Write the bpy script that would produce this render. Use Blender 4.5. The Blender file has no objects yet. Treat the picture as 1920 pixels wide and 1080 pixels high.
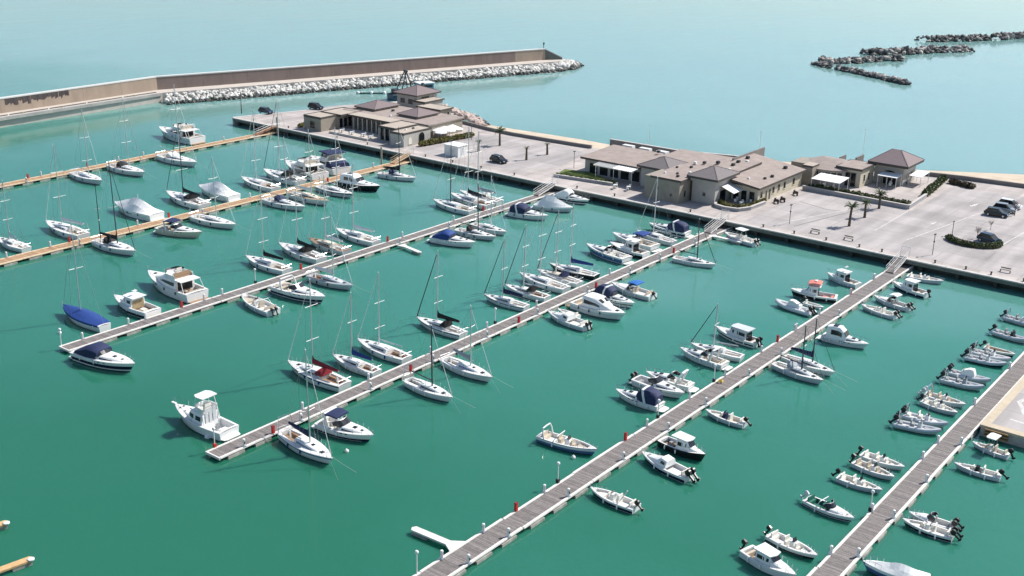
import bpy, math, random
from mathutils import Vector, Matrix
R = math.radians
random.seed(7)
SC = bpy.context.scene
COL = SC.collection

# ------------------------------------------------------------------ camera
# world: X runs along the pontoons towards the quay, Y along the quay, Z up; water at z = 0
CAM_H, FPX = 60.0, 2150.0
_d1 = Vector((2740 - 960, -190 - 540, FPX)).normalized()
_n = _d1.cross(Vector((1, .02, 0))).normalized()
if _n.y > 0: _n = -_n
_ax = (_d1, _n.cross(_d1), _n)                      # world axes in camera coordinates (x right, y down, z forward)
def ray(px, py):
    r = Vector((px - 960, py - 540, FPX)); return Vector((_ax[0].dot(r), _ax[1].dot(r), _ax[2].dot(r)))
def G(px, py, z=0.0):                               # point of the photograph on the level z
    w = ray(px, py); t = (z - CAM_H) / w.z
    return Vector((w.x * t, w.y * t, z))
cd = bpy.data.cameras.new('camera'); cam = bpy.data.objects.new('camera', cd); COL.objects.link(cam)
cx = Vector((_ax[0].x, _ax[1].x, _ax[2].x)); cy = -Vector((_ax[0].y, _ax[1].y, _ax[2].y)); cz = -Vector((_ax[0].z, _ax[1].z, _ax[2].z))
m = Matrix((cx, cy, cz)).transposed().to_4x4(); m.translation = (0, 0, CAM_H)
cam.matrix_world = m
cd.sensor_width = 36; cd.lens = FPX / 1920 * 36; cd.clip_start = 1; cd.clip_end = 20000
SC.camera = cam

# ------------------------------------------------------------------ sky, sun, exposure
SUN_AZ, SUN_EL = R(-27), R(47)
w = bpy.data.worlds.new('World'); SC.world = w; w.use_nodes = True
nt = w.node_tree; bg = nt.nodes['Background']; sky = nt.nodes.new('ShaderNodeTexSky')
sky.sky_type = 'NISHITA'; sky.sun_disc = False; sky.sun_elevation = SUN_EL; sky.sun_rotation = R(90) - SUN_AZ
sky.air_density = 1.0; sky.dust_density = .9; sky.ozone_density = 1.0; sky.altitude = 50
nt.links.new(sky.outputs[0], bg.inputs[0]); bg.inputs[1].default_value = 0.10
sl = bpy.data.lights.new('sun', 'SUN'); sl.energy = 4.5; sl.angle = R(.5); sl.color = (1, .96, .9)
so = bpy.data.objects.new('sun', sl); COL.objects.link(so)
sd = Vector((math.cos(SUN_EL) * math.cos(SUN_AZ), math.cos(SUN_EL) * math.sin(SUN_AZ), math.sin(SUN_EL)))
so.rotation_euler = (-sd).to_track_quat('-Z', 'Y').to_euler(); so.location = sd * 300
SC.view_settings.view_transform = 'Standard'; SC.view_settings.look = 'None'
SC.view_settings.exposure = 0.45; SC.view_settings.gamma = 1; SC.view_settings.use_curve_mapping = False

# ------------------------------------------------------------------ materials
MATS = {}
def mat(name, col, rough=.5, var=.0, scale=4.0, bump=0.0, metal=0.0, island=0.0, spec=.5, col2=None, bscale=None, stretch=None, slabs=None):
    if name in MATS: return MATS[name]
    mt = bpy.data.materials.new(name); mt.use_nodes = True; MATS[name] = mt
    n = mt.node_tree; b = n.nodes['Principled BSDF']; L = n.links
    b.inputs['Roughness'].default_value = rough; b.inputs['Metallic'].default_value = metal
    b.inputs['Specular IOR Level'].default_value = spec
    b.inputs['Base Color'].default_value = (*col, 1)
    tc = n.nodes.new('ShaderNodeTexCoord'); src = tc.outputs['Object']
    if stretch:
        mp = n.nodes.new('ShaderNodeMapping'); mp.inputs['Scale'].default_value = stretch; L.new(src, mp.inputs[0]); src = mp.outputs[0]
    out = None
    if var or col2:
        nz = n.nodes.new('ShaderNodeTexNoise'); nz.inputs['Scale'].default_value = scale; nz.inputs['Detail'].default_value = 5; nz.inputs['Roughness'].default_value = .65
        L.new(src, nz.inputs['Vector'])
        cr = n.nodes.new('ShaderNodeValToRGB'); L.new(nz.outputs[0], cr.inputs[0])
        cr.color_ramp.elements[0].position = .3; cr.color_ramp.elements[1].position = .7
        lo = col2 if col2 else tuple(c * (1 - var) for c in col); hi = tuple(min(1, c * (1 + var)) for c in col)
        cr.color_ramp.elements[0].color = (*lo, 1); cr.color_ramp.elements[1].color = (*hi, 1)
        out = cr.outputs[0]; L.new(out, b.inputs['Base Color'])
    if island:
        gi = n.nodes.new('ShaderNodeNewGeometry'); mr = n.nodes.new('ShaderNodeMapRange')
        mr.inputs['To Min'].default_value = 1 - island; mr.inputs['To Max'].default_value = 1 + island * .6
        L.new(gi.outputs['Random Per Island'], mr.inputs[0])
        mx = n.nodes.new('ShaderNodeMix'); mx.data_type = 'RGBA'; mx.blend_type = 'MULTIPLY'; mx.inputs[0].default_value = 1
        if out: L.new(out, mx.inputs[6])
        else: mx.inputs[6].default_value = (*col, 1)
        L.new(mr.outputs[0], mx.inputs[7]); L.new(mx.outputs[2], b.inputs['Base Color'])
    if slabs:                                            # cast bays of slightly different age, and long worn lanes
        mpb = n.nodes.new('ShaderNodeMapping'); L.new(tc.outputs['Object'], mpb.inputs[0]); mpb.inputs['Rotation'].default_value = (0, 0, R(90))
        bk = n.nodes.new('ShaderNodeTexBrick'); L.new(mpb.outputs[0], bk.inputs['Vector']); bk.inputs['Scale'].default_value = 1; bk.inputs['Brick Width'].default_value = slabs[0]; bk.inputs['Row Height'].default_value = slabs[1]
        bk.inputs['Mortar Size'].default_value = .05; bk.inputs['Color1'].default_value = (.88, .88, .88, 1); bk.inputs['Color2'].default_value = (1.08, 1.07, 1.06, 1); bk.inputs['Mortar'].default_value = (.62, .61, .60, 1)
        mps = n.nodes.new('ShaderNodeMapping'); L.new(tc.outputs['Object'], mps.inputs[0]); mps.inputs['Scale'].default_value = (.05, .5, 1)
        ns = n.nodes.new('ShaderNodeTexNoise'); ns.inputs['Scale'].default_value = 1; ns.inputs['Detail'].default_value = 6; L.new(mps.outputs[0], ns.inputs['Vector'])
        m0 = n.nodes.new('ShaderNodeMapRange'); m0.inputs['From Min'].default_value = .3; m0.inputs['From Max'].default_value = .7; m0.inputs['To Min'].default_value = .82; m0.inputs['To Max'].default_value = 1.1; L.new(ns.outputs[0], m0.inputs[0])
        x1 = n.nodes.new('ShaderNodeMix'); x1.data_type = 'RGBA'; x1.blend_type = 'MULTIPLY'; x1.inputs[0].default_value = 1; L.new(out, x1.inputs[6]); L.new(bk.outputs[0], x1.inputs[7])
        x2 = n.nodes.new('ShaderNodeMix'); x2.data_type = 'RGBA'; x2.blend_type = 'MULTIPLY'; x2.inputs[0].default_value = 1; L.new(x1.outputs[2], x2.inputs[6]); L.new(m0.outputs[0], x2.inputs[7]); L.new(x2.outputs[2], b.inputs['Base Color'])
    if bump:
        nb = n.nodes.new('ShaderNodeTexNoise'); nb.inputs['Scale'].default_value = bscale or scale * 3; nb.inputs['Detail'].default_value = 4
        L.new(src, nb.inputs['Vector']); bp = n.nodes.new('ShaderNodeBump'); bp.inputs['Strength'].default_value = bump; bp.inputs['Distance'].default_value = .05
        L.new(nb.outputs[0], bp.inputs['Height']); L.new(bp.outputs[0], b.inputs['Normal'])
    return mt
WHITE = mat('gelcoat_white', (.78, .78, .76), .22, .05, 1.2)
OFFW = mat('nonskid_white', (.70, .69, .66), .55, .10, 2.5)
CREAM = mat('gelcoat_cream', (.66, .60, .48), .3, .07, 1.5)
LGREY = mat('gelcoat_grey', (.56, .58, .60), .35, .08, 1.5)
NAVYH = mat('gelcoat_navy', (.012, .018, .045), .15, .1, 1)
BLACKH = mat('gelcoat_black', (.014, .015, .018), .2, .1, 1)
BLUEH = mat('gelcoat_blue', (.10, .17, .33), .2, .08, 1)
TEAK = mat('teak', (.30, .19, .11), .6, .22, 3, stretch=(1, 8, 1))
GLASS = mat('tinted_glass', (.015, .019, .024), .08, .2, 2)
ALU = mat('aluminium', (.62, .63, .64), .35, .06, 1, metal=.7)
STEEL = mat('stainless_steel', (.62, .63, .65), .25, .04, 3, metal=.9)
DMAST = mat('dark_mast', (.035, .035, .038), .4, .1, 2)
ROPE = mat('rope', (.45, .42, .36), .8, .1, 10)
WIRE = mat('rigging_wire', (.32, .33, .34), .4, .05, 10, metal=.5)
NAVY = mat('canvas_navy', (.012, .022, .075), .75, .2, 2.5, bump=.3)
BLUE = mat('canvas_blue', (.010, .045, .21), .7, .2, 2.5, bump=.3)
SKYB = mat('canvas_sky_blue', (.015, .13, .42), .7, .2, 2.5, bump=.3)
BLACKC = mat('canvas_black', (.012, .012, .014), .75, .2, 2.5, bump=.3)
GREYC = mat('canvas_grey', (.33, .36, .39), .75, .12, 2.5, bump=.3)
WHITEC = mat('canvas_white', (.80, .80, .78), .7, .07, 2.0, bump=.35)
REDC = mat('canvas_red', (.26, .016, .028), .75, .2, 2.5, bump=.3)
SALMON = mat('canvas_coral', (.62, .20, .16), .75, .12, 2.5, bump=.3)
GREENI = mat('green_liner', (.015, .14, .10), .6, .2, 3)
SEATW = mat('vinyl_white', (.72, .69, .62), .5, .08, 3)
SEATB = mat('vinyl_tan', (.50, .43, .34), .55, .12, 3)
SEATG = mat('vinyl_grey', (.28, .29, .30), .55, .12, 3)
TUBEG = mat('hypalon_grey', (.50, .53, .56), .55, .1, 2)
TUBEW = mat('hypalon_white', (.66, .67, .67), .5, .08, 2)
BLACK = mat('black_plastic', (.012, .012, .013), .35, .15, 4)
RUBBER = mat('rubber', (.02, .02, .02), .8, .2, 5)
RED = mat('red_paint', (.50, .02, .02), .4, .15, 3)
ORANGE = mat('orange_plastic', (.75, .16, .03), .5, .1, 3)
YELLOW = mat('yellow_hose', (.72, .48, .04), .5, .1, 3)
ANTIF = mat('antifouling_dark', (.03, .05, .07), .7, .25, 3)
CONC = mat('concrete', (.38, .36, .34), .85, .16, .6, bump=.3, bscale=6)
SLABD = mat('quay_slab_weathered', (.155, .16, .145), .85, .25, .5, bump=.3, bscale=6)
CONCD = mat('concrete_recess_shade', (.035, .04, .035), .7, .3, .8, bump=.3, bscale=6, col2=(.02, .026, .02))  # near black: the shade under the deck slab is put into the colour
COPE = mat('coping_stone', (.50, .47, .44), .8, .12, 1.2, bump=.2)
PAVE = mat('pavers', (.44, .395, .37), .85, .16, .16, bump=.15, bscale=8, slabs=(6.0, 3.0))
ASPH = mat('asphalt_pale', (.385, .355, .345), .9, .16, .13, bump=.2, bscale=10, slabs=(14.0, 6.0))
LINE = mat('road_paint', (.56, .54, .51), .85, .3, 1.2)
SAND = mat('sand', (.52, .44, .34), .95, .10, .25, bump=.3, bscale=2, col2=(.44, .36, .27))
STUCCO = mat('stucco_cream', (.52, .47, .36), .85, .09, .8, bump=.2)
STUCCOT = mat('stucco_tan', (.30, .265, .215), .85, .12, .8, bump=.2)
STUCCOG = mat('stucco_pale', (.43, .41, .375), .85, .08, .8, bump=.2)
ROOFP = mat('roof_membrane_pink', (.315, .258, .228), .9, .16, .7, bump=.4, bscale=5)
ROOFD = mat('roof_tiles_mauve', (.20, .155, .155), .8, .14, 2.5, bump=.4, stretch=(1, 1, 3))
ROOFF = mat('flat_roof_beige', (.42, .36, .30), .9, .12, .5, bump=.2)
FASC = mat('fascia_dark', (.07, .062, .055), .7, .2, 2)
METALW = mat('white_steel', (.72, .72, .70), .45, .06, 2)
VENT = mat('vent_dark', (.03, .03, .032), .6, .2, 3)
PLANK = mat('deck_planks_grey', (.205, .182, .172), .8, .2, 3, island=.28)
PLANKY = mat('deck_planks_ochre', (.42, .26, .15), .8, .2, 3, island=.25)
BEAMW = mat('pontoon_edge_white', (.70, .665, .62), .7, .16, 2.0)
FINGY = mat('finger_ochre', (.56, .36, .17), .75, .16, 2.0)
BEAMY = mat('pontoon_edge_ochre', (.68, .54, .36), .75, .14, 2.0)
FLOATM = mat('float_concrete', (.34, .33, .30), .85, .2, 1.2, col2=(.16, .17, .14))
TRUNK = mat('palm_bark', (.10, .075, .055), .9, .3, 6, bump=.5)
FROND = mat('palm_leaf', (.055, .085, .025), .6, .3, 3, island=.3)
LEAF = mat('hedge_leaf', (.07, .10, .028), .65, .2, 2, island=.45)
LEAFY = mat('hedge_leaf_yellow', (.20, .185, .045), .65, .2, 2, island=.4)
LEAFR = mat('shrub_leaf_brown', (.075, .055, .028), .65, .2, 2, island=.45)
GRASS = mat('lawn', (.11, .15, .03), .9, .3, 1.5, bump=.6, bscale=12)
ROCKW = mat('rock_white', (.62, .60, .56), .9, .14, 1.2, bump=.5, island=.22)
ROCKL = mat('rock_speckled', (.40, .37, .34), .9, .3, 1.2, bump=.5, island=.4)
ROCKD = mat('rock_dark', (.125, .120, .118), .9, .3, 1.2, bump=.5, island=.5)
ROCKP = mat('rock_pink', (.46, .37, .33), .9, .16, 1.2, bump=.5, island=.2)
ROCKWET = mat('rock_wet', (.05, .052, .045), .6, .25, 1.5, bump=.5, island=.3)
WALLB = mat('mole_wall_brown', (.215, .165, .145), .9, .16, .35, bump=.3, bscale=5, stretch=(1, 1, .35))
WALLT = mat('mole_wall_tan', (.34, .265, .205), .9, .14, .35, bump=.3, bscale=5, stretch=(1, 1, .35))
WALLS = mat('mole_wall_stain', (.075, .06, .06), .9, .4, 1.2, stretch=(1, 1, .15))
CAPW = mat('mole_wall_cap', (.60, .60, .57), .8, .08, 1)
BARK = mat('bare_branches', (.17, .13, .11), .9, .2, 5)
STONEP = mat('promenade', (.50, .45, .40), .85, .10, .5, bump=.2)
CARK = mat('car_paint_black', (.010, .012, .016), .12, .1, 1)
CARW = mat('car_paint_white', (.72, .73, .74), .15, .03, 1)
CARS = mat('car_paint_silver', (.33, .35, .37), .2, .05, 1, metal=.4)
CARB = mat('car_paint_blue', (.018, .034, .062), .12, .1, 1)
LAMPG = mat('headlight_glass', (.7, .72, .74), .1, .03, 3)

def water_material():
    mt = bpy.data.materials.new('sea_water'); mt.use_nodes = True; n = mt.node_tree; L = n.links; b = n.nodes['Principled BSDF']
    tc = n.nodes.new('ShaderNodeTexCoord'); ob = tc.outputs['Object']
    sx = n.nodes.new('ShaderNodeSeparateXYZ'); L.new(ob, sx.inputs[0])
    big = n.nodes.new('ShaderNodeTexNoise'); big.inputs['Scale'].default_value = .016; big.inputs['Detail'].default_value = 4; L.new(ob, big.inputs['Vector'])
    # silt and depth, with far haze and sky sheen painted in: clear deep basin near the open end, shallower and milkier towards the quay and the beach
    ad = n.nodes.new('ShaderNodeMath'); ad.operation = 'MULTIPLY_ADD'; L.new(big.outputs[0], ad.inputs[0]); ad.inputs[1].default_value = 120; L.new(sx.outputs[0], ad.inputs[2])
    y1 = n.nodes.new('ShaderNodeMath'); y1.operation = 'MULTIPLY_ADD'; L.new(sx.outputs[1], y1.inputs[0]); y1.inputs[1].default_value = .12; L.new(ad.outputs[0], y1.inputs[2])
    mr = n.nodes.new('ShaderNodeMapRange'); L.new(y1.outputs[0], mr.inputs[0]); mr.inputs['From Min'].default_value = 128; mr.inputs['From Max'].default_value = 335
    cr = n.nodes.new('ShaderNodeValToRGB'); L.new(mr.outputs[0], cr.inputs[0])
    e = cr.color_ramp.elements; e[0].position = 0; e[0].color = (.019, .134, .083, 1); e[1].position = 1; e[1].color = (.195, .350, .335, 1)
    k = cr.color_ramp.elements.new(.40); k.color = (.039, .194, .148, 1)
    L.new(cr.outputs[0], b.inputs['Base Color'])
    mt.use_nodes = True; b.subsurface_method = 'BURLEY'; b.inputs['Subsurface Weight'].default_value = .85; b.inputs['Subsurface Radius'].default_value = (.7, 1.8, 1.5); b.inputs['Subsurface Scale'].default_value = .65
    b.inputs['Roughness'].default_value = .07; b.inputs['IOR'].default_value = 1.33
    hs = None
    for sc, amp, st in ((.35, .10, (1, 1.6, 1)), (1.3, .035, (1, 1.4, 1)), (.07, .16, (1, 2.2, 1))):
        mp = n.nodes.new('ShaderNodeMapping'); mp.inputs['Scale'].default_value = st; mp.inputs['Rotation'].default_value = (0, 0, R(24)); L.new(ob, mp.inputs[0])
        nz = n.nodes.new('ShaderNodeTexNoise'); nz.inputs['Scale'].default_value = sc; nz.inputs['Detail'].default_value = 3; L.new(mp.outputs[0], nz.inputs['Vector'])
        ml = n.nodes.new('ShaderNodeMath'); ml.operation = 'MULTIPLY'; ml.inputs[1].default_value = amp; L.new(nz.outputs[0], ml.inputs[0])
        if hs is None: hs = ml.outputs[0]
        else:
            a2 = n.nodes.new('ShaderNodeMath'); a2.operation = 'ADD'; L.new(hs, a2.inputs[0]); L.new(ml.outputs[0], a2.inputs[1]); hs = a2.outputs[0]
    pt = n.nodes.new('ShaderNodeTexNoise'); pt.inputs['Scale'].default_value = .03; pt.inputs['Detail'].default_value = 3; L.new(ob, pt.inputs['Vector'])      # gusts: calm and ruffled patches
    pm = n.nodes.new('ShaderNodeMapRange'); pm.inputs['From Min'].default_value = .35; pm.inputs['From Max'].default_value = .65; pm.inputs['To Min'].default_value = .35; pm.inputs['To Max'].default_value = 1.5; L.new(pt.outputs[0], pm.inputs[0])
    hm = n.nodes.new('ShaderNodeMath'); hm.operation = 'MULTIPLY'; L.new(hs, hm.inputs[0]); L.new(pm.outputs[0], hm.inputs[1]); hs = hm.outputs[0]
    bp = n.nodes.new('ShaderNodeBump'); bp.inputs['Strength'].default_value = .32; bp.inputs['Distance'].default_value = 1.0
    L.new(hs, bp.inputs['Height']); L.new(bp.outputs[0], b.inputs['Normal'])
    return mt
WATER = water_material()

# ------------------------------------------------------------------ mesh helpers
class MB:
    def __init__(s): s.v = []; s.f = []; s.m = []
    def add(s, vs, fs, m=0):
        o = len(s.v); s.v += [tuple(v) for v in vs]; s.f += [tuple(i + o for i in f) for f in fs]
        s.m += (list(m) if isinstance(m, (list, tuple)) else [m] * len(fs)); return s
    def box(s, x0, x1, y0, y1, z0, z1, m=0, ti=0.0):
        s.add([(x0, y0, z0), (x1, y0, z0), (x1, y1, z0), (x0, y1, z0), (x0 + ti, y0 + ti, z1), (x1 - ti, y0 + ti, z1), (x1 - ti, y1 - ti, z1), (x0 + ti, y1 - ti, z1)],
              [(3, 2, 1, 0), (4, 5, 6, 7), (0, 1, 5, 4), (1, 2, 6, 5), (2, 3, 7, 6), (3, 0, 4, 7)], m); return s
    def bar(s, a, b, w, h, m=0):                                # box along a-b, w wide, h high
        a = Vector(a); b = Vector(b); d = (b - a).normalized(); sd_ = Vector((-d.y, d.x, 0))
        if sd_.length < 1e-4: sd_ = Vector((1, 0, 0))
        sd_.normalize(); up = d.cross(sd_) * -1
        if up.z < 0: up = -up
        sd_ *= w / 2; up *= h / 2
        vs = [a - sd_ - up, a + sd_ - up, a + sd_ + up, a - sd_ + up, b - sd_ - up, b + sd_ - up, b + sd_ + up, b - sd_ + up]
        s.add(vs, [(0, 1, 2, 3), (7, 6, 5, 4), (0, 4, 5, 1), (1, 5, 6, 2), (2, 6, 7, 3), (3, 7, 4, 0)], m); return s
    def loft(s, rings, closed=True, caps=(True, True), m=0):
        n = len(rings[0]); vs = [p for r_ in rings for p in r_]; fs = []; ms = []
        for i in range(len(rings) - 1):
            for j in range(n if closed else n - 1):
                k = (j + 1) % n; fs.append((i * n + j, i * n + k, (i + 1) * n + k, (i + 1) * n + j)); ms.append(m[j] if isinstance(m, list) else m)
        c = m[0] if isinstance(m, list) else m
        if caps[0]: fs.append(tuple(range(n - 1, -1, -1))); ms.append(c)
        if caps[1]: fs.append(tuple((len(rings) - 1) * n + j for j in range(n))); ms.append(c)
        s.add(vs, fs, ms); return s
    def tube(s, pts, r, n=5, m=0, r1=None):
        pts = [Vector(p) for p in pts]; rings = []
        for i, p in enumerate(pts):
            d = (pts[min(i + 1, len(pts) - 1)] - pts[max(i - 1, 0)]).normalized()
            a = d.cross(Vector((0, 0, 1)))
            if a.length < 1e-3: a = Vector((1, 0, 0))
            a.normalize(); b_ = d.cross(a); rr = r if r1 is None else r + (r1 - r) * i / (len(pts) - 1)
            rings.append([p + a * rr * math.cos(2 * math.pi * j / n) + b_ * rr * math.sin(2 * math.pi * j / n) for j in range(n)])
        return s.loft(rings, True, (True, True), m)
    def sph(s, c, r, m=0, n=8, sq=1.0):
        c = Vector(c); rings = []
        for i in range(1, n // 2 + 1):
            a = math.pi * i / (n // 2 + 1)
            rings.append([(c.x + r * math.sin(a) * math.cos(2 * math.pi * j / n), c.y + r * math.sin(a) * math.sin(2 * math.pi * j / n), c.z + r * sq * math.cos(a)) for j in range(n)])
        return s.loft(rings, True, (True, True), m)
    def prism(s, poly, z0, z1, m=0, mside=None):
        n = len(poly); vs = [(p[0], p[1], z0) for p in poly] + [(p[0], p[1], z1) for p in poly]
        fs = [tuple(range(n - 1, -1, -1)), tuple(range(n, 2 * n))] + [(i, (i + 1) % n, n + (i + 1) % n, n + i) for i in range(n)]
        s.add(vs, fs, [m, m] + [m if mside is None else mside] * n); return s
    def mesh(s, name, mats, smooth=False):
        me = bpy.data.meshes.new(name); me.from_pydata(s.v, [], s.f)
        for mm in (mats if isinstance(mats, (list, tuple)) else [mats]): me.materials.append(mm)
        me.polygons.foreach_set('material_index', s.m)
        if smooth:
            me.polygons.foreach_set('use_smooth', [True] * len(me.polygons)); me.set_sharp_from_angle(angle=R(40))
        me.update(); return me
    def build(s, name, mats, parent=None, smooth=False):
        return link(name, s.mesh(name, mats, smooth), parent)
def link(name, me, parent=None, loc=None, rot=None):
    o = bpy.data.objects.new(name, me); COL.objects.link(o)
    if parent: o.parent = parent
    if loc is not None: o.location = loc
    if rot is not None: o.rotation_euler = rot
    return o
def tag(o, label=None, cat=None, group=None, kind=None):
    if label: o['label'] = label
    if cat: o['category'] = cat
    if group: o['group'] = group
    if kind: o['kind'] = kind
    return o
def thing(name, label, cat, loc=(0, 0, 0), rz=0.0, group=None):
    o = bpy.data.objects.new(name, None); COL.objects.link(o); o.location = loc; o.rotation_euler = (0, 0, rz); o.empty_display_size = .5
    return tag(o, label, cat, group)
def copy_tree(o, loc=None, rz=None, label=None):
    c = o.copy(); COL.objects.link(c)
    if loc is not None: c.location = loc
    if rz is not None: c.rotation_euler = (0, 0, rz)
    if label: c['label'] = label
    for ch in list(o.children):
        d = ch.copy(); COL.objects.link(d); d.parent = c
        for g in list(ch.children):
            e = g.copy(); COL.objects.link(e); e.parent = d
    return c
def lerp(a, b, t): return a + (b - a) * t
PN = {1: 'the farthest yellow pontoon', 2: 'the second yellow pontoon', 3: 'the upper grey pontoon', 4: 'the middle grey pontoon', 5: 'the long lower grey pontoon', 6: 'the right-hand pontoon'}
PY = {1: (216.9, 1.4), 2: (172.1, 1.4), 3: (132.1, 1.3), 4: (93.35, 1.32), 5: (59.65, 1.42), 6: (32.1, 1.32)}
# ------------------------------------------------------------------ setting: sea, land, quay, beach
Q = 1.8                                                   # level of the quay
mb = MB(); mb.add([(-600, -3500, 0), (9000, -3500, 0), (9000, 7000, 0), (-600, 7000, 0)], [(0, 1, 2, 3)])
tag(mb.build('sea', WATER), kind='structure')
LAND = [(184.6, 233.2), (200, 228.6), (214, 226), (230, 217.2), (234, 206), (231, 197), (222, 189.5), (218.3, 181), (216.3, 171), (216.8, 160), (217.3, 148), (218.6, 141), (219, 122), (224.4, 106),
        (232, 100), (240, 90), (244, 82), (247, 70), (248.5, 58), (250, 30), (252, -20), (256, -120), (184.6, -120)]
mb = MB(); mb.prism(LAND, Q - 1.0, Q, 0, 1); tag(mb.build('quay_ground', [PAVE, CONC]), kind='structure')
# parking asphalt, 4 mm above the paving
mb = MB(); mb.prism([(186.4, 90.5), (186.4, -110), (243, -110), (241, 20), (240, 57), (238.6, 69.4), (214.3, 69.6), (214.4, 91)], Q - .3, Q + .004)
tag(mb.build('parking_ground', ASPH), kind='structure')
mb = MB(); mb.prism([(188, 176), (188, 146.5), (196, 140.5), (212, 143), (214.6, 152), (213.6, 168), (211, 174)], Q - .3, Q + .004)
tag(mb.build('forecourt_ground', ASPH), kind='structure')
# sea wall of the quay: deck slab on a recessed wall with piles
quay = thing('quay_wall', 'long grey concrete quay wall with pale coping that the pontoons lead to', 'quay wall', (184, 56.5, 0)); 
MBq = MB()
y = 233.0
while y > -118:
    y2 = max(-118, y - 12.0)
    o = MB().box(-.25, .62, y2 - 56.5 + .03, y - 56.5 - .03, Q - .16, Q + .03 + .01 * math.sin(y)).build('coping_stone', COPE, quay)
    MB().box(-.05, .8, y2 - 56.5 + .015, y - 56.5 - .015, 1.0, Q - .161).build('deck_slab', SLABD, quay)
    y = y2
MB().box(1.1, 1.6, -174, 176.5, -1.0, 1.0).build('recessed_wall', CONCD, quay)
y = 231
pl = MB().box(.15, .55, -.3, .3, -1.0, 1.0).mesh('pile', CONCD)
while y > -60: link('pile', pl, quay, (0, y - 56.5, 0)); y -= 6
# west face of the quay tip
e = MB(); e.add([(184.0, 233.1, -1), (231, 217.4, -1), (231, 217.4, Q - .01), (184.0, 233.1, Q - .01), (184.0, 232.6, -1), (231, 216.9, -1), (231, 216.9, Q - .01), (184.0, 232.6, Q - .01)],
               [(0, 3, 2, 1), (4, 5, 6, 7), (3, 7, 6, 2), (0, 4, 7, 3), (1, 2, 6, 5), (0, 1, 5, 4)])
e.v = [(a - 184, b - 56.5, c) for a, b, c in e.v]; e.build('tip_wall', CONC, quay)
cp = MB(); 
for i in range(4):
    a = Vector((184.3, 233.25, 0)).lerp(Vector((231, 217.55, 0)), i / 4); b = Vector((184.3, 233.25, 0)).lerp(Vector((231, 217.55, 0)), (i + 1) / 4)
    k = MB().bar((a.x - 184, a.y - 56.5, Q - .06), (b.x - 184, b.y - 56.5, Q - .06), .8, .22); k.build('coping_stone', COPE, quay)
# beach
BI = [(217.4, 189.6), (216.2, 171), (216.6, 160), (217.2, 148), (218.4, 141), (219, 122), (224.2, 106), (232, 100), (240, 90), (244, 82), (247, 70), (248.5, 58), (250, 30), (252, -20), (256, -120)]
BO = [(228.5, 190.5), (229.6, 178), (230.0, 168), (230.3, 158), (230.8, 149), (233.5, 134), (239.5, 117), (246, 103), (252, 92), (258, 81), (263, 72), (269, 63), (281, 30), (295, -20), (315, -120)]
vs = []; fs = []
for i, (p, q) in enumerate(zip(BI, BO)):
    for k, z in ((-.02, 1.0), (.25, .95), (.5, .75), (.75, .4), (.95, .06), (1.12, -.3)):
        j = .5 * math.sin(i * 1.7 + k * 3) * (k > 0); vs.append((lerp(p[0], q[0], k) + j, lerp(p[1], q[1], k), z))
for i in range(len(BI) - 1):
    for k in range(5): fs.append((i * 6 + k, i * 6 + k + 1, i * 6 + k + 7, i * 6 + k + 6))
tag(MB().add(vs, fs).build('beach', SAND, None, True), kind='structure')
def wall_run(name, label, pts, z0, z1, th, m, cap=None, parts='wall_segment', cat='wall', step=8.0, zs=None):
    t_ = thing(name, label, cat, (pts[0][0], pts[0][1], z0))
    for i in range(len(pts) - 1):
        a = Vector((pts[i][0], pts[i][1], 0)); b = Vector((pts[i + 1][0], pts[i + 1][1], 0)); n = max(1, round((b - a).length / step))
        for k in range(n):
            p = a.lerp(b, k / n) - Vector((pts[0][0], pts[0][1], 0)); q = a.lerp(b, (k + 1) / n) - Vector((pts[0][0], pts[0][1], 0)); g_ = (q - p).normalized() * .012
            MB().bar(p + g_ + Vector((0, 0, (z1 - z0) / 2)), q - g_ + Vector((0, 0, (z1 - z0) / 2)), th, z1 - z0).build(parts, m, t_)
            if cap: MB().bar(p + g_ + Vector((0, 0, z1 - z0 + .061)), q - g_ + Vector((0, 0, z1 - z0 + .061)), th + .16, .12).build('wall_cap', cap, t_)
    return t_
GREYW = mat('garden_wall_grey', (.20, .185, .175), .85, .12, .7, bump=.2)
wall_run('beach_wall', 'low dark grey wall between the paved forecourt and the beach', [(218.6, 186), (216.6, 176), (215.9, 168), (216.3, 158), (216.8, 149), (217.2, 145.5)], Q - .8, Q + .75, .5, GREYW)
wall_run('sea_wall', 'high grey wall with pale top behind the long restaurant roof', [(218.0, 141), (218.5, 123), (224, 106.3)], Q - .8, Q + 2.7, .45, GREYW, COPE)
wall_run('beach_wall', 'low grey wall between the parking ground and the sandy beach', [(240.6, 89), (243.4, 81.5), (246.4, 70), (248, 58), (249.6, 30), (251.5, -20)], Q - .8, Q + .85, .5, GREYW)

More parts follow.
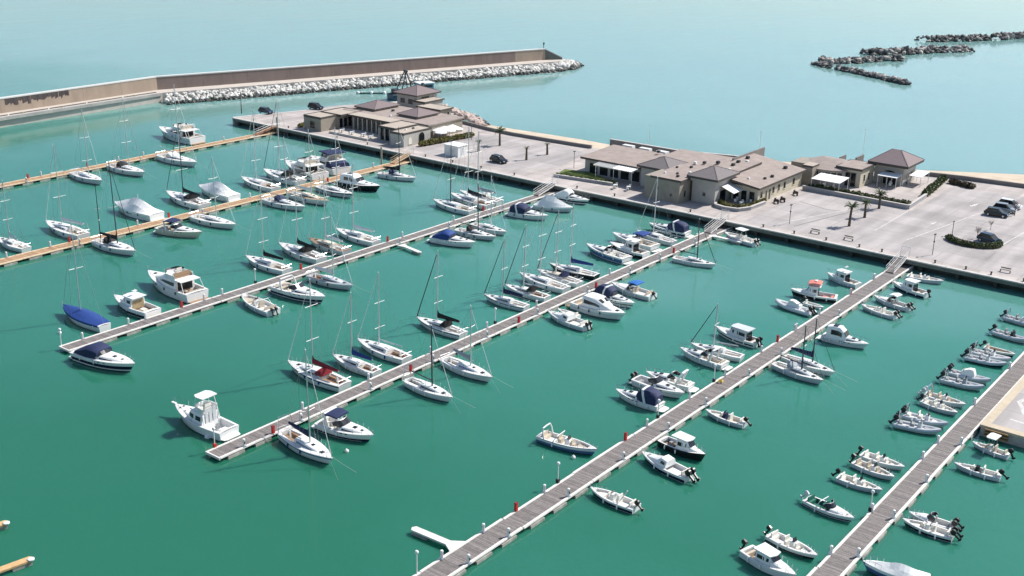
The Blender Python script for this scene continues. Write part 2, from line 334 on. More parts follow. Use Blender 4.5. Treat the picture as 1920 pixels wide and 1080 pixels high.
# ------------------------------------------------------------------ rocks
def rock_meshes(n, m, seed):
    rr = random.Random(seed); out = []
    for k in range(n):
        bm_v = []; ph = (1 + 5 ** .5) / 2
        base = [(-1, ph, 0), (1, ph, 0), (-1, -ph, 0), (1, -ph, 0), (0, -1, ph), (0, 1, ph), (0, -1, -ph), (0, 1, -ph), (ph, 0, -1), (ph, 0, 1), (-ph, 0, -1), (-ph, 0, 1)]
        fc = [(0, 11, 5), (0, 5, 1), (0, 1, 7), (0, 7, 10), (0, 10, 11), (1, 5, 9), (5, 11, 4), (11, 10, 2), (10, 7, 6), (7, 1, 8), (3, 9, 4), (3, 4, 2), (3, 2, 6), (3, 6, 8), (3, 8, 9), (4, 9, 5), (2, 4, 11), (6, 2, 10), (8, 6, 7), (9, 8, 1)]
        sx, sy, sz = rr.uniform(.8, 1.25), rr.uniform(.7, 1.1), rr.uniform(.55, .9)
        for v in base:
            q = rr.uniform(.75, 1.2) / 1.9; bm_v.append((v[0] * q * sx, v[1] * q * sy, v[2] * q * sz))
        out.append((bm_v, fc))
    return out
ROCKS = rock_meshes(9, None, 5)
def rock_data(m): return [MB().add(v, f).mesh('rock', m) for v, f in ROCKS]
RL = rock_data(ROCKL); RW, RD, RP, RX = rock_data(ROCKW), rock_data(ROCKD), rock_data(ROCKP), rock_data(ROCKWET)
def add_rock(parent, data, p, s, rr):
    o = link('rock', data, parent, p, (rr.uniform(-.6, .6), rr.uniform(-.6, .6), rr.uniform(0, 6.28))); o.scale = (s, s, s); return o
def rubble(parent, pts, sizes, mats, rr, name='rubble'):
    mb = MB()
    for p, s, mi in pts_iter(pts, sizes):
        v, f = rr.choice(ROCKS); M_ = Matrix.Rotation(rr.uniform(0, 6.28), 3, 'Z') @ Matrix.Rotation(rr.uniform(-.6, .6), 3, 'X')
        mb.add([tuple(M_ @ Vector(q) * s + Vector(p)) for q in v], f, mi)
    return tag(mb.build(name, mats, parent), kind='stuff')
def pts_iter(pts, sizes):
    for q, s in zip(pts, sizes): yield q[:3], s, q[3] if len(q) > 3 else 0

# ------------------------------------------------------------------ the mole with its parapet wall
mole = thing('breakwater', 'long breakwater with a high brown parapet wall and pale rocks along its foot', 'breakwater', (190, 277, 0))
MO = Vector((190, 277, 0)); PZ = 2.5
path = [(60, 272.5), (120, 275.4), (146.1, 276.3), (192.8, 276.9), (317.5, 233.6)]
def off(a, b, d):
    t_ = (Vector(b) - Vector(a)).normalized(); return Vector((t_.y, -t_.x)) * d
# body and promenade
bl = MB()
front1 = [(60, 267.0), (120, 269.8), (146.5, 271.4), (190.5, 272.0)]
bl.prism([(x - 190, y - 277) for x, y in [(60, 267.0), (120, 269.8), (146.5, 271.4), (190.8, 271.6), (192, 271.2), (315, 228.6), (322, 226.5), (324, 233), (318, 240), (193, 284), (146, 284), (60, 280)]], -1.2, PZ)
bl.build('promenade', STONEP, mole)
for i in range(3):
    a, b = Vector(front1[i]), Vector(front1[i + 1]); n = max(1, int((b - a).length / 10))
    for k in range(n):
        p = a.lerp(b, k / n) - Vector((190, 277)); q = a.lerp(b, (k + 1) / n) - Vector((190, 277))
        MB().bar((p.x, p.y - .2, PZ - .36), (q.x - .04, q.y - .2, PZ - .36), 1.0, .76).build('edge_beam', CONC, mole)
        MB().sph((p.x + 3, p.y + .25, PZ + .28), .24, 0, 6).build('bollard', mat('bollard_yellow', (.42, .36, .18), .6, .2, 3), mole)
        MB().bar((p.x, p.y + 1.0, PZ + .10), (q.x - .6, q.y + 1.0, PZ + .10), .25, .2).build('pipe_cover', FASC, mole)
# wall panels ~12 m; heavier stained ones at the left, darker brown ones past the kink
HW = 3.45
def panels(a, b, step, mm, top0=HW, top1=HW, capm=CAPW):
    a = Vector((*a, 0)) - MO; b = Vector((*b, 0)) - MO; n = max(1, round((b - a).length / step)); d_ = (b - a).normalized(); nn = Vector((d_.y, -d_.x, 0))
    for k in range(n):
        p = a.lerp(b, k / n) + d_ * .02; q = a.lerp(b, (k + 1) / n) - d_ * .02; h0 = lerp(top0, top1, k / n); h1 = lerp(top0, top1, (k + 1) / n)
        mb = MB(); w_ = nn * .45
        mb.loft([[p - w_ + Vector((0, 0, PZ)), p + w_ * 1.35 + Vector((0, 0, PZ)), p + w_ + Vector((0, 0, PZ + h0)), p - w_ + Vector((0, 0, PZ + h0))],
                 [q - w_ + Vector((0, 0, PZ)), q + w_ * 1.35 + Vector((0, 0, PZ)), q + w_ + Vector((0, 0, PZ + h1)), q - w_ + Vector((0, 0, PZ + h1))]])
        mb.build('wall_panel', mm, mole)
        MB().loft([[p - nn * .75 + Vector((0, 0, PZ + h0 + .003)), p + nn * .55 + Vector((0, 0, PZ + h0 + .003)), p + nn * .55 + Vector((0, 0, PZ + h0 + .3)), p - nn * .75 + Vector((0, 0, PZ + h0 + .3))],
                   [q - nn * .75 + Vector((0, 0, PZ + h1 + .003)), q + nn * .55 + Vector((0, 0, PZ + h1 + .003)), q + nn * .55 + Vector((0, 0, PZ + h1 + .3)), q - nn * .75 + Vector((0, 0, PZ + h1 + .3))]]).build('wall_cap', capm, mole)
panels((60, 272.5), (120, 275.4), 12, WALLT); panels((120, 275.4), (146.1, 276.3), 13, WALLT); panels((146.1, 276.3), (192.8, 276.9), 11.6, WALLT)
panels((192.8, 276.9), (306, 237.6), 13.3, WALLB); panels((306, 237.6), (317.5, 233.6), 12, WALLT)
WALLG = mat('mole_wall_end', (.13, .14, .125), .9, .2, .5, bump=.3)
panels((317.5, 233.6), (322.5, 229.8), 12, WALLG, HW, .5)
# damp stains with ragged lower edges on the left panels
rr = random.Random(11)
for x0, x1 in ((147.5, 165),):
    st = MB(); x = x0
    while x < x1:
        wd = rr.uniform(.35, .9); y_ = 276.32 + (x - 146.1) * .0128 - .50; h = rr.uniform(.8, 2.0)
        st.loft([[(x - 190, y_ - 277 - .06 - .03, PZ + HW - h), (x - 190, y_ - 277 - .03, PZ + HW - .02), (x + wd - 190, y_ - 277 - .03, PZ + HW - .02), (x + wd - 190, y_ - 277 - .09, PZ + HW - h * rr.uniform(.6, 1.1))],
                 [(x - 190, y_ - 277 + .1, PZ + HW - h), (x - 190, y_ - 277 + .1, PZ + HW - .02), (x + wd - 190, y_ - 277 + .1, PZ + HW - .02), (x + wd - 190, y_ - 277 + .1, PZ + HW - h)]])
        x += wd * rr.uniform(1.0, 1.35)
    st.build('damp_stain', WALLS, mole)
# riprap
rr = random.Random(21); big = []; small = []
A_, B_ = Vector((191.5, 271.5)), Vector((316, 228.2)); dd = (B_ - A_).normalized(); nn = Vector((dd.y, -dd.x)); Lr = (B_ - A_).length
s_ = 0.0
while s_ < Lr:
    for k in range(7):
        f_ = (k + rr.uniform(0, 1)) / 7; p = A_ + dd * (s_ + rr.uniform(-.7, .7)) + nn * (.9 + 4.7 * f_)
        z = lerp(PZ - .45, -.15, f_) + rr.uniform(-.15, .15); sz = rr.uniform(.45, .85)
        (big if (sz > .68 and 10 < s_ < 100 and len(big) < 235) else small).append((p.x - 190, p.y - 277, z, 1 if z < .5 else 0, sz))
    s_ += .85
for k in range(110):                                        # round head
    a = rr.uniform(-2.3, 1.2); f_ = rr.uniform(.35, 1); p = Vector((320.5, 229.5)) + Vector((math.cos(a) * 11, math.sin(a) * 6.5)) * f_
    z = lerp(2.6, -.1, f_); (big if len(big) < 285 and k % 2 else small).append((p.x - 190, p.y - 277, z, 1 if z < .6 else 0, rr.uniform(.7, 1.4)))
for x, y, z, wet, sz in big: add_rock(mole, rr.choice(RX if wet else RW), (x, y, z), sz, rr)
rubble(mole, [q[:4] for q in small], [q[4] for q in small], [ROCKW, ROCKWET], rr)
bc = thing('light_beacon', 'small dark light beacon on a post at the end of the breakwater', 'beacon', (317.2, 233.8, PZ + HW + .3))
MB().tube([(0, 0, 0), (0, 0, 1.4)], .12, 6).build('post', mat('beacon_green', (.03, .09, .06), .5, .1, 3), bc); MB().loft([[(.28 * math.cos(k * 1.047), .28 * math.sin(k * 1.047), z) for k in range(6)] for z in (1.4, 2.0)]).build('lantern', mat('beacon_green', (.03, .09, .06)), bc)
# detached rock groynes out at sea
def groyne(label, pts, w_, h, n, seed, mats=(RD, RX), mt=(ROCKD, ROCKWET, ROCKL)):
    rr = random.Random(seed); t_ = thing('rock_groyne', label, 'breakwater', (pts[0][0], pts[0][1], 0)); o0 = Vector(pts[0]); L_ = [(Vector(pts[i + 1]) - Vector(pts[i])).length for i in range(len(pts) - 1)]; tot = sum(L_); sm = []
    for k in range(n * 4):
        s0 = rr.uniform(0, tot); i = 0
        while i < len(L_) - 1 and s0 > L_[i]: s0 -= L_[i]; i += 1
        a, b = Vector(pts[i]), Vector(pts[i + 1]); d_ = (b - a).normalized(); v = rr.uniform(-1, 1); p = a + d_ * s0 + Vector((d_.y, -d_.x)) * v * w_ / 2 - o0
        z = h * (1 - v * v) * rr.uniform(.55, 1.0) - .1; sz = rr.uniform(.6, 1.25)
        if k % 4 == 0: add_rock(t_, rr.choice(mats[1] if z < .35 else (RL if rr.random() < .4 else mats[0])), (p.x, p.y, z), sz * 1.12, rr)
        else: sm.append((p.x, p.y, z * .85, 1 if z < .3 else (2 if rr.random() < .3 else 0), sz * .9))
    rubble(t_, [q[:4] for q in sm], [q[4] for q in sm], list(mt), rr); return t_
def gp(*pp): return [tuple(G(x, y, 0)[:2]) for x, y in pp]
groyne('dark rock groyne running towards the camera, nearest of the rock groynes out at sea', gp((1526, 120), (1560, 128), (1620, 140), (1702, 159)), 3.4, 1.3, 60, 1)
groyne('dark rock groyne forming a sharp angle with the nearest one', gp((1535, 117), (1590, 118), (1640, 114), (1690, 113)), 5, 1.8, 60, 2)
groyne('long rock groyne between the angled groynes and the farthest one', gp((1616, 102), (1690, 101), (1760, 97), (1818, 95)), 7, 2.3, 80, 3)
groyne('farthest rock groyne reaching the right edge of the picture', gp((1722, 77), (1800, 76), (1860, 74), (1912, 71), (1960, 66)), 7, 2.6, 80, 4)
# stony spit beside the harbour office
rr = random.Random(31); sp = thing('rock_spit', 'pinkish rock spit on the seaward side of the harbour office', 'rocks', (225, 192, 0)); sm = []
for k in range(150):
    t = rr.uniform(0, 1); p = Vector((233, 205)).lerp(Vector((222, 184)), t); v = rr.uniform(-.2, 1.0); q = p + Vector((.85, -.45)) * v * 6.5 * math.sin(math.pi * (.25 + .6 * t)); z = lerp(1.9, -.1, max(0, v)) + rr.uniform(-.1, .2)
    if k % 2: add_rock(sp, rr.choice(RX if z < .25 else RP), (q.x - 225, q.y - 192, z), rr.uniform(.6, 1.1), rr)
    else: sm.append((q.x - 225, q.y - 192, z, 1 if z < .25 else 0, rr.uniform(.5, 1.0)))
rubble(sp, [q[:4] for q in sm], [q[4] for q in sm], [ROCKP, ROCKWET], rr)
# concrete slip with painted marks at the right
slip = thing('slipway_pier', 'concrete pier with white painted marks at the right edge of the picture', 'pier', (128.9, 30.4, 0))
SZ = 1.45
MB().box(0, 60, -70, -.02, -1, SZ - .02).build('pier_body', CONC, slip)
MB().box(-.15, 60, -.9, .12, SZ - .25, SZ + .02).box(-.15, 1.0, -70, -.9, SZ - .25, SZ + .02).build('pier_kerb', mat('kerb_sand', (.50, .42, .31), .85, .12, 1), slip)
MB().box(1.0, 60, -70, -.901, SZ - .3, SZ + .002).build('pier_surface', ASPH, slip)
mk = MB()
for a, b, w_ in (((6.0, -3.2), (9.5, -1.6), .5), ((6.2, -3.3), (6.0, -6.5), .45), ((3.6, -2.2), (3.2, -6.2), .4), ((9.5, -1.7), (12.5, -2.6), .5), ((14, -1.8), (14, -6), .4)):
    mk.bar((*a, SZ + .006), (*b, SZ + .006), w_, .006)
mk.build('painted_mark', LINE, slip)
for k in range(3): MB().box(-.5 - .12 * k, -.16, -3.2, -.6, SZ - .35 - .32 * k, SZ - .2 - .32 * k).build('timber_step', mat('step_timber', (.26, .16, .07), .8, .2, 3), slip)

# ------------------------------------------------------------------ pontoons
def section_meshes(w_, Ls, pm, em):
    pk = MB(); x = .03; rr = random.Random(int(w_ * 100))
    while x < Ls - .1:
        pk.box(x, x + .145, -w_ + .285, w_ - .285, .50, .545 + rr.uniform(-.006, .006)); x += .16
    ed = [MB().box(.04, Ls - .04, w_ - .28, w_ + .02, .44, .60, 0, .02).mesh('edge_beam', em), MB().box(.04, Ls - .04, -w_ - .02, -w_ + .28, .44, .60, 0, .02).mesh('edge_beam', em)]
    fl = MB().box(0, 3.6, -w_ + .35, w_ - .35, -.35, .3).mesh('float', FASC)
    fr = MB().box(.02, Ls - .02, -w_ + .16, w_ - .16, .28, .439).mesh('deck_frame', FASC)
    sk = MB().box(0, 2.3, -.22, .22, -.1, .3, 0, .015).mesh('fender_block', FLOATM)
    return pk.mesh('planking', pm), ed, fl, fr, sk
PT = {}
def pontoon(pn, x0, x1, label, y, hw, pm, em, Ls=12.0):
    n = round((x1 - x0) / Ls); Ls = (x1 - x0) / n
    t_ = thing('pontoon', label, 'pontoon', (x0, y, 0), 0, 'floating pontoons of the marina'); pk, ed, fl, fr, sk = section_meshes(hw, Ls, pm, em); PT[pn] = t_
    rr = random.Random(pn)
    for k in range(n):
        ox = x1 - x0 - (n - k) * Ls; dy = rr.uniform(-.05, .05)
        tag(link('planking', pk, t_, (ox, dy, 0)), kind='stuff'); link('deck_frame', fr, t_, (ox, dy, 0))
        for e_ in ed: link('edge_beam', e_, t_, (ox, dy + rr.uniform(-.03, .03), 0))
        for q in (.6, 7.6): link('float', fl, t_, (ox + q, dy, 0))
        for q in (1.0, 4.8, 8.6):
            for sg in (1, -1): link('fender_block', sk, t_, (ox + q, dy + sg * (hw - .12), 0))
    MB().box(-.1, .06, -hw, hw, .3, .58).build('end_plate', em, t_)
    return t_
pontoon(1, 92, 187, 'farthest floating pontoon, with ochre planks, at the upper left', PY[1][0], PY[1][1] - .15, PLANKY, BEAMY)
pontoon(2, 67, 187, 'second floating pontoon with ochre planks, crowded with boats near its bend', PY[2][0], PY[2][1] - .1, PLANKY, BEAMY)
pontoon(3, 74.4, 186, 'grey-planked pontoon whose outer end is beside the blue-covered sailboat', PY[3][0], PY[3][1] - .1, PLANK, BEAMW)
pontoon(4, 68.2, 186.5, 'grey-planked pontoon whose outer end is beside the sportfishing boat', PY[4][0], PY[4][1] - .1, PLANK, BEAMW)
pontoon(5, 54, 186, 'long grey-planked pontoon running out of the picture at the bottom', PY[5][0], PY[5][1] - .05, PLANK, BEAMW)
pontoon(6, 78, 162, 'grey-planked pontoon at the right that passes the slipway', PY[6][0], PY[6][1] - .05, PLANK, BEAMW)
def finger(label, a, b, m=BEAMW, w0=1.6, w1=.75):
    t_ = thing('finger_pier', label, 'finger pier', (a.x, a.y, 0)); v = (b - a); v.z = 0; u = v.normalized(); p = Vector((-u.y, u.x, 0)); L_ = v.length
    q0, q1 = u * min(1.4, L_ * .25), v
    MB().prism([tuple(x_[:2]) for x_ in (p * w0 / 2, q0 * 1.0 + p * w1 / 2, q1 + p * w1 / 2, q1 + u * .25, q1 - p * w1 / 2, q0 * 1.0 - p * w1 / 2, -p * w0 / 2)][::-1], .38, .56).build('deck', m, t_)
    f0 = v - u * 1.8
    MB().bar(f0 + Vector((0, 0, .12)), v + Vector((0, 0, .12)), w1 * .9, .5).build('float', FLOATM, t_)
    return t_
finger('white finger pier on the near side of the upper grey pontoon', G(752, 459, .5), G(787, 473, .5))
finger('white finger pier beside the white-topped open boat near the quay', G(1332, 441, .5), G(1389, 454, .5))
finger('white finger pier with flared root, nearest to the camera', G(862, 1027, .5), G(776, 991, .5), BEAMW, 2.6, .8)
finger('ochre mooring finger with white tip in the lower left corner', G(-60, 1092, .4), G(58, 1049, .4), FINGY, .9, .8)
finger('ochre mooring finger with white tip above the one in the lower left corner', G(-90, 1012, .4), G(12, 981, .4), FINGY, .9, .8)
for lab, q in (('lower', (58, 1049)), ('upper', (12, 981))):
    g_ = G(*q, .56); b_ = MB().sph((0, 0, .1), .34, 0, 8, .4).build('mooring_float', WHITEC, None, True); b_.location = (g_.x, g_.y, .5)
    tag(b_, 'white round float on the tip of the %s ochre mooring finger' % lab, 'float')
def gangway(label, y, x0=179.2, x1=184.6, m=PLANK, em=BEAMW):
    t_ = thing('gangway', label, 'gangway', (x0, y, .6)); z1 = Q + .05 - .6; L_ = x1 - x0
    n = 16; pk = MB()
    for k in range(n): pk.bar((L_ * k / n, 0, .08 + z1 * k / n), (L_ * (k + .85) / n, 0, .08 + z1 * (k + .85) / n), 1.2, .05)
    tag(pk.build('planking', m, t_), kind='stuff')
    for sg in (1, -1):
        MB().bar((0, sg * .66, .04), (L_, sg * .66, z1 + .04), .08, .22).build('side_beam', em, t_)
        rl = MB()
        for h in (.55, 1.05): rl.tube([(0, sg * .68, h), (L_, sg * .68, h + z1)], .032, 5)
        for k in range(5): rl.tube([(L_ * k / 4, sg * .68, z1 * k / 4), (L_ * k / 4, sg * .68, 1.05 + z1 * k / 4)], .028, 4)
        rl.build('railing', em if em is BEAMY else METALW, t_)
    gt = MB()
    for sg in (1, -1): gt.tube([(L_ + .5, sg * .72, z1 - .05), (L_ + .5, sg * .72, z1 + 1.7)], .045, 5)
    gt.tube([(L_ + .5, -.72, z1 + 1.65), (L_ + .5, .72, z1 + 1.65)], .04, 4)
    for k in range(5): gt.tube([(L_ + .5, -.5 + .25 * k, z1), (L_ + .5, -.5 + .25 * k, z1 + 1.62)], .018, 4)
    gt.build('gate', METALW, t_)
    return t_
RUST = mat('gangway_rust', (.30, .15, .08), .8, .2, 3)
gangway('rust brown gangway from the farthest yellow pontoon up to the quay', PY[1][0] + .3, 178, 184.6, RUST, RUST)
gangway('ochre gangway from the second yellow pontoon up to the quay', PY[2][0] + .3, 179, 184.6, PLANKY, BEAMY)
gangway('white-railed gangway from the upper grey pontoon up to the quay', PY[3][0] + .45, 178.6)
gangway('white-railed gangway from the middle grey pontoon up to the quay', PY[4][0] + .45, 178.6)
gangway('white-railed gangway from the long lower grey pontoon up to the quay', PY[5][0] + .45, 178.6)
for k, (y, h, nm) in enumerate(((PY[1][0] - 1.8, 4.4, 'farthest yellow'), (PY[2][0] + 1.9, 4.2, 'second yellow'))):
    o = MB().tube([(0, 0, -1), (0, 0, h)], .2, 8).tube([(0, 0, h), (0, 0, h + .12)], .24, 8).build('mooring_pile', STUCCOT, None, True); o.location = (183.2 - 6 * k, y, 0)
    tag(o, 'tall grey guide pile at the quay end of the %s pontoon' % nm, 'pile')
# ------------------------------------------------------------------ buildings (walls along the world axes; -X faces the water, -Y the sun)
def bxs(parent, name, m, *bs):
    mb = MB()
    for b in bs: mb.box(*b)
    return mb.build(name, m, parent)
def hip(parent, x0, x1, y0, y1, z, h, m=ROOFD, ridge=0.0, th=.36, name='hip_roof', fm=FASC, shift=(0, 0)):
    """pyramid roof with a fascia board; ridge = half length of a short ridge along y"""
    cx_, cy_ = (x0 + x1) / 2 + shift[0], (y0 + y1) / 2 + shift[1]
    v = [(x0, y0, z + th), (x1, y0, z + th), (x1, y1, z + th), (x0, y1, z + th), (cx_, cy_ - ridge, z + h), (cx_, cy_ + ridge, z + h)]
    o = MB().add(v, [(0, 1, 4), (1, 2, 5, 4), (2, 3, 5), (3, 0, 4, 5)]).build(name, m, parent)
    MB().box(x0 + .02, x1 - .02, y0 + .02, y1 - .02, z, z + th - .003).build('fascia', fm, o)
    hp = MB()
    for a in ((x0, y0, 0), (x1, y0, 0)): hp.bar((a[0], a[1], z + th + .02), (cx_, cy_ - ridge, z + h + .02), .16, .06)
    for a in ((x1, y1), (x0, y1)): hp.bar((a[0], a[1], z + th + .02), (cx_, cy_ + ridge, z + h + .02), .16, .06)
    hp.build('hip_tiles', m, o)
    return o
def flat(parent, x0, x1, y0, y1, z, m=ROOFF, ov=.0, par=.28, th=.18, fm=FASC, pm=STUCCOT):
    o = MB().box(x0 - ov, x1 + ov, y0 - ov, y1 + ov, z, z + th).build('flat_roof', m, parent)
    k = MB(); a, b, c, d_ = x0 - ov, x1 + ov, y0 - ov, y1 + ov
    k.box(a - .04, a + .22, c - .04, d_ + .04, z - .22, z + par); k.box(b - .22, b + .04, c - .04, d_ + .04, z - .12, z + par)
    k.box(a + .22, b - .22, c - .04, c + .2, z - .12, z + par); k.box(a + .22, b - .22, d_ - .2, d_ + .04, z - .12, z + par)
    k.build('parapet', fm, o); return o
def slope_roof(parent, x0, x1, y0, y1, z00, z10, z11, z01, m=ROOFP, th=.42, name='sloped_roof'):
    v = [(x0, y0, z00), (x1, y0, z10), (x1, y1, z11), (x0, y1, z01)]
    o = MB().add(v + [(a, b, c - th) for a, b, c in v], [(0, 1, 2, 3), (7, 6, 5, 4), (0, 4, 5, 1), (1, 5, 6, 2), (2, 6, 7, 3), (3, 7, 4, 0)], [0, 1, 1, 1, 1, 1]).build(name, [m, FASC], parent)
    return o
def win_x(parent, x, y0, y1, z0, z1, frame=STUCCOG, glass=GLASS, name='window', arch_=False):
    """window in a wall that faces -X at the plane x"""
    f = MB(); t = .1
    f.box(x - .05, x + .1, y0 - t, y0, z0, z1).box(x - .05, x + .1, y1, y1 + t, z0, z1).box(x - .05, x + .1, y0 - t, y1 + t, z1, z1 + t).box(x - .10, x + .1, y0 - t, y1 + t, z0 - t, z0)
    o = f.build(name, frame, parent)
    MB().box(x - .02, x + .06, y0, y1, z0, z1).build('pane', glass, o); return o
def win_y(parent, y, x0, x1, z0, z1, frame=STUCCOG, glass=GLASS, name='window', arch_=False):
    t = .1; f = MB()
    f.box(x0 - t, x0, y - .05, y + .1, z0, z1).box(x1, x1 + t, y - .05, y + .1, z0, z1).box(x0 - t, x1 + t, y - .10, y + .1, z0 - t, z0)
    if not arch_: f.box(x0 - t, x1 + t, y - .05, y + .1, z1, z1 + t)
    o = f.build(name, frame, parent); g_ = MB().box(x0, x1, y - .02, y + .06, z0, z1)
    if arch_:
        r_ = (x1 - x0) / 2; c_ = (x0 + x1) / 2; ring = [(c_ + r_ * math.cos(a), z1 + r_ * math.sin(a)) for a in [math.pi * k / 8 for k in range(9)]]
        g_.loft([[(a, y - .021, b) for a, b in ring], [(a, y + .06, b) for a, b in ring]])
        ar = [[(c_ + q * math.cos(a), yy, z1 + q * math.sin(a)) for q, yy in ((r_, y - .05), (r_ + t, y - .05), (r_ + t, y + .1), (r_, y + .1))] for a in [math.pi * k / 8 for k in range(9)]]
        MB().loft(ar).build('arch_trim', frame, o)
    g_.build('pane', glass, o); return o
def vents(parent, pts, m=VENT):
    for k, (x, y, z, s) in enumerate(pts):
        MB().box(x - s, x + s, y - s * .8, y + s * .8, z, z + s * 1.3, 0, .04).build('roof_vent', m if k % 3 else METALW, parent)
# --- harbour restaurant at the left (U-shaped, two pyramid roofs)
A = thing('restaurant_building', 'low beige restaurant complex round a courtyard with two mauve pyramid roofs', 'building', (197, 194, Q)); oA = (197, 194, Q)
def rel(o0, *b): return (b[0] - o0[0], b[1] - o0[0], b[2] - o0[1], b[3] - o0[1], b[4] - o0[2], b[5] - o0[2])
def W(o0, parent, m, name, *bs): return bxs(parent, name, m, *[rel(o0, *b) for b in bs])
W(oA, A, STUCCOT, 'wall', (187.3, 192.6, 204.0, 210.0, Q - .5, 5.0)); W(oA, A, STUCCOT, 'wall', (192.601, 197.5, 203.6, 209.4, Q - .5, 4.9))
W(oA, A, STUCCOG, 'wall', (188.4, 197.5, 177.8, 182.0, Q - .5, 4.75)); W(oA, A, STUCCOT, 'wall', (197.501, 211, 179.5, 207.5, Q - .5, 5.0))
def Fl(o0, parent, x0, x1, y0, y1, z, **k): return flat(parent, x0 - o0[0], x1 - o0[0], y0 - o0[1], y1 - o0[1], z - o0[2], **k)
Fl(oA, A, 187.3, 192.6, 204.0, 210.0, 5.0); Fl(oA, A, 192.7, 200.2, 202.6, 209.8, 5.05, par=.32)
ra = Fl(oA, A, 188.4, 198, 177.8, 182.0, 4.75); Fl(oA, A, 190.6, 200.5, 182.3, 188.0, 4.95, par=.25)
W(oA, A, ROOFF, 'eave_slab', (194.7, 198.4, 188.1, 202.4, 5.0, 5.34)); W(oA, A, ROOFP, 'flat_roof', (198.41, 211.4, 179.2, 208, 5.02, 5.3))
W(oA, A, FASC, 'fascia', (194.6, 194.7, 188.0, 202.5, 4.95, 5.3))
for x0, x1, y0, y1 in ((201.2, 210.6, 199.6, 206.8), (201.4, 209.6, 185.4, 192.4)):
    W(oA, A, STUCCOT, 'wall', (x0 + .5, x1 - .5, y0 + .5, y1 - .5, 5.31, 5.7)); hip(A, x0 - 197, x1 - 197, y0 - 194, y1 - 194, 5.65 - Q, 1.6, th=.26)
# glass front of the courtyard with pillars
for k in range(9):
    y0 = 188.4 + 1.56 * k
    win_x(A, 197.5 - 197, y0 + .18 - 194, y0 + 1.36 - 194, .12, 2.75, STUCCOT, name='glass_door')
    W(oA, A, STUCCOG, 'pillar', (195.0, 195.35, y0 - .17, y0 + .17, Q, 4.99))
for k in range(3): win_y(A, 203.6 - 194, 193 + 1.5 * k - 197, 194.1 + 1.5 * k - 197, .2, 2.5, STUCCOG, name='glass_door')
for k in range(4): W(oA, A, STUCCOG, 'pillar', (190.7, 191.0, 182.5 + 1.75 * k, 182.8 + 1.75 * k, Q, 4.94))
W(oA, A, GLASS, 'porch_glazing', (191.2, 191.3, 182.9, 187.8, Q + .02, 4.6))
win_x(A, 187.3 - 197, 206.2 - 194, 207.8 - 194, .6, 2.2, STUCCOT); 
win_y(A, 177.8 - 194, 190.0 - 197, 191.2 - 197, .5, 1.5, STUCCO, SEATW, arch_=True); win_y(A, 177.8 - 194, 193.4 - 197, 195.4 - 197, .05, 1.7, STUCCO, GLASS, arch_=True)
vents(A, [(192 - 197, 180.5 - 194, 4.95 - Q, .22), (194.2 - 197, 180.2 - 194, 4.95 - Q, .25), (205 - 197, 197 - 194, 5.3 - Q, .35), (200 - 197, 193 - 194, 5.34 - Q, .25)])
W(oA, A, STUCCOG, 'terrace_wall', (187.6, 187.9, 188.8, 201.5, Q, Q + .5)); W(oA, A, STONEP, 'terrace', (187.91, 194.5, 188.1, 202.2, Q, Q + .07))
# --- harbour office tower
T = thing('harbour_office', 'stepped pale harbour office with a mauve pyramid roof at the end of the quay', 'building', (223, 202, Q)); oT = (223, 202, Q)
W(oT, T, STUCCOG, 'wall', (220.2, 228.2, 203.0, 210.0, Q - .5, 6.3)); hip(T, 219.4 - 223, 229 - 223, 202.2 - 202, 210.8 - 202, 6.3 - Q, 2.1, th=.34)
W(oT, T, STUCCOG, 'wall', (219.4, 226.4, 199.4, 202.999, Q - .5, 5.2)); Fl(oT, T, 219.4, 226.4, 199.4, 203.0, 5.2, ov=.3, par=.2)
W(oT, T, STUCCOT, 'wall', (216.6, 220.8, 191.6, 199.39, Q - .5, 4.6)); Fl(oT, T, 216.6, 221, 191.6, 199.3, 4.6, ov=.35, par=.2)
win_x(T, 220.2 - 223, 204.4 - 202, 206 - 202, 2.2, 3.5); win_x(T, 220.2 - 223, 207.2 - 202, 208.8 - 202, 2.2, 3.5)
for k in range(4): win_x(T, 216.6 - 223, 192.2 + 1.7 * k - 202, 193.3 + 1.7 * k - 202, .9, 2.1, STUCCOT)
win_y(T, 203.0 - 202, 222 - 223, 225 - 223, 3.62, 4.1); win_y(T, 191.6 - 202, 219.2 - 223, 220 - 223, .1, 2.0)
MB().tube([(1.2, -2.2, 3.4), (1.2, -2.2, 7.4)], .05, 5).build('antenna', ALU, T)
MB().box(4.2, 4.8, 5.2, 5.8, 5.6, 6.6).build('chimney', FASC, T)
# --- long restaurant with awnings and two pyramid pavilions
B = thing('seafront_restaurant', 'long restaurant building with pinkish roofs, white awnings and two grey pyramid pavilions', 'building', (200, 112, Q)); oB = (200, 112, Q)
W(oB, B, STUCCOG, 'wall', (197.2, 208.2, 118.6, 133.6, Q - .5, 5.0)); slope_roof(B, 196.3 - 200, 209 - 200, 118.9 - 112, 134.3 - 112, 5.25 - Q, 5.75 - Q, 5.75 - Q, 5.25 - Q)
W(oB, B, STUCCOG, 'wall', (195.4, 202.2, 112.2, 118.59, Q - .5, 5.8)); hip(B, 194.6 - 200, 203 - 200, 111.5 - 112, 119.3 - 112, 5.8 - Q, 2.05, mat('roof_slate', (.17, .15, .15), .8, .12, 2.5, bump=.3), th=.42)
W(oB, B, STUCCOT, 'wall', (188.4, 199.0, 105.6, 113.4, Q - .5, 6.25))
bmain = slope_roof(B, 188.3 - 200, 200 - 200, 105.3 - 112, 112.2 - 112, 6.4 - Q, 6.55 - Q, 6.55 - Q, 6.4 - Q)
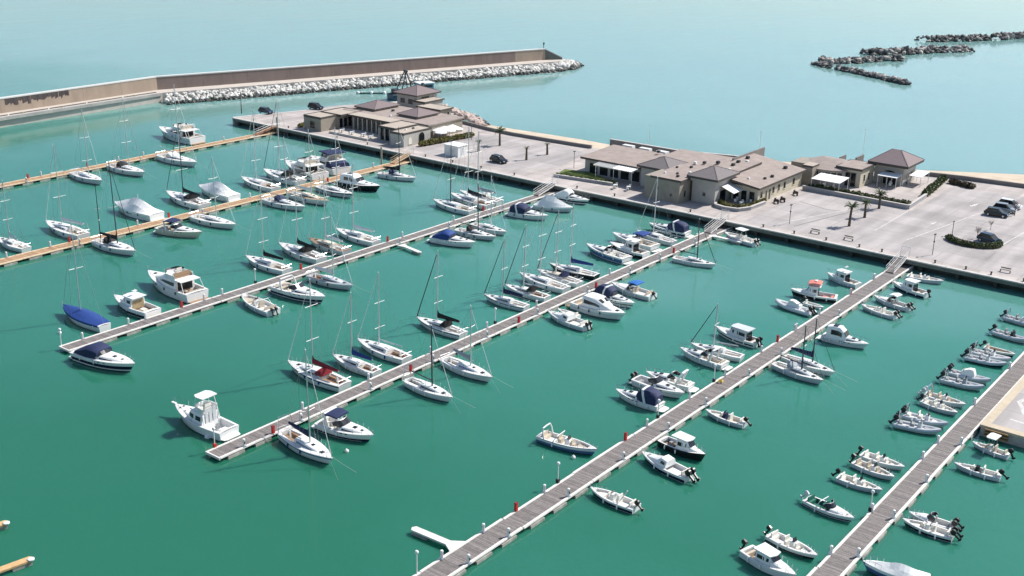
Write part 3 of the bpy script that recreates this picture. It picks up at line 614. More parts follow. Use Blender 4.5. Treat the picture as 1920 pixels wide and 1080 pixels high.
W(oB, B, STUCCOT, 'wall', (199.001, 211.5, 99.9, 118.5, Q - .5, 5.9)); slope_roof(B, 200.02 - 200, 212.4 - 200, 100.4 - 112, 119.3 - 112, 6.5 - Q, 6.7 - Q, 6.5 - Q, 6.3 - Q)
W(oB, B, STUCCOG, 'wall', (192.2, 199.0, 100.0, 105.0, Q - .5, 5.9)); hip(B, 191.3 - 200, 200.4 - 200, 99.1 - 112, 105.9 - 112, 6.55 - Q, 2.0, mat('roof_slate', (.17, .15, .15)), th=.42)
W(oB, B, STUCCOG, 'eaves_band', (191.9, 199.6, 99.7, 105.3, 5.9, 6.54))
vents(B, [(191.5 - 200, 110.8 - 112, 6.45 - Q, .22), (192.5 - 200, 108.6 - 112, 6.45 - Q, .25), (190.6 - 200, 107.4 - 112, 6.43 - Q, .3), (194.6 - 200, 107 - 112, 6.48 - Q, .28), (196.8 - 200, 111.2 - 112, 6.5 - Q, .25), (198.6 - 200, 109 - 112, 6.52 - Q, .3), (202 - 200, 110 - 112, 6.6 - Q, .35), (203.2 - 200, 108.6 - 112, 6.65 - Q, .35), (205 - 200, 106.5 - 112, 6.7 - Q, .4), (207.2 - 200, 120.2 - 112, 6.1 - Q, .35), (207.6 - 200, 122 - 112, 6.1 - Q, .35)])
for k in range(3): W(oB, B, METALW, 'skylight', (209.2, 210.4, 121.0 + 4.3 * k, 123.6 + 4.3 * k, 5.4, 6.0))
for k in range(5): win_x(B, 197.2 - 200, 120.0 + 2.6 * k - 112, 122.0 + 2.6 * k - 112, .1, 2.3, STUCCOG, name='glass_door')
win_x(B, 195.4 - 200, 114.4 - 112, 114.9 - 112, 1.5, 2.0); win_x(B, 188.4 - 200, 107.2 - 112, 107.6 - 112, 1.2, 1.7, STUCCOT); win_x(B, 188.4 - 200, 110.3 - 112, 110.6 - 112, 2.2, 2.6, STUCCOT)
win_x(B, 192.2 - 200, 102.0 - 112, 102.6 - 112, 1.4, 2.1); win_y(B, 105.6 - 112, 190.2 - 200, 190.8 - 200, 1.0, 2.2, STUCCOT); win_x(B, 199.0 - 200, 105.03 - 112, 105.5 - 112, .1, 2.2, STUCCOT, name='door')
win_y(B, 100.0 - 112, 194.2 - 200, 196.6 - 200, .1, 2.4, STUCCOG, name='glass_door')
pg = MB()
for y in (120.0, 124.4, 128.8): pg.tube([(194.1 - 200, y - 112, 0), (194.1 - 200, y - 112, 2.75)], .07, 6)
pg.bar((194.1 - 200, 119.6 - 112, 2.8), (194.1 - 200, 129.3 - 112, 2.8), .14, .18); pg.build('pergola_frame', METALW, B)
for k in range(12): MB().bar((193.8 - 200, 124.6 + .42 * k - 112, 2.95), (197.1 - 200, 124.6 + .42 * k - 112, 3.15), .10, .12).build('pergola_beam', METALW, B)
aw = MB()
for k in range(9): 
    y0 = 119.7 + .54 * k - 112; aw.loft([[(193.7 - 200, y0, 2.92), (197.1 - 200, y0, 3.16), (197.1 - 200, y0, 3.12), (193.7 - 200, y0, 2.88)], [(193.7 - 200, y0 + .27, 3.02), (197.1 - 200, y0 + .27, 3.26), (197.1 - 200, y0 + .27, 3.22), (193.7 - 200, y0 + .27, 2.98)], [(193.7 - 200, y0 + .54, 2.92), (197.1 - 200, y0 + .54, 3.16), (197.1 - 200, y0 + .54, 3.12), (193.7 - 200, y0 + .54, 2.88)]])
aw.build('awning', WHITEC, B)
MB().loft([[(194.4 - 200, 99.85 - 112, 3.35), (198.6 - 200, 99.85 - 112, 3.35), (198.6 - 200, 99.85 - 112, 3.27), (194.4 - 200, 99.85 - 112, 3.27)], [(194.2 - 200, 97.0 - 112, 2.45), (198.4 - 200, 97.0 - 112, 2.45), (198.4 - 200, 97.0 - 112, 2.38), (194.2 - 200, 97.0 - 112, 2.38)]]).build('awning', WHITEC, B)
# --- right wing with arched windows
Wg = thing('arcade_building', 'cream building with a big pinkish roof and a row of windows on its sunlit side', 'building', (207, 99, Q)); oW = (207, 99, Q)
W(oW, Wg, STUCCO, 'wall', (198.2, 217.8, 93.9, 99.6, Q - .5, 5.0)); W(oW, Wg, STUCCO, 'wall', (200.0, 217.8, 99.601, 105.0, Q - .5, 5.6))
slope_roof(Wg, 197.5 - 207, 218.4 - 207, 93.3 - 99, 105.3 - 99, 5.25 - Q, 5.25 - Q, 6.75 - Q, 6.75 - Q)
W(oW, Wg, GREYW, 'parapet', (209.5, 223.6, 105.35, 105.7, 5.0, 7.15))
for k, (a, ar) in enumerate(((199.2, 0), (201.4, 1), (202.9, 1), (204.4, 0), (206.8, 0), (209.4, 0), (213.6, 0))):
    win_y(Wg, 93.9 - 99, a - 207, a + (.9 if not ar else .7) - 207, 1.0 if not ar else .1, 2.3 if not ar else 1.8, STUCCO, GLASS, arch_=bool(ar), name='window' if not ar else 'arched_door')
for k in range(3): win_x(Wg, 198.2 - 207, 94.6 + 1.7 * k - 99, 95.7 + 1.7 * k - 99, .3, 2.3, STUCCOG)
vents(Wg, [(202.5 - 207, 102.6 - 99, 6.4 - Q, .3), (206 - 207, 103.6 - 99, 6.5 - Q, .4), (209 - 207, 104 - 99, 6.55 - Q, .4), (211 - 207, 103 - 99, 6.42 - Q, .35), (213.5 - 207, 104.2 - 99, 6.6 - Q, .4), (214.6 - 207, 96.2 - 99, 5.62 - Q, .4), (201 - 207, 97.5 - 99, 5.78 - Q, .25), (204 - 207, 95.5 - 99, 5.5 - Q, .3), (206.6 - 207, 95.2 - 99, 5.48 - Q, .35)])
# --- group at the right: round restaurant, glass block, hipped villa
Cb = thing('round_restaurant', 'tan restaurant with a half-round brown roof and a white terrace canopy', 'building', (224, 92, Q)); oC = (224, 92, Q)
W(oC, Cb, STUCCOT, 'wall', (219.4, 222.6, 92.4, 94.6, Q - .5, 5.7)); Fl(oC, Cb, 219.4, 222.6, 92.4, 94.6, 5.7, par=.15); W(oC, Cb, STUCCOT, 'wall', (222.601, 228, 93.2, 98.6, Q - .5, 5.4))
arc = [(4.2 + 6.4 * math.cos(a), 6.2 * math.sin(a)) for a in [math.pi * (.5 + k / 16) for k in range(17)]]
MB().prism([(x, y) for x, y in arc], -.5, 2.9).build('round_wall', STUCCOG, Cb)
MB().loft([[(4.2 + (x - 4.2) * 1.06, y * 1.06, 2.9) for x, y in arc], [(4.2 + (x - 4.2) * 1.06, y * 1.06, 3.2) for x, y in arc], [(5.2 + (x - 4.2) * .25, y * .35, 4.3) for x, y in arc]]).build('round_roof', ROOFP, Cb)
for k in range(3, 12):
    a0, a1 = math.pi * (.5 + (k + .12) / 16), math.pi * (.5 + (k + .88) / 16); q = lambda a, r_: (4.2 + (6.4 + r_) * math.cos(a), (6.2 + r_) * math.sin(a))
    MB().loft([[(*q(a, .03), 1.6), (*q(a, .03), 2.6), (*q(a, -.05), 2.6), (*q(a, -.05), 1.6)] for a in (a0, a1)]).build('window', GLASS, Cb)
def canopy_frame(name, label, x0, x1, y0, y1, z, hd=.35, n=3):
    t_ = thing(name, label, 'canopy', ((x0 + x1) / 2, (y0 + y1) / 2, Q)); a, b, c, d_ = (x0 - x1) / 2, (x1 - x0) / 2, (y0 - y1) / 2, (y1 - y0) / 2; z -= Q
    MB().loft([[(a, c, z), (a, d_, z), (a, d_, z + .08), (a, c, z + .08)], [(b, c, z + hd), (b, d_, z + hd), (b, d_, z + hd + .08), (b, c, z + hd + .08)]]).build('canopy_sheet', WHITEC, t_)
    for k in range(n):
        y_ = lerp(c + .12, d_ - .12, k / (n - 1))
        for x_, zz in ((a + .1, z), (b - .1, z + hd)): MB().tube([(x_, y_, 0), (x_, y_, zz)], .06, 5).build('post', METALW, t_)
    return t_
canopy_frame('terrace_canopy', 'white flat terrace canopy in front of the half-round roof', 215.8, 220.6, 84.9, 91.0, 4.15, .3)
Cc = thing('glass_front_building', 'small beige building with dark glass front between round restaurant and hipped villa', 'building', (227, 86, Q)); oD = (227, 86, Q)
W(oD, Cc, STUCCO, 'wall', (224.2, 231.4, 84.0, 89.0, Q - .5, 5.55)); Fl(oD, Cc, 224.2, 231.4, 84.0, 89.0, 5.55, ov=.3, par=.2, m=ROOFP)
for k in range(3): win_x(Cc, 224.2 - 227, 85.0 + 1.2 * k - 86, 86.0 + 1.2 * k - 86, .1, 2.9, STUCCOT, name='glass_door')
win_y(Cc, 84.0 - 86, 226 - 227, 226.7 - 227, 1.0, 2.4); win_y(Cc, 84.0 - 86, 228.4 - 227, 229.1 - 227, 1.0, 2.4)
for q in ((232.0, 236, 88.2, 88.5), (230, 233.2, 91.0, 91.25)): W(oD, Cc, GREYW, 'roof_screen', (q[0], q[1], q[2], q[3], Q, 6.15))
Cd = thing('hipped_villa', 'pale villa with a large mauve hipped roof and an arched window', 'building', (235, 81, Q)); oE = (235, 81, Q)
W(oE, Cd, STUCCOG, 'wall', (231.6, 238.6, 77.8, 83.98, Q - .5, 5.8)); hip(Cd, 230.4 - 235, 239.8 - 235, 76.6 - 81, 85.2 - 81, 5.8 - Q, 2.7, ridge=.9, th=.5, shift=(.2, .2))
W(oE, Cd, STUCCO, 'cornice', (231.45, 238.75, 77.65, 84.1, 5.3, 5.5))
rg = [[(231.6 - 235 - .05, 80.7 - 81 + r_ * math.cos(a), 2.0 + r_ * .62 * math.sin(a)) for r_ in (1.55, 1.75)] + [(231.6 - 235 + .1, 80.7 - 81 + r_ * math.cos(a), 2.0 + r_ * .62 * math.sin(a)) for r_ in (1.75, 1.55)] for a in [math.pi * k / 10 for k in range(11)]]
ao = MB().loft(rg).build('arched_window', STUCCO, Cd); MB().loft([[(231.6 - 235 + d_, 80.7 - 81 + 1.55 * math.cos(a), 2.0 + .96 * math.sin(a)) for a in [math.pi * k / 10 for k in range(11)]] for d_ in (-.02, .06)]).build('pane', GLASS, ao)
for k in range(3): win_x(Cd, 231.6 - 235, 79.2 + 1.05 * k - 81, 80.1 + 1.05 * k - 81, .05, 1.75, STUCCO, name='glass_door')
win_y(Cd, 77.8 - 81, 233.6 - 235, 234.5 - 235, .1, 2.3, STUCCO, name='door'); win_y(Cd, 77.8 - 81, 236 - 235, 236.8 - 235, 1.0, 2.3, STUCCO)
canopy_frame('terrace_canopy', 'white canopy on posts against the front of the hipped villa', 228.2, 231.3, 77.9, 82.0, 4.1, .25)
canopy_frame('terrace_canopy', 'small white canopy beside the hedge at the seaward end of the villa', 233.2, 238.2, 74.6, 77.2, 3.9, .25, 2)
# --- white kiosk on the forecourt
kk = thing('kiosk', 'small white box-shaped kiosk on the forecourt', 'kiosk', (190.8, 164.2, Q)); 
MB().box(-1.6, 1.6, -2.0, 2.0, 0, 2.35).build('wall', METALW, kk); MB().box(-1.75, 1.75, -2.15, 2.15, 2.351, 2.5).build('roof', WHITEC, kk)
win_y(kk, -2.0, -.5, .3, .05, 1.9, METALW, LGREY, 'door'); win_x(kk, -1.6, -.9, .4, .9, 1.7, METALW, LGREY, 'shutter')
# --- terrace walls
wall_run('terrace_wall', 'low grey wall round the planted terrace of the round restaurant and the villa', [(215.2, 92.3), (214.9, 70.4), (226.0, 70.9)], Q - .3, Q + .75, .35, mat('wall_blue_grey', (.33, .33, .34), .85, .1, 1, bump=.2), COPE)
wall_run('terrace_wall', 'low white wall in front of the terrace lawn of the long restaurant', [(189.6, 136.2), (191.6, 122.9)], Q - .3, Q + .5, .35, mat('wall_blue_grey', (.33, .33, .34)), COPE, step=4)
wall_run('terrace_wall', 'curved low grey planter wall by the middle pontoon gangway', [(193.8, 100.4), (191.2, 99.2), (190.6, 97.0), (191.2, 94.4), (193.8, 93.2), (199.5, 92.9)], Q - .3, Q + .55, .35, mat('wall_blue_grey', (.33, .33, .34)), COPE, step=3)
# ------------------------------------------------------------------ boats: shapes shared by all kinds (local +x = bow)
class Hull:
    def __init__(s, L, B, F, tr=.75, tm=.42, p=2.1, sh=.28, rake=.09, wl=.9, sr=0.0):
        s.L, s.B, s.F, s.tr, s.tm, s.p, s.sh, s.rake, s.wl, s.sr = L, B, F, tr, tm, p, sh, rake, wl, sr
    def hb(s, t):
        if t < s.tm: return s.B / 2 * (s.tr + (1 - s.tr) * math.sin(t / s.tm * math.pi / 2))
        u = (t - s.tm) / (1 - s.tm); return s.B / 2 * max(.025, 1 - u ** s.p)
    def zd(s, t): return s.F * (1 + s.sh * max(0, (t - .25) / .75) ** 1.6)
    def x(s, t, k=1.0): return s.L * (t - .5) - s.rake * s.L * (1 - k) * t ** 5 + s.sr * s.L * (1 - k) * (1 - t) ** 6
    def t(s, x): return x / s.L + .5
    def side(s, t, z):                                   # half breadth at height z
        u = max(0, (t - s.tm) / (1 - s.tm)); w = s.wl - .42 * u ** 1.4; k = max(0, min(1, z / s.zd(t)))
        return s.hb(t) * (w + (1 - w) * k ** .8)
def make_hull(r, H, hullm=WHITE, stripem=None, band=(.62, .82), boot=ANTIF, rail=None, name='hull'):
    mb = MB(); rings = []
    ts = [0, .08, .2, .33, .46, .58, .69, .78, .86, .92, .965, 1]
    for t in ts:
        zd = H.zd(t); lv = [-.35 * (1 - t ** 3), .07 * zd + .02, band[0] * zd, band[1] * zd, zd]
        pr = [(H.x(t, -.3), 0, lv[0])]
        pr.append((H.x(t, 0), H.side(t, 0) * .82, -.12))
        for z in lv[1:]: pr.append((H.x(t, z / zd), H.side(t, z), z))
        rings.append([(a, -b_, c) for a, b_, c in reversed(pr[1:])] + pr)
    ms = [0, 1, 0, 2, 2, 2, 2, 0, 1, 0]
    mb.loft(rings, False, (False, False), ms)
    n = len(rings[0]); mb.add(rings[0], [tuple(range(n - 1, -1, -1))], 0)
    o = mb.build(name, [hullm, stripem or hullm, boot], r, True)
    for sgn in (1, -1):                                  # rub rail along the sheer, proud of hull and deck
        rb = MB().tube([(H.x(t), sgn * H.hb(t), H.zd(t) - .02) for t in ts], .035, 4)
        rb.build('rub_rail', rail or hullm, o, True)
    return o
def make_deck(r, H, m=OFFW, cock=None, sole=None, side=.4, depth=.5, liner=WHITE, camber=.05, walk=None):
    """cock = (t0, t1): open cockpit with side decks `side` wide; the rest is decked over"""
    t0, t1 = cock if cock else (2, 2)
    ts = sorted(set([0, .1, .22, .35, .48, .6, .7, .79, .86, .92, .965, .995] + ([t0, t1, (t0 + t1) / 2] if cock else [])))
    mb = MB(); dz = .012
    def inner(t): return max(.08, min(H.hb(t) - side, H.B / 2 - side))
    for i in range(len(ts) - 1):
        a, b = ts[i], ts[i + 1]
        if cock and a >= t0 - 1e-6 and b <= t1 + 1e-6:
            for sg in (1, -1):
                mb.add([(H.x(a), sg * H.hb(a), H.zd(a) + dz), (H.x(b), sg * H.hb(b), H.zd(b) + dz), (H.x(b), sg * inner(b), H.zd(b) + dz + .02), (H.x(a), sg * inner(a), H.zd(a) + dz + .02)], [(0, 1, 2, 3) if sg < 0 else (3, 2, 1, 0)])
        else:
            ring = []
            for t in (a, b): ring.append([(H.x(t), k * H.hb(t), H.zd(t) + dz + camber * H.B * .5 * (1 - k * k) * min(1, H.hb(t) / (H.B * .3))) for k in (-1, -.5, 0, .5, 1)])
            mb.loft(ring, False, (False, False))
    d = mb.build('deck', m, r, True)
    if cock:
        cs = [t for t in ts if t0 - 1e-6 <= t <= t1 + 1e-6]; mb = MB(); zs = H.zd((t0 + t1) / 2) - depth
        for i in range(len(cs) - 1):
            a, b = cs[i], cs[i + 1]
            for sg in (1, -1):
                mb.add([(H.x(a), sg * inner(a), H.zd(a) + .03), (H.x(b), sg * inner(b), H.zd(b) + .03), (H.x(b), sg * inner(b) * .93, zs), (H.x(a), sg * inner(a) * .93, zs)], [(0, 1, 2, 3) if sg > 0 else (3, 2, 1, 0)])
            mb.add([(H.x(a), inner(a) * .93, zs), (H.x(b), inner(b) * .93, zs), (H.x(b), -inner(b) * .93, zs), (H.x(a), -inner(a) * .93, zs)], [(3, 2, 1, 0)], 1)
        for t, fl in ((t0, 0), (t1, 1)):
            mb.add([(H.x(t), inner(t), H.zd(t) + .06), (H.x(t), -inner(t), H.zd(t) + .06), (H.x(t), -inner(t) * .93, zs), (H.x(t), inner(t) * .93, zs)], [(0, 1, 2, 3) if fl else (3, 2, 1, 0)])
        mb.build('cockpit', [liner, sole or m], r, False)
    return d, inner
def house(secs):
    """cabin trunk from sections (x, zbase, half width at base, half width at shoulder, height)"""
    mb = MB(); rg = []
    for x, zb, w0, w1, h in secs:
        rg.append([(x, -w0, zb), (x, -w1, zb + .78 * h), (x, -w1 * .82, zb + h * .96), (x, 0, zb + h * 1.03), (x, w1 * .82, zb + h * .96), (x, w1, zb + .78 * h), (x, w0, zb)])
    return mb.loft(rg, True)
def sec_at(secs, x):
    for i in range(len(secs) - 1):
        a, b = secs[i], secs[i + 1]
        lo, hi = sorted((a[0], b[0]))
        if lo - 1e-6 <= x <= hi + 1e-6:
            t = (x - a[0]) / (b[0] - a[0] or 1); return [lerp(a[k], b[k], t) for k in range(5)]
    return list(secs[0] if abs(x - secs[0][0]) < abs(x - secs[-1][0]) else secs[-1])
def side_windows(parent, secs, x0, x1, a0=.25, a1=.85, n=3, name='window', m=GLASS, taper=.0):
    for sg in (1, -1):
        mb = MB(); rg = []
        for i in range(n + 1):
            x = lerp(x0, x1, i / n); _, zb, w0, w1, h = sec_at(secs, x); aa = a0; ab = a1 - taper * (i / n)
            def P(a, off): return (x, sg * (lerp(w0, w1, a) + off), zb + .78 * h * a)
            rg.append([P(aa, .014), P(ab, .014), P(ab, -.03), P(aa, -.03)])
        mb.loft(rg, True); mb.build(name, m, parent)
def rail(parent, pts, posts, r=.016, name='guard_rail', h0=0.0, m=STEEL, mid=False):
    mb = MB(); mb.tube(pts, r, 4)
    if mid: mb.tube([(p[0], p[1], p[2] - .28) for p in pts], r * .8, 4)
    for b, t in posts: mb.tube([b, t], r, 4)
    return mb.build(name, m, parent, True)
def bow_rail(r, H, ta=.66, tb=.985, h=.6, name='pulpit'):
    mb = MB(); tt = [lerp(ta, tb, i / 6) for i in range(7)]
    pts = [(H.x(t) + (.12 if i == 6 else 0), H.hb(t) * .93, H.zd(t) + h) for i, t in enumerate(tt)]
    allp = pts + [(a, -b, c) for a, b, c in reversed(pts)]
    mb.tube(allp, .019, 4)
    for i in range(0, 7, 2):
        for sg in (1, -1): mb.tube([(pts[i][0], sg * pts[i][1], pts[i][2]), (H.x(tt[i]), sg * H.hb(tt[i]) * .95, H.zd(tt[i]))], .017, 4)
    return mb.build(name, STEEL, r, True)
def fenders(r, H, ts, m=WHITEC, name='fender'):
    for t, sg in ts:
        mb = MB(); y = sg * (H.side(t, H.F * .5) + .13); z = H.zd(t)
        mb.loft([[(H.x(t) + q * math.cos(k * math.pi / 3), y + q * math.sin(k * math.pi / 3), zz) for k in range(6)] for q, zz in ((.03, z - .06), (.09, z - .14), (.095, z - .45), (.04, z - .55))])
        mb.build(name, m, r, True)
def outboard(r, x, y, z, tilt=.5, m=BLACK, s=1.0):
    e = MB(); ca, sa = math.cos(tilt), math.sin(tilt)
    def T(px, pz): return (x - (px * ca - pz * sa) * s, z + (pz * ca + px * sa) * s)
    rg = []
    for pz, lx0, lx1, wy in ((.05, .02, .42, .15), (.2, -.06, .50, .21), (.42, -.04, .50, .21), (.58, .03, .40, .15)):
        a = T(lx0, pz); b = T(lx1, pz); q = [(a, -.8), (a, .8), (b, .6), (b, -.6)]
        rg.append([(p[0], y + k * wy * s, p[1]) for p, k in q])
    e.loft(rg)
    o = e.build('outboard_motor', m, r, True)
    g = MB(); a = T(.12, .06); b = T(.16, -.75); g.bar((a[0], y, a[1]), (b[0], y, b[1]), .12 * s, .2 * s)
    c = T(-.05, -.62); d = T(.42, -.62); g.bar((c[0], y, c[1]), (d[0], y, d[1]), .11 * s, .16 * s)
    g.build('motor_leg', m, o)
    return o
def canopy(r, secs, m, name='canopy'):
    """cloth hood from sections (x, half width, z bottom, z top)"""
    rg = []
    for x, wy, z0, z1 in secs:
        h = z1 - z0
        rg.append([(x, -wy, z0), (x, -wy * .95, z0 + h * .72), (x, -wy * .66, z0 + h * .97), (x, 0, z1), (x, wy * .66, z0 + h * .97), (x, wy * .95, z0 + h * .72), (x, wy, z0)])
    return MB().loft(rg).build(name, m, r, True)
def screen(r, xb, zb, w, h, sl=.55, m=GLASS, L=.9, fm=ALU):
    """wrap-round windscreen: base at xb, raked back by sl, side wings L long"""
    mb = MB(); base = [(xb - L, -w), (xb - .15, -w * .93), (xb + .12, -w * .5), (xb + .18, 0), (xb + .12, w * .5), (xb - .15, w * .93), (xb - L, w)]
    hs = [.55, 1, 1, 1, 1, 1, .55]; rg = []
    for (bx, by), k in zip(base, hs):
        tx = bx - sl * k * (1 if k == 1 else .6)
        rg.append([(bx, by, zb), (bx + .02, by, zb), (tx + .02, by * .94, zb + h * k), (tx, by * .94, zb + h * k)])
    o = mb.loft(rg).build('windscreen', m, r)
    MB().tube([q[3] for q in rg], .028, 4).build('windscreen_frame', fm, o, True)
    return o
def arch(r, x, w, z0, z1, back=.5, m=WHITE, t=.12, name='radar_arch', wid=.28):
    mb = MB(); rg = []
    for px, py, pz in ((x, w, z0), (x - back * .6, w * .96, lerp(z0, z1, .65)), (x - back, w * .8, z1), (x - back, 0, z1 + .04), (x - back, -w * .8, z1), (x - back * .6, -w * .96, lerp(z0, z1, .65)), (x, -w, z0)):
        k = 1 if abs(py) < w * .9 else 0
        dy, dz = (0, t / 2) if k else (t / 2, 0)
        rg.append([(px - wid / 2, py - dy, pz - dz), (px + wid / 2, py - dy, pz - dz), (px + wid / 2, py + dy, pz + dz), (px - wid / 2, py + dy, pz + dz)])
    return mb.loft(rg).build(name, m, r, True)
def seat(r, x0, x1, y0, y1, z, h=.42, back=None, m=SEATW, name='seat'):
    mb = MB().box(x0, x1, y0, y1, z, z + h, 0, .03)
    if back == 'aft': mb.box(x0 - .02, x0 + .14, y0, y1, z + h - .02, z + h + .45, 0, .02)
    if back == 'fore': mb.box(x1 - .14, x1 + .02, y0, y1, z + h - .02, z + h + .45, 0, .02)
    return mb.build(name, m, r)
def hatch(r, x, z, w=.5, m=GLASS, y=0, name='deck_hatch'):
    return MB().box(x - w / 2, x + w / 2, y - w / 2, y + w / 2, z - .03, z + .05, 0, .03).build(name, m, r)
def swim_platform(r, H, d=.7, m=OFFW, z=.28):
    w = H.hb(0) * .9; x = -H.L / 2
    return MB().prism([(x + .05, -w), (x - d + .15, -w * .92), (x - d, -w * .7), (x - d, w * .7), (x - d + .15, w * .92), (x + .05, w)], z - .1, z).build('swim_platform', m, r)

# ------------------------------------------------------------------ sailing boats
def sail(r, L, o):
    B = L * o.get('beam', .29); F = .074 * L + .16
    H = Hull(L, B, F, .72, .42, 2.1, .22, .085, .88, .02)
    make_hull(r, H, o.get('hull', WHITE), o.get('stripe'), (.70, .86), o.get('boot', ANTIF))
    dk = o.get('deck', OFFW)
    make_deck(r, H, dk, (.035, .34), o.get('sole', TEAK), .34 * B / 2.9 + .12, .45)
    zd = H.F; tc0, tc1 = .34, .76; ch = .40 + .006 * L
    secs = []
    for t, k, q in ((tc0, .60, .92), (.44, .62, 1.0), (.56, .60, .92), (.67, .56, .62), (tc1, .42, .12)):
        secs.append((H.x(t), H.zd(t) - .02, H.hb(t) * k, H.hb(t) * k * .86, ch * q + .05))
    c = house(secs).build('coachroof', o.get('roof', WHITE), r, True)
    side_windows(c, secs, H.x(.385), H.x(.68), .28, .9, 4, taper=.3, m=o.get('glass', GLASS))
    hatch(r, H.x(.80), H.zd(.8) + .08, .5); hatch(c, H.x(.62), H.zd(.62) + ch * .82, .42)
    MB().box(H.x(.345), H.x(.42), -.3, .3, zd + ch * .9, zd + ch + .10, 0, .02).build('companionway_hatch', o.get('chatch', OFFW), c)
    # rig
    mh = L * o.get('mh', 1.22); mx = H.x(.555); zt = H.F + ch; mm = o.get('mast', ALU)
    rk = .012 * mh
    ms = MB().tube([(mx, 0, zt - .1), (mx - rk * .5, 0, mh * .5), (mx - rk, 0, mh)], .105, 6, 0, .065).build('mast', mm, r, True)
    for k in (o.get('sp', (.42, .70))):
        z = mh * k; sw = B * .34
        MB().tube([(mx - rk * k - .16, -sw, z + .08), (mx - rk * k, 0, z), (mx - rk * k - .16, sw, z + .08)], .042, 4).build('spreader', o.get('spm', METALW), ms)
    MB().tube([(mx - rk, 0, mh), (mx - rk - .05, 0, mh + .35)], .012, 3).sph((mx - rk, 0, mh + .06), .09, 0, 6).build('masthead_light', METALW, ms)
    bz = zt + .75; bl = mx - H.x(.10)
    yb = o.get('swing', 0.0)
    bm_ = MB().tube([(mx - .1, 0, bz), (mx - bl, yb, bz + .12)], .07, 6).build('boom', mm, r, True)
    cv = o.get('cover')
    if cv:
        rg = []
        for q, hh, ww in ((0.0, 1.05, .16), (.06, .62, .21), (.3, .5, .2), (.7, .36, .17), (.97, .22, .11)):
            x = mx - .12 - (bl - .15) * q; y = yb * q; z = bz + .12 * q
            rg.append([(x, y - ww * .6, z - .1), (x, y - ww, z + hh * .3), (x, y, z + hh), (x, y + ww, z + hh * .3), (x, y + ww * .6, z - .1)])
        MB().loft(rg).build('sail_cover', cv, bm_, True)
    fx = H.x(.985); fz = H.zd(1) + .1
    fm = o.get('furl', METALW); fr = o.get('fr', .055)
    MB().tube([(fx, 0, fz), (lerp(fx, mx, .03), 0, lerp(fz, mh, .04)), (lerp(fx, mx - rk, .95), 0, lerp(fz, mh, .95))], fr, 5, 0, fr * .5).build('furled_jib', fm, r, True)
    wr = MB(); wr.tube([(mx - rk, 0, mh), (H.x(.01), 0, H.zd(0) + .05)], .014, 3)
    for sg in (1, -1):
        y = sg * H.hb(.53) * .9
        wr.tube([(mx - .15, y, H.zd(.54)), (mx - rk * .7 - .16, sg * B * .34, mh * .7), (mx - rk, 0, mh * .985)], .014, 3)
        wr.tube([(mx - .5, y, H.zd(.5)), (mx, 0, mh * .44)], .013, 3)
    wr.build('standing_rigging', WIRE, r)
    bow_rail(r, H, .84, .985, .6)
    pts = [(H.x(t), H.hb(t) * .95, H.zd(t) + .62) for t in (.16, .07, .01)]
    pr = MB().tube(pts + [(a, -b, c_) for a, b, c_ in reversed(pts)], .018, 4)
    for t in (.02, .16):
        for sg in (1, -1): pr.tube([(H.x(t), sg * H.hb(t) * .95, H.zd(t)), (H.x(t), sg * H.hb(t) * .95, H.zd(t) + .62)], .016, 4)
    pr.build('pushpit', STEEL, r, True)
    ll = MB()
    for sg in (1, -1):
        ll.tube([(H.x(t), sg * H.hb(t) * .96, H.zd(t) + .6) for t in (.16, .3, .45, .6, .72, .84)], .008, 3)
        for t in (.3, .45, .6, .72): ll.tube([(H.x(t), sg * H.hb(t) * .96, H.zd(t)), (H.x(t), sg * H.hb(t) * .96, H.zd(t) + .6)], .014, 3)
    ll.build('lifelines', STEEL, r)
    hd = o.get('hood')
    if hd:
        w_ = H.hb(.36) * .66
        canopy(r, [(H.x(.315), w_ * .96, zd + .25, zd + ch + .75), (H.x(.36), w_, zd + .3, zd + ch + .72), (H.x(.43), w_ * .92, zd + .35, zd + ch + .14)], hd, 'sprayhood')
    if o.get('wheel', L > 8.2):
        x = H.x(.13); z = H.F - .42
        wh = MB().box(x - .1, x + .1, -.12, .12, z, z + .85, 0, .03); rr = .42
        wh.tube([(x - .14, rr * math.cos(k * math.pi / 6), z + .8 + rr * math.sin(k * math.pi / 6)) for k in range(13)], .02, 4)
        wh.build('steering_wheel', METALW, r, True)
    else:
        MB().tube([(H.x(.04), 0, H.F + .12), (H.x(.16), .1, H.F + .2)], .03, 4).build('tiller', TEAK, r)
    ci = H.hb(.2) - .34 * B / 2.9 - .14
    for sg in (1, -1):
        y0, y1 = sorted((sg * ci * .92, sg * (ci * .5)))
        MB().box(H.x(.05), H.x(.33), y0, y1, H.F - .46, H.F - .1, 0, .01).build('bench', o.get('bench', OFFW), r)
    if o.get('bimini'):
        canopy(r, [(H.x(.03), B * .36, H.F + 1.55, H.F + 1.72), (H.x(.15), B * .38, H.F + 1.62, H.F + 1.86), (H.x(.27), B * .36, H.F + 1.55, H.F + 1.75)], o['bimini'], 'bimini')
        f = MB()
        for sg in (1, -1):
            for t in (.04, .15, .26): f.tube([(H.x(.15), sg * H.hb(.15) * .93, H.F), (H.x(t), sg * B * .36, H.F + 1.6)], .016, 3)
        f.build('bimini_frame', STEEL, r)
    if o.get('mizzen'):
        x = H.x(.12); h2 = mh * .72
        mz = MB().tube([(x, 0, H.F - .3), (x, 0, h2)], .09, 6, 0, .05).build('mizzen_mast', mm, r, True)
        MB().tube([(x, -.6, h2 * .6), (x, .6, h2 * .6)], .035, 4).build('spreader', mm, mz)
        MB().sph((x, 0, h2 * .42), .16, 0, 6).build('radar_dome', METALW, mz)
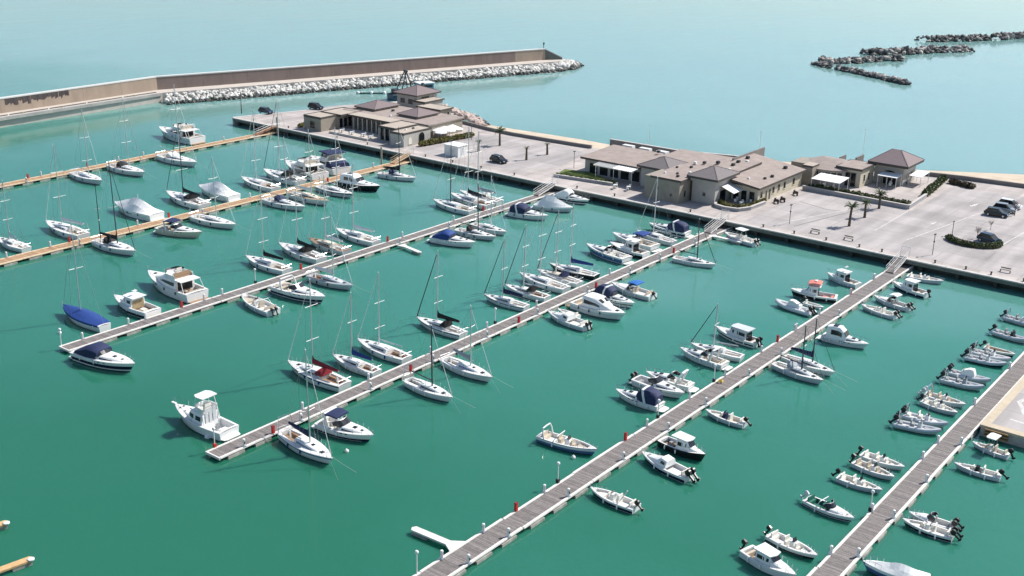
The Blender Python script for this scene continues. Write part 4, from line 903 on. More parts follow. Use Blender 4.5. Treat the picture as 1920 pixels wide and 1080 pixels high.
    if o.get('dinghy'):
        mb = MB(); rg = []
        for t in (0, .2, .5, .8, 1):
            wy = .55 * math.sin(math.pi * (.18 + .64 * t)); rg.append([(H.x(.66) + 2.0 * t, -wy, H.zd(.8) + .15), (H.x(.66) + 2.0 * t, 0, H.zd(.8) + .5), (H.x(.66) + 2.0 * t, wy, H.zd(.8) + .15)])
        mb.loft(rg).build('tender', TUBEG, r, True)
    if o.get('arch'): arch(r, H.x(.04), H.hb(.05) * .9, H.F, H.F + 1.9, .2, STEEL, .06, 'stern_arch', .08)
    fenders(r, H, [(.3, 1), (.55, 1), (.3, -1), (.55, -1)], o.get('fend', BLUE if L > 9 else WHITEC))
    ml = MB()
    for sg in (1, -1): ml.tube([(H.x(.96), sg * .2, H.zd(1)), (H.x(1) + 1.3, sg * .7, .45), (H.x(1) + 2.9, sg * 1.3, -.1)], .012, 3)
    ml.build('mooring_line', ROPE, r)
    return H

def tarp(r, H, m, zr=1.1, t0=.02, t1=.97, peak=.35, over=1.03, name='boat_cover', soft=False):
    """cloth cover drawn over a ridge from gunwale to gunwale"""
    rg = []
    for i in range(14):
        t = lerp(t0, t1, i / 13); w_ = H.hb(t) * over + .03; zd = H.zd(t)
        k = (t - t0) / max(.01, peak - t0) if t < peak else (1 if t < peak + .12 else (t1 - t) / (t1 - peak - .12))
        z = zd + .12 + zr * max(0, min(1, k)) ** (.9 if soft else 1.08) * (1 + .04 * math.sin(i * 2.1))
        zb = zd - .22; x = H.x(t)
        rg.append([(x, -w_, zb), (x, -w_ * .98, zd + .06), (x, -w_ * .55, lerp(zd, z, .50 + .05 * math.sin(i * 1.7))), (x, 0, z), (x, w_ * .55, lerp(zd, z, .50 + .05 * math.cos(i * 1.3))), (x, w_ * .98, zd + .06), (x, w_, zb)])
    mb = MB(); mb.loft(rg, True, (True, True), [0] * 7)
    return mb.build(name, m, r, soft)

def sail_covered(r, L, o):
    H = Hull(L, L * .28, .08 * L + .16, .6, .45, 2.1, .25, .09, .88)
    make_hull(r, H, WHITE, None, boot=ANTIF); make_deck(r, H)
    tarp(r, H, BLUE, .55, .03, .99, .45, soft=True)
    mx = H.x(.56); mh = L * 1.32
    ms = MB().tube([(mx, 0, H.F), (mx - .1, 0, mh)], .1, 6, 0, .06).build('mast', ALU, r, True)
    MB().tube([(mx - .1, -L * .1, mh * .55), (mx, 0, mh * .55 - .05), (mx - .1, L * .1, mh * .55)], .04, 4).build('spreader', METALW, ms)
    wr = MB().tube([(H.x(.98), 0, H.zd(1)), (mx, 0, mh)], .016, 3).tube([(H.x(.02), 0, H.F), (mx, 0, mh)], .016, 3)
    for sg in (1, -1): wr.tube([(mx, sg * H.hb(.56), H.F), (mx - .1, sg * L * .1, mh * .55), (mx, 0, mh * .97)], .014, 3)
    wr.build('standing_rigging', WIRE, r)
    bow_rail(r, H, .9, .985, .5)
    fenders(r, H, [(.1, 1), (.1, -1)])

# ------------------------------------------------------------------ motor boats
def covered(r, L, o):
    H = Hull(L, L * .32, .095 * L + .18, .88, .36, 2.5, .25, .09, .9)
    make_hull(r, H, o.get('hull', WHITE), o.get('stripe')); make_deck(r, H)
    tarp(r, H, o.get('m', WHITEC), o.get('h', 1.5), .01, .95, o.get('peak', .4))
    if o.get('pole'): MB().tube([(H.x(.42), 0, H.F + o.get('h', 1.5)), (H.x(.42), 0, H.F + o.get('h', 1.5) + .8)], .05, 5).build('antenna', METALW, r)
    if o.get('win'):
        for sg in (1, -1):
            mb = MB(); secs = [(H.x(t), H.side(t, H.F * .55) + .012, H.zd(t) * .55) for t in (.42, .5, .58)]
            mb.loft([[(x, sg * y, z), (x, sg * (y + .01), z + .16), (x, sg * (y - .05), z + .16), (x, sg * (y - .05), z)] for x, y, z in secs]).build('port_light', GLASS, r)
    bow_rail(r, H, .7, .985, .5); fenders(r, H, [(.25, 1), (.5, 1), (.25, -1), (.5, -1)], o.get('fend', NAVY))
    swim_platform(r, H)
    if o.get('ob'): outboard(r, -L / 2 - .15, 0, .75, .5)

def cruiser(r, L, o):
    B = L * o.get('beam', .315); H = Hull(L, B, .092 * L + .20, .9, .36, 2.5, .24, .10, .9, .03)
    make_hull(r, H, o.get('hull', WHITE), o.get('stripe'), o.get('band', (.48, .72)), o.get('boot', ANTIF))
    make_deck(r, H, OFFW, (.05, .46), o.get('sole', OFFW), .26, .62)
    zd = H.F
    secs = [(H.x(t), H.zd(t) - .02, H.hb(t) * k, H.hb(t) * k * .84, h) for t, k, h in ((.455, .80, .50), (.55, .78, .46), (.68, .72, .34), (.80, .62, .20), (.88, .45, .05))]
    c = house(secs).build('foredeck_cabin', o.get('roof', WHITE), r, True)
    side_windows(c, secs, H.x(.50), H.x(.70), .3, .8, 3, taper=.25)
    hatch(c, H.x(.66), H.zd(.66) + .36, .5); hatch(c, H.x(.79), H.zd(.79) + .2, .36)
    z0 = zd + .42
    screen(r, H.x(.50), z0, H.hb(.46) * .80, .62, .62, L=1.1)
    # cockpit fittings
    zs = H.zd(.25) - .62; iw = H.hb(.25) - .34
    sm = o.get('seatm', SEATW)
    seat(r, H.x(.35), H.x(.42), -iw * .9, -.12, zs, .5, 'aft', sm, 'helm_seat')
    seat(r, H.x(.33), H.x(.42), .12, iw * .9, zs, .45, 'aft', sm, 'companion_seat')
    seat(r, H.x(.065), H.x(.15), -iw * .95, iw * .55, zs, .42, 'aft', sm, 'stern_bench')
    seat(r, H.x(.15), H.x(.27), -iw * .98, -iw * .62, zs, .42, None, sm, 'side_bench')
    db = MB().box(H.x(.43), H.x(.458), -iw * .95, -.1, zs, zd + .44, 0, .03).build('dashboard', WHITE, r)
    rr = .17; xx = H.x(.425)
    MB().tube([(xx, -iw * .5 + rr * math.cos(k * math.pi / 5), zd + .22 + rr * math.sin(k * math.pi / 5)) for k in range(11)], .02, 4).build('steering_wheel', BLACK, db)
    swim_platform(r, H, .75, o.get('platm', OFFW))
    bow_rail(r, H, .58, .985, .55, 'bow_rail')
    can = o.get('can'); cm = o.get('cm', NAVY); w_ = H.hb(.25) * .93
    if o.get('arch', True): arch(r, H.x(.27), H.hb(.25) * .96, zd, zd + 1.55, o.get('aback', .55), WHITE)
    if can == 'camper':
        canopy(r, [(H.x(.05), w_ * .88, zd, zd + 1.05), (H.x(.12), w_ * .95, zd, zd + 1.45), (H.x(.24), w_, zd, zd + 1.62), (H.x(.37), w_ * .97, zd + .02, zd + 1.55), (H.x(.46), w_ * .88, zd + .4, zd + 1.08)], cm)
    elif can == 'bimini':
        canopy(r, [(H.x(.20), w_ * .9, zd + 1.42, zd + 1.60), (H.x(.30), w_ * .93, zd + 1.48, zd + 1.72), (H.x(.43), w_ * .85, zd + 1.36, zd + 1.56)], cm)
        f = MB()
        for sg in (1, -1):
            f.tube([(H.x(.30), sg * w_, zd), (H.x(.21), sg * w_ * .9, zd + 1.45)], .018, 4); f.tube([(H.x(.30), sg * w_, zd), (H.x(.42), sg * w_ * .85, zd + 1.4)], .018, 4)
        f.build('canopy_frame', STEEL, r)
    elif can == 'half':
        canopy(r, [(H.x(.06), w_ * .85, zd, zd + .35), (H.x(.15), w_ * .92, zd, zd + .75), (H.x(.30), w_, zd, zd + 1.45), (H.x(.40), w_ * .94, zd + .1, zd + 1.4), (H.x(.47), w_ * .88, zd + .42, zd + 1.02)], cm)
    elif can == 'hard':
        rs = [(H.x(t), zd + .0, H.hb(t) * .86, H.hb(t) * .72, h) for t, h in ((.10, 1.55), (.2, 1.72), (.38, 1.75), (.47, 1.25), (.54, .52))]
        hh = house(rs).build('hardtop', o.get('roof', WHITE), r, True)
        side_windows(hh, rs, H.x(.2), H.x(.44), .42, .92, 3); 
        MB().loft([[(H.x(.535), y, zd + .56), (H.x(.478), y * .93, zd + 1.2), (H.x(.478) + .03, y * .93, zd + 1.22), (H.x(.535) + .03, y, zd + .58)] for y in (-H.hb(.5) * .66, -.04)]).build('front_window', GLASS, hh)
        MB().loft([[(H.x(.535), y, zd + .56), (H.x(.478), y * .93, zd + 1.2), (H.x(.478) + .03, y * .93, zd + 1.22), (H.x(.535) + .03, y, zd + .58)] for y in (.04, H.hb(.5) * .66)]).build('front_window', GLASS, hh)
        MB().box(H.x(.22), H.x(.32), -.45, .45, zd + 1.74, zd + 1.82, 0, .03).build('sunroof', GLASS, hh)
    if o.get('pad'): MB().box(H.x(.06), H.x(.2), -iw, iw, zd - .1, zd + .12, 0, .05).build('sun_pad', SEATB, r)
    if o.get('ob'):
        for y in ([0] if o['ob'] == 1 else [-.35, .35]): outboard(r, -L / 2 - .2, y, .8, .45, o.get('obm', BLACK))
    for t in (.44, .52, .60):
        for sg in (1, -1):
            y = H.side(t, H.zd(t) * .8); MB().box(H.x(t) - .2, H.x(t) + .2, min(sg * (y - .05), sg * (y + .012)), max(sg * (y - .05), sg * (y + .012)), H.zd(t) * .80, H.zd(t) * .80 + .11).build('port_light', GLASS, r)
    fenders(r, H, [(.2, 1), (.45, 1), (.2, -1), (.45, -1)], o.get('fend', WHITEC))
    return H

def yacht(r, L, o):
    B = L * o.get('beam', .33); H = Hull(L, B, .095 * L + .22, .9, .36, 2.4, .28, .10, .9)
    make_hull(r, H, o.get('hull', WHITE), o.get('stripe'), (.5, .66), o.get('boot', ANTIF))
    make_deck(r, H, OFFW, (.04, .24), o.get('sole', TEAK), .24, .7)
    zd = H.zd(.4); h = o.get('ch', 1.3)
    secs = [(H.x(t), H.zd(t) - .03, H.hb(t) * k, H.hb(t) * k * .88, hh) for t, k, hh in ((.24, .84, h), (.34, .85, h), (.50, .80, h * .96), (.60, .72, h * .62), (.70, .60, h * .3), (.80, .45, .08))]
    c = house(secs).build('cabin', o.get('cabm', WHITE), r, True)
    side_windows(c, secs, H.x(.27), H.x(.57), .42, .9, 4, taper=.2)
    def fp(t, k):
        x, zb, w0, w1, hh = sec_at(secs, H.x(t)); return (x + .02, k * w1 * .9, zb + hh * (.99 if abs(k) < .9 else .93) + .015)
    for ka, kb in ((-.82, -.06), (.06, .82)):
        MB().loft([[fp(.525, ka), fp(.525, kb), tuple(a - b_ for a, b_ in zip(fp(.525, kb), (0, 0, .05))), tuple(a - b_ for a, b_ in zip(fp(.525, ka), (0, 0, .05)))],
                   [fp(.60, ka), fp(.60, kb), tuple(a - b_ for a, b_ in zip(fp(.60, kb), (0, 0, .05))), tuple(a - b_ for a, b_ in zip(fp(.60, ka), (0, 0, .05)))]]).build('front_window', GLASS, c)
    xa = H.x(.24); wd = H.hb(.24) * .6
    MB().box(xa - .03, xa + .02, -wd, wd, H.F - .3, H.F + h * .72).build('saloon_door', GLASS, c)
    zt = H.zd(.34) + h
    if o.get('fly', True):
        wv = H.hb(.3) * .80
        MB().prism([(H.x(.12), -wv), (H.x(.42), -wv), (H.x(.52), -wv * .7), (H.x(.52), wv * .7), (H.x(.42), wv), (H.x(.12), wv)], zt - .06, zt + .06).build('flybridge_deck', WHITE, r)
        rg = [(H.x(.25), -wv * .94), (H.x(.42), -wv * .92), (H.x(.50), -wv * .6), (H.x(.505), 0), (H.x(.50), wv * .6), (H.x(.42), wv * .92), (H.x(.25), wv * .94)]
        mb = MB().loft([[(x - .02, y * .97, zt + .05), (x, y, zt + .05), (x + .05, y * 1.02, zt + .58), (x, y * .97, zt + .58)] for x, y in rg])
        fl = mb.build('flybridge_coaming', WHITE, r, True)
        MB().loft([[(x + .03, y, zt + .58), (x + .05, y, zt + .58), (x - .1, y * .95, zt + .9), (x - .12, y * .95, zt + .9)] for x, y in rg[1:6]]).build('fly_windscreen', o.get('flyglass', GLASS), fl)
        seat(r, H.x(.40), H.x(.45), -wv * .6, -.1, zt + .06, .5, 'aft', SEATW, 'fly_seat'); seat(r, H.x(.27), H.x(.33), -wv * .8, wv * .8, zt + .06, .42, 'aft', o.get('flyseat', SEATB), 'fly_bench')
        lg = MB()
        for sg in (1, -1): lg.tube([(H.x(.13), sg * wv * .95, zt), (H.x(.07), sg * H.hb(.07) * .9, H.F)], .05, 5)
        lg.build('overhang_strut', WHITE, r)
    if o.get('arch', True):
        a = arch(r, H.x(.24), H.hb(.25) * .76, zt, zt + 1.15, .5, WHITE)
        MB().sph((H.x(.24) - .5, .3, zt + 1.36), .24, 0, 8, .7).build('radar_dome', METALW, a)
        MB().tube([(H.x(.24) - .5, -.5, zt + 1.2), (H.x(.24) - .8, -.5, zt + 2.8)], .018, 4).build('antenna', METALW, a)
    if o.get('bim'):
        wv = H.hb(.3) * .85
        canopy(r, [(H.x(.14), wv, zt + 1.5, zt + 1.62), (H.x(.30), wv * 1.03, zt + 1.55, zt + 1.82), (H.x(.48), wv * .95, zt + 1.45, zt + 1.6)], o['bim'], 'bimini')
        f = MB()
        for sg in (1, -1):
            for t in (.15, .30, .47): f.tube([(H.x(.3), sg * wv * .9, zt + .1), (H.x(t), sg * wv * .97, zt + 1.52)], .022, 4)
        f.build('bimini_frame', STEEL, r)
    if o.get('aftcan'):
        canopy(r, [(H.x(.03), H.hb(.05) * .92, H.F, zt - .3), (H.x(.12), H.hb(.12) * .92, H.F, zt + .02), (H.x(.24), H.hb(.24) * .86, H.F, zt + .04)], o['aftcan'], 'aft_canopy')
    zs = H.F - .7
    seat(r, H.x(.05), H.x(.12), -H.hb(.1) * .6, H.hb(.1) * .6, zs, .42, 'aft', SEATB, 'stern_bench')
    MB().box(H.x(.15), H.x(.2), -.35, .35, zs + .55, zs + .6).box(H.x(.165), H.x(.185), -.06, .06, zs, zs + .55).build('cockpit_table', TEAK, r)
    swim_platform(r, H, .9, o.get('sole', TEAK)); bow_rail(r, H, .42, .985, .7, 'bow_rail')
    hatch(r, H.x(.84), H.zd(.84) + .12, .5)
    fenders(r, H, [(.2, 1), (.42, 1), (.62, 1), (.2, -1), (.42, -1), (.62, -1)], o.get('fend', NAVY))
    return H

def sportfisher(r, L, o):
    B = L * .34; H = Hull(L, B, 1.08, .88, .38, 2.2, .42, .11, .9)
    make_hull(r, H, WHITE, None, boot=NAVYH); make_deck(r, H, OFFW, (.03, .32), OFFW, .28, .75)
    h = 1.3
    secs = [(H.x(t), H.zd(t) - .03, H.hb(t) * k, H.hb(t) * k * .9, hh) for t, k, hh in ((.33, .82, h), (.48, .82, h), (.58, .74, h * .9), (.64, .68, .3), (.80, .5, .1))]
    c = house(secs).build('cabin', WHITE, r, True); side_windows(c, secs, H.x(.36), H.x(.58), .38, .9, 3)
    xa = H.x(.33)
    MB().box(xa - .03, xa + .02, -H.hb(.33) * .5, H.hb(.33) * .5, H.F - .3, H.F + 1.0).build('cabin_door', GLASS, c)
    zt = H.zd(.45) + h; w_ = H.hb(.42) * .66
    fl = MB().loft([[(H.x(t), y * w_, zt - .04), (H.x(t) + .04, y * w_ * 1.05, zt + .55), (H.x(t) - .05, y * w_ * .95, zt + .55), (H.x(t) - .06, y * w_ * .9, zt - .04)] for t, y in ((.33, -1), (.45, -1), (.52, -.6), (.53, 0), (.52, .6), (.45, 1), (.33, 1))]).build('flybridge_coaming', WHITE, r, True)
    seat(r, H.x(.36), H.x(.41), -.45, .45, zt, .55, 'aft', SEATW, 'helm_seat')
    legs = MB(); zr = zt + 1.75
    for sg in (1, -1):
        legs.tube([(H.x(.31), sg * w_ * 1.15, H.F), (H.x(.35), sg * w_, zt + .6), (H.x(.37), sg * w_ * .85, zr)], .045, 5)
        legs.tube([(H.x(.48), sg * w_, zt + .5), (H.x(.46), sg * w_ * .85, zr)], .04, 5)
        for k in range(4): legs.tube([(H.x(.31) + .1 * k, sg * w_ * (1.13 - .03 * k), H.F + .6 + .45 * k), (H.x(.37) + .06 * k, sg * w_ * (1.1 - .03 * k), H.F + .6 + .45 * k)], .02, 4)
    legs.build('tower_frame', METALW, r, True)
    MB().prism([(H.x(.32), -w_), (H.x(.44), -w_ * 1.05), (H.x(.50), -w_ * .75), (H.x(.50), w_ * .75), (H.x(.44), w_ * 1.05), (H.x(.32), w_)], zr, zr + .12).build('tower_roof', WHITE, r)
    MB().box(H.x(.44), H.x(.45), -.3, .1, zr - .5, zr - .02).build('radio_box', BLACK, r)
    cl = MB()
    for y in (-.55, 0, .55): cl.box(xa - .06, xa - .02, y - .22, y + .22, H.F + .02, zt + .5, 0)
    cl.build('clear_curtain', mat('clear_vinyl', (.55, .57, .58), .2, .1, 2), r)
    MB().box(H.x(.07), H.x(.14), -.5, .5, H.F - .75, H.F - .2, 0, .03).build('fish_box', WHITE, r)
    seat(r, H.x(.2), H.x(.25), -.3, .3, H.F - .75, .5, 'aft', SEATG, 'fighting_chair')
    bow_rail(r, H, .5, 1.0, .75, 'bow_rail'); swim_platform(r, H, .6, OFFW)
    MB().bar((H.x(.97), 0, H.zd(1) + .08), (H.x(1.05), 0, H.zd(1) + .1), .3, .1).build('anchor_platform', WHITE, r)
    for t, y in ((.75, .4), (.75, -.4), (.86, .25), (.86, -.25)): hatch(r, H.x(t), H.zd(t) + .13, .2, VENT, y, 'deck_fitting')

def pilot(r, L, o):
    B = L * o.get('beam', .35); H = Hull(L, B, .10 * L + .16, .86, .4, 2.1, .38, .08, .9)
    make_hull(r, H, o.get('hull', WHITE), o.get('stripe'), o.get('band', (.1, .6)), o.get('boot', ANTIF), o.get('railm'))
    make_deck(r, H, OFFW, (.05, .40), o.get('sole', TEAK), .18, .55)
    zd = H.zd(.45); h = o.get('h', 1.25); ta, tb = o.get('cab', (.38, .62))
    secs = [(H.x(ta), H.zd(ta) - .03, H.hb(ta) * .78, H.hb(ta) * .70, h), (H.x(lerp(ta, tb, .6)), H.zd(.5) - .03, H.hb(.5) * .78, H.hb(.5) * .70, h), (H.x(tb - .04), H.zd(tb) - .03, H.hb(tb) * .76, H.hb(tb) * .66, h * .97), (H.x(tb + .03), H.zd(tb) - .03, H.hb(tb) * .74, H.hb(tb) * .62, .42), (H.x(tb + .16), H.zd(tb + .16) - .03, H.hb(tb + .16) * .6, H.hb(tb + .16) * .45, .12)]
    c = house(secs).build('wheelhouse', o.get('cabm', WHITE), r, True)
    side_windows(c, secs, H.x(ta + .03), H.x(lerp(ta, tb, .45)), .45, .93, 1); side_windows(c, secs, H.x(lerp(ta, tb, .5)), H.x(tb - .05), .45, .93, 1)
    x0, x1 = H.x(tb + .025), H.x(tb - .035)
    for ya, yb in ((-.9, -.34), (-.28, .28), (.34, .9)):
        wv = H.hb(tb) * .62
        MB().loft([[(x0 + .03, y * wv, H.zd(tb) + .48), (x1 + .05, y * wv, H.zd(tb) + h * .9), (x1 - .02, y * wv, H.zd(tb) + h * .88), (x0 - .05, y * wv, H.zd(tb) + .46)] for y in (ya, yb)]).build('front_window', GLASS, c)
    wr = H.hb(.5) * .80; zt = H.zd(.5) + h
    MB().prism([(H.x(ta - o.get('over', .05)), -wr), (H.x(tb - .02), -wr * .92), (H.x(tb + .01), 0), (H.x(tb - .02), wr * .92), (H.x(ta - o.get('over', .05)), wr)], zt - .02, zt + .08).build('roof', o.get('roofm', WHITE), r)
    xa = H.x(ta)
    MB().box(xa - .04, xa + .01, -H.hb(ta) * .62, H.hb(ta) * .62, H.F - .4, H.F + h * .72).build('cabin_curtain', o.get('door', GLASS), c)
    zs = H.F - .55
    seat(r, H.x(.07), H.x(.13), -H.hb(.1) * .65, H.hb(.1) * .65, zs, .4, None, o.get('seatm', SEATB), 'stern_bench')
    MB().box(H.x(.2), H.x(.3), -.4, .4, zs, zs + .32, 0, .03).build('engine_box', o.get('seatm', SEATB), r)
    bow_rail(r, H, .6, .985, .6, 'bow_rail')
    if o.get('plat'): swim_platform(r, H, .7, TEAK)
    for k in range(o.get('ob', 0)): outboard(r, -L / 2 - .15, (k - (o['ob'] - 1) / 2) * .65, .85, .35)
    if o.get('mastlet', True):
        mb = MB().tube([(H.x(ta + .08), 0, zt), (H.x(ta + .06), 0, zt + 1.1)], .035, 5); mb.box(H.x(ta + .04), H.x(ta + .09), -.35, .35, zt + .8, zt + .86)
        mb.build('light_mast', METALW, r)
    if o.get('bim'):
        wv = B * .42
        canopy(r, [(H.x(.34), wv * .95, zt + .45, zt + .6), (H.x(.48), wv, zt + .5, zt + .75), (H.x(.62), wv * .9, zt + .35, zt + .5)], o['bim'], 'bimini')
        f = MB()
        for sg in (1, -1):
            for t in (.35, .48, .61): f.tube([(H.x(.48), sg * wr * .9, zt), (H.x(t), sg * wv * .92, zt + .48)], .02, 4)
        f.build('bimini_frame', STEEL, r)
    if o.get('gear'):
        for k in range(5):
            x = H.x(.08 + .05 * k); y = (-1) ** k * H.hb(.15) * .3
            MB().box(x - .2, x + .2, y - .22, y + .22, zs, zs + .3 + .06 * (k % 3), 0, .03).build('fish_crate', [BLACK, TEAK, SEATG][k % 3], r)
    fenders(r, H, [(.2, 1), (.45, 1), (.2, -1), (.45, -1)], o.get('fend', WHITEC))

def openb(r, L, o):
    B = L * o.get('beam', .34); H = Hull(L, B, .075 * L + .17, o.get('tr', .86), .38, 2.3, .3, .08, .9)
    make_hull(r, H, o.get('hull', WHITE), o.get('stripe'), o.get('band', (.12, .72)), o.get('boot', ANTIF))
    t1 = o.get('t1', .86)
    make_deck(r, H, o.get('deck', OFFW), (.07, t1), o.get('sole', OFFW), .19, .42, o.get('liner', OFFW))
    zs = H.zd(.45) - .42; iw = H.hb(.4) - .27; sm = o.get('seatm', SEATW); k = o.get('con', 'centre')
    if k == 'centre':
        c = MB().loft([[(H.x(.46), -.36, zs), (H.x(.56), -.32, zs), (H.x(.56), .32, zs), (H.x(.46), .36, zs)], [(H.x(.455), -.34, zs + .9), (H.x(.53), -.3, zs + .82), (H.x(.53), .3, zs + .82), (H.x(.455), .34, zs + .9)]]).build('console', o.get('conm', WHITE), r)
        MB().loft([[(H.x(.53), y * 1.0, zs + .8), (H.x(.505), y, zs + 1.2), (H.x(.505) - .03, y, zs + 1.2), (H.x(.53) - .03, y, zs + .8)] for y in (-.3, .3)]).build('windscreen', o.get('scr', GLASS), c)
        MB().tube([(H.x(.45), .15 * math.cos(q * math.pi / 5), zs + .78 + .15 * math.sin(q * math.pi / 5)) for q in range(11)], .018, 4).build('steering_wheel', BLACK, c)
        seat(r, H.x(.34), H.x(.40), -.42, .42, zs, .6, 'aft', sm, 'helm_seat')
        seat(r, H.x(.565), H.x(.62), -.3, .3, zs, .38, 'aft', sm, 'console_seat')
    elif k == 'screen':
        secs = [(H.x(t), H.zd(t), H.hb(t) * .85, H.hb(t) * .7, h) for t, h in ((.56, .28), (.7, .22), (.84, .05))]
        house(secs).build('foredeck_cabin', WHITE, r, True)
        screen(r, H.x(.575), H.zd(.57) + .2, H.hb(.55) * .8, .5, .4, L=.7)
        seat(r, H.x(.40), H.x(.46), -iw * .85, -.1, zs, .45, 'aft', sm, 'helm_seat'); seat(r, H.x(.40), H.x(.46), .1, iw * .85, zs, .45, 'aft', sm, 'companion_seat')
    elif k == 'cuddy':
        secs = [(H.x(t), H.zd(t), H.hb(t) * .8, H.hb(t) * .66, h) for t, h in ((.40, .75), (.52, .9), (.60, .45), (.82, .10))]
        c = house(secs).build('cuddy', WHITE, r, True)
        side_windows(c, secs, H.x(.43), H.x(.55), .5, .95, 2)
    seat(r, H.x(.08), H.x(.15), -iw * .85, iw * .85, zs, .4, 'aft', sm, 'stern_bench')
    if k != 'cuddy' and k != 'screen':
        pts = [(H.x(t), H.hb(t) - .26) for t in (.66, .74, .80, t1 - .01)]
        MB().prism([(x, -max(.04, y)) for x, y in pts] + [(x, max(.04, y)) for x, y in reversed(pts)], zs, zs + .3).build('bow_cushion', sm, r)
    obn = o.get('ob', 1)
    for i in range(obn): outboard(r, -L / 2 - .12, (i - (obn - 1) / 2) * .7, .72, o.get('tilt', .75), o.get('obm', BLACK), o.get('obs', .95))
    z0 = H.F
    if o.get('ttop'):
        f = MB()
        for sg in (1, -1):
            for t in (.40, .53): f.tube([(H.x(t), sg * .5, zs), (H.x(t) - .05, sg * .55, z0 + 1.55)], .028, 4)
        f.build('ttop_frame', STEEL, r)
        MB().prism([(H.x(.33), -.8), (H.x(.56), -.85), (H.x(.6), -.6), (H.x(.6), .6), (H.x(.56), .85), (H.x(.33), .8)], z0 + 1.55, z0 + 1.64).build('ttop', o['ttop'], r)
    if o.get('bim'):
        wv = B * .38
        canopy(r, [(H.x(.30), wv, z0 + 1.2, z0 + 1.34), (H.x(.40), wv, z0 + 1.25, z0 + 1.5), (H.x(.52), wv * .92, z0 + 1.1, z0 + 1.28)], o['bim'], 'bimini')
        f = MB()
        for sg in (1, -1):
            for t in (.31, .51): f.tube([(H.x(.41), sg * H.hb(.4) * .95, z0), (H.x(t), sg * wv * .95, z0 + 1.22)], .018, 3)
        f.build('bimini_frame', STEEL, r)
    if o.get('folded'):
        MB().tube([(H.x(.3), -H.hb(.3) * .92, z0), (H.x(.36), -H.hb(.3) * .8, z0 + .75), (H.x(.36), H.hb(.3) * .8, z0 + .75), (H.x(.3), H.hb(.3) * .92, z0)], .05, 5).build('folded_bimini', o['folded'], r, True)
    if o.get('mastlet'):
        MB().tube([(H.x(.33), .3, z0), (H.x(.22), -.1, z0 + 1.3)], .06, 5).build('folded_awning', WHITEC, r)
    if o.get('archb'): arch(r, H.x(.14), H.hb(.14) * .95, z0, z0 + 1.2, .25, o.get('archm', WHITE), .09, 'stern_arch', .14)
    if o.get('cov'):
        tarp(r, H, o['cov'], .35, .06, .9, .45, 1.0)
    if o.get('brail', True): bow_rail(r, H, .72, .985, .35, 'bow_rail')
    fenders(r, H, [(.3, 1), (.6, 1), (.3, -1)], o.get('fend', WHITEC))

def rib(r, L, o):
    B = L * .36; tr_ = .05 * L + .02; tm_ = o.get('tube', TUBEG); z = .42
    H = Hull(L * .97, B - tr_ * 1.6, .36, .95, .5, 2.4, .3, .06, .85)
    make_hull(r, H, o.get('hull', WHITE), None); make_deck(r, H, o.get('sole', OFFW), None)
    path = []
    hb = B / 2 - tr_
    for t in (-.5, -.25, 0, .18, .30, .39, .46): 
        u = max(0, (t + .05) / .53); path.append((L * t, hb * (1 - max(0, u) ** 2.6), z + .28 * max(0, u) ** 2))
    full = path + [(L * .485, 0, z + .3)] + [(a, -b, c) for a, b, c in reversed(path)]
    MB().tube(full, tr_, 8).build('inflatable_tube', tm_, r, True)
    for sg in (1, -1):
        MB().loft([[(-L / 2, sg * hb + tr_ * math.cos(k), z + tr_ * math.sin(k)) for k in [q * math.pi / 4 for q in range(8)]], [(-L / 2 - .35, sg * hb + .4 * tr_ * math.cos(k), z + .4 * tr_ * math.sin(k)) for k in [q * math.pi / 4 for q in range(8)]]]).build('tube_cone', tm_, r, True)
    zs = .42
    c = MB().box(L * .0, L * .1, -.34, .34, zs, zs + .75, 0, .05).build('console', o.get('conm', WHITE), r)
    MB().loft([[(L * .09, y, zs + .72), (L * .06, y, zs + 1.1), (L * .05, y, zs + 1.1), (L * .08, y, zs + .72)] for y in (-.3, .3)]).build('windscreen', GLASS, c)
    seat(r, -L * .16, -L * .07, -.4, .4, zs, .5, 'aft', o.get('seatm', SEATG), 'helm_seat')
    seat(r, -L * .42, -L * .34, -hb * .75, hb * .75, zs, .38, None, o.get('seatm', SEATG), 'stern_bench')
    MB().prism([(L * .16, -hb * .55), (L * .33, -hb * .3), (L * .33, hb * .3), (L * .16, hb * .55)], zs, zs + .22).build('bow_cushion', o.get('seatm', SEATG), r)
    for i in range(o.get('ob', 1)): outboard(r, -L / 2 - .02, (i - (o.get('ob', 1) - 1) / 2) * .6, .8, o.get('tilt', .7), o.get('obm', BLACK), 1.1)
    if o.get('rollbar', True):
        a = arch(r, -L * .40, hb * .8, .7, 1.9, .15, o.get('rbm', STEEL), .07, 'roll_bar', .09)
    if o.get('cov'):
        rg = [[(x, -.55, zs + .1), (x, -.4, zs + h), (x, .4, zs + h), (x, .55, zs + .1)] for x, h in ((-L * .2, .7), (-.02 * L, 1.15), (.09 * L, 1.15), (.14 * L, .5))]
        MB().loft(rg).build('console_cover', o['cov'], r, True)
    if o.get('bim'):
        canopy(r, [(-L * .22, hb, 1.95, 2.06), (-L * .05, hb, 2.0, 2.2), (L * .1, hb * .9, 1.9, 2.0)], o['bim'], 'bimini')
        f = MB()
        for sg in (1, -1):
            for q in (-.2, .09): f.tube([(-L * .05, sg * hb, .75), (L * q, sg * hb * .95, 1.98)], .018, 3)
        f.build('bimini_frame', STEEL, r)
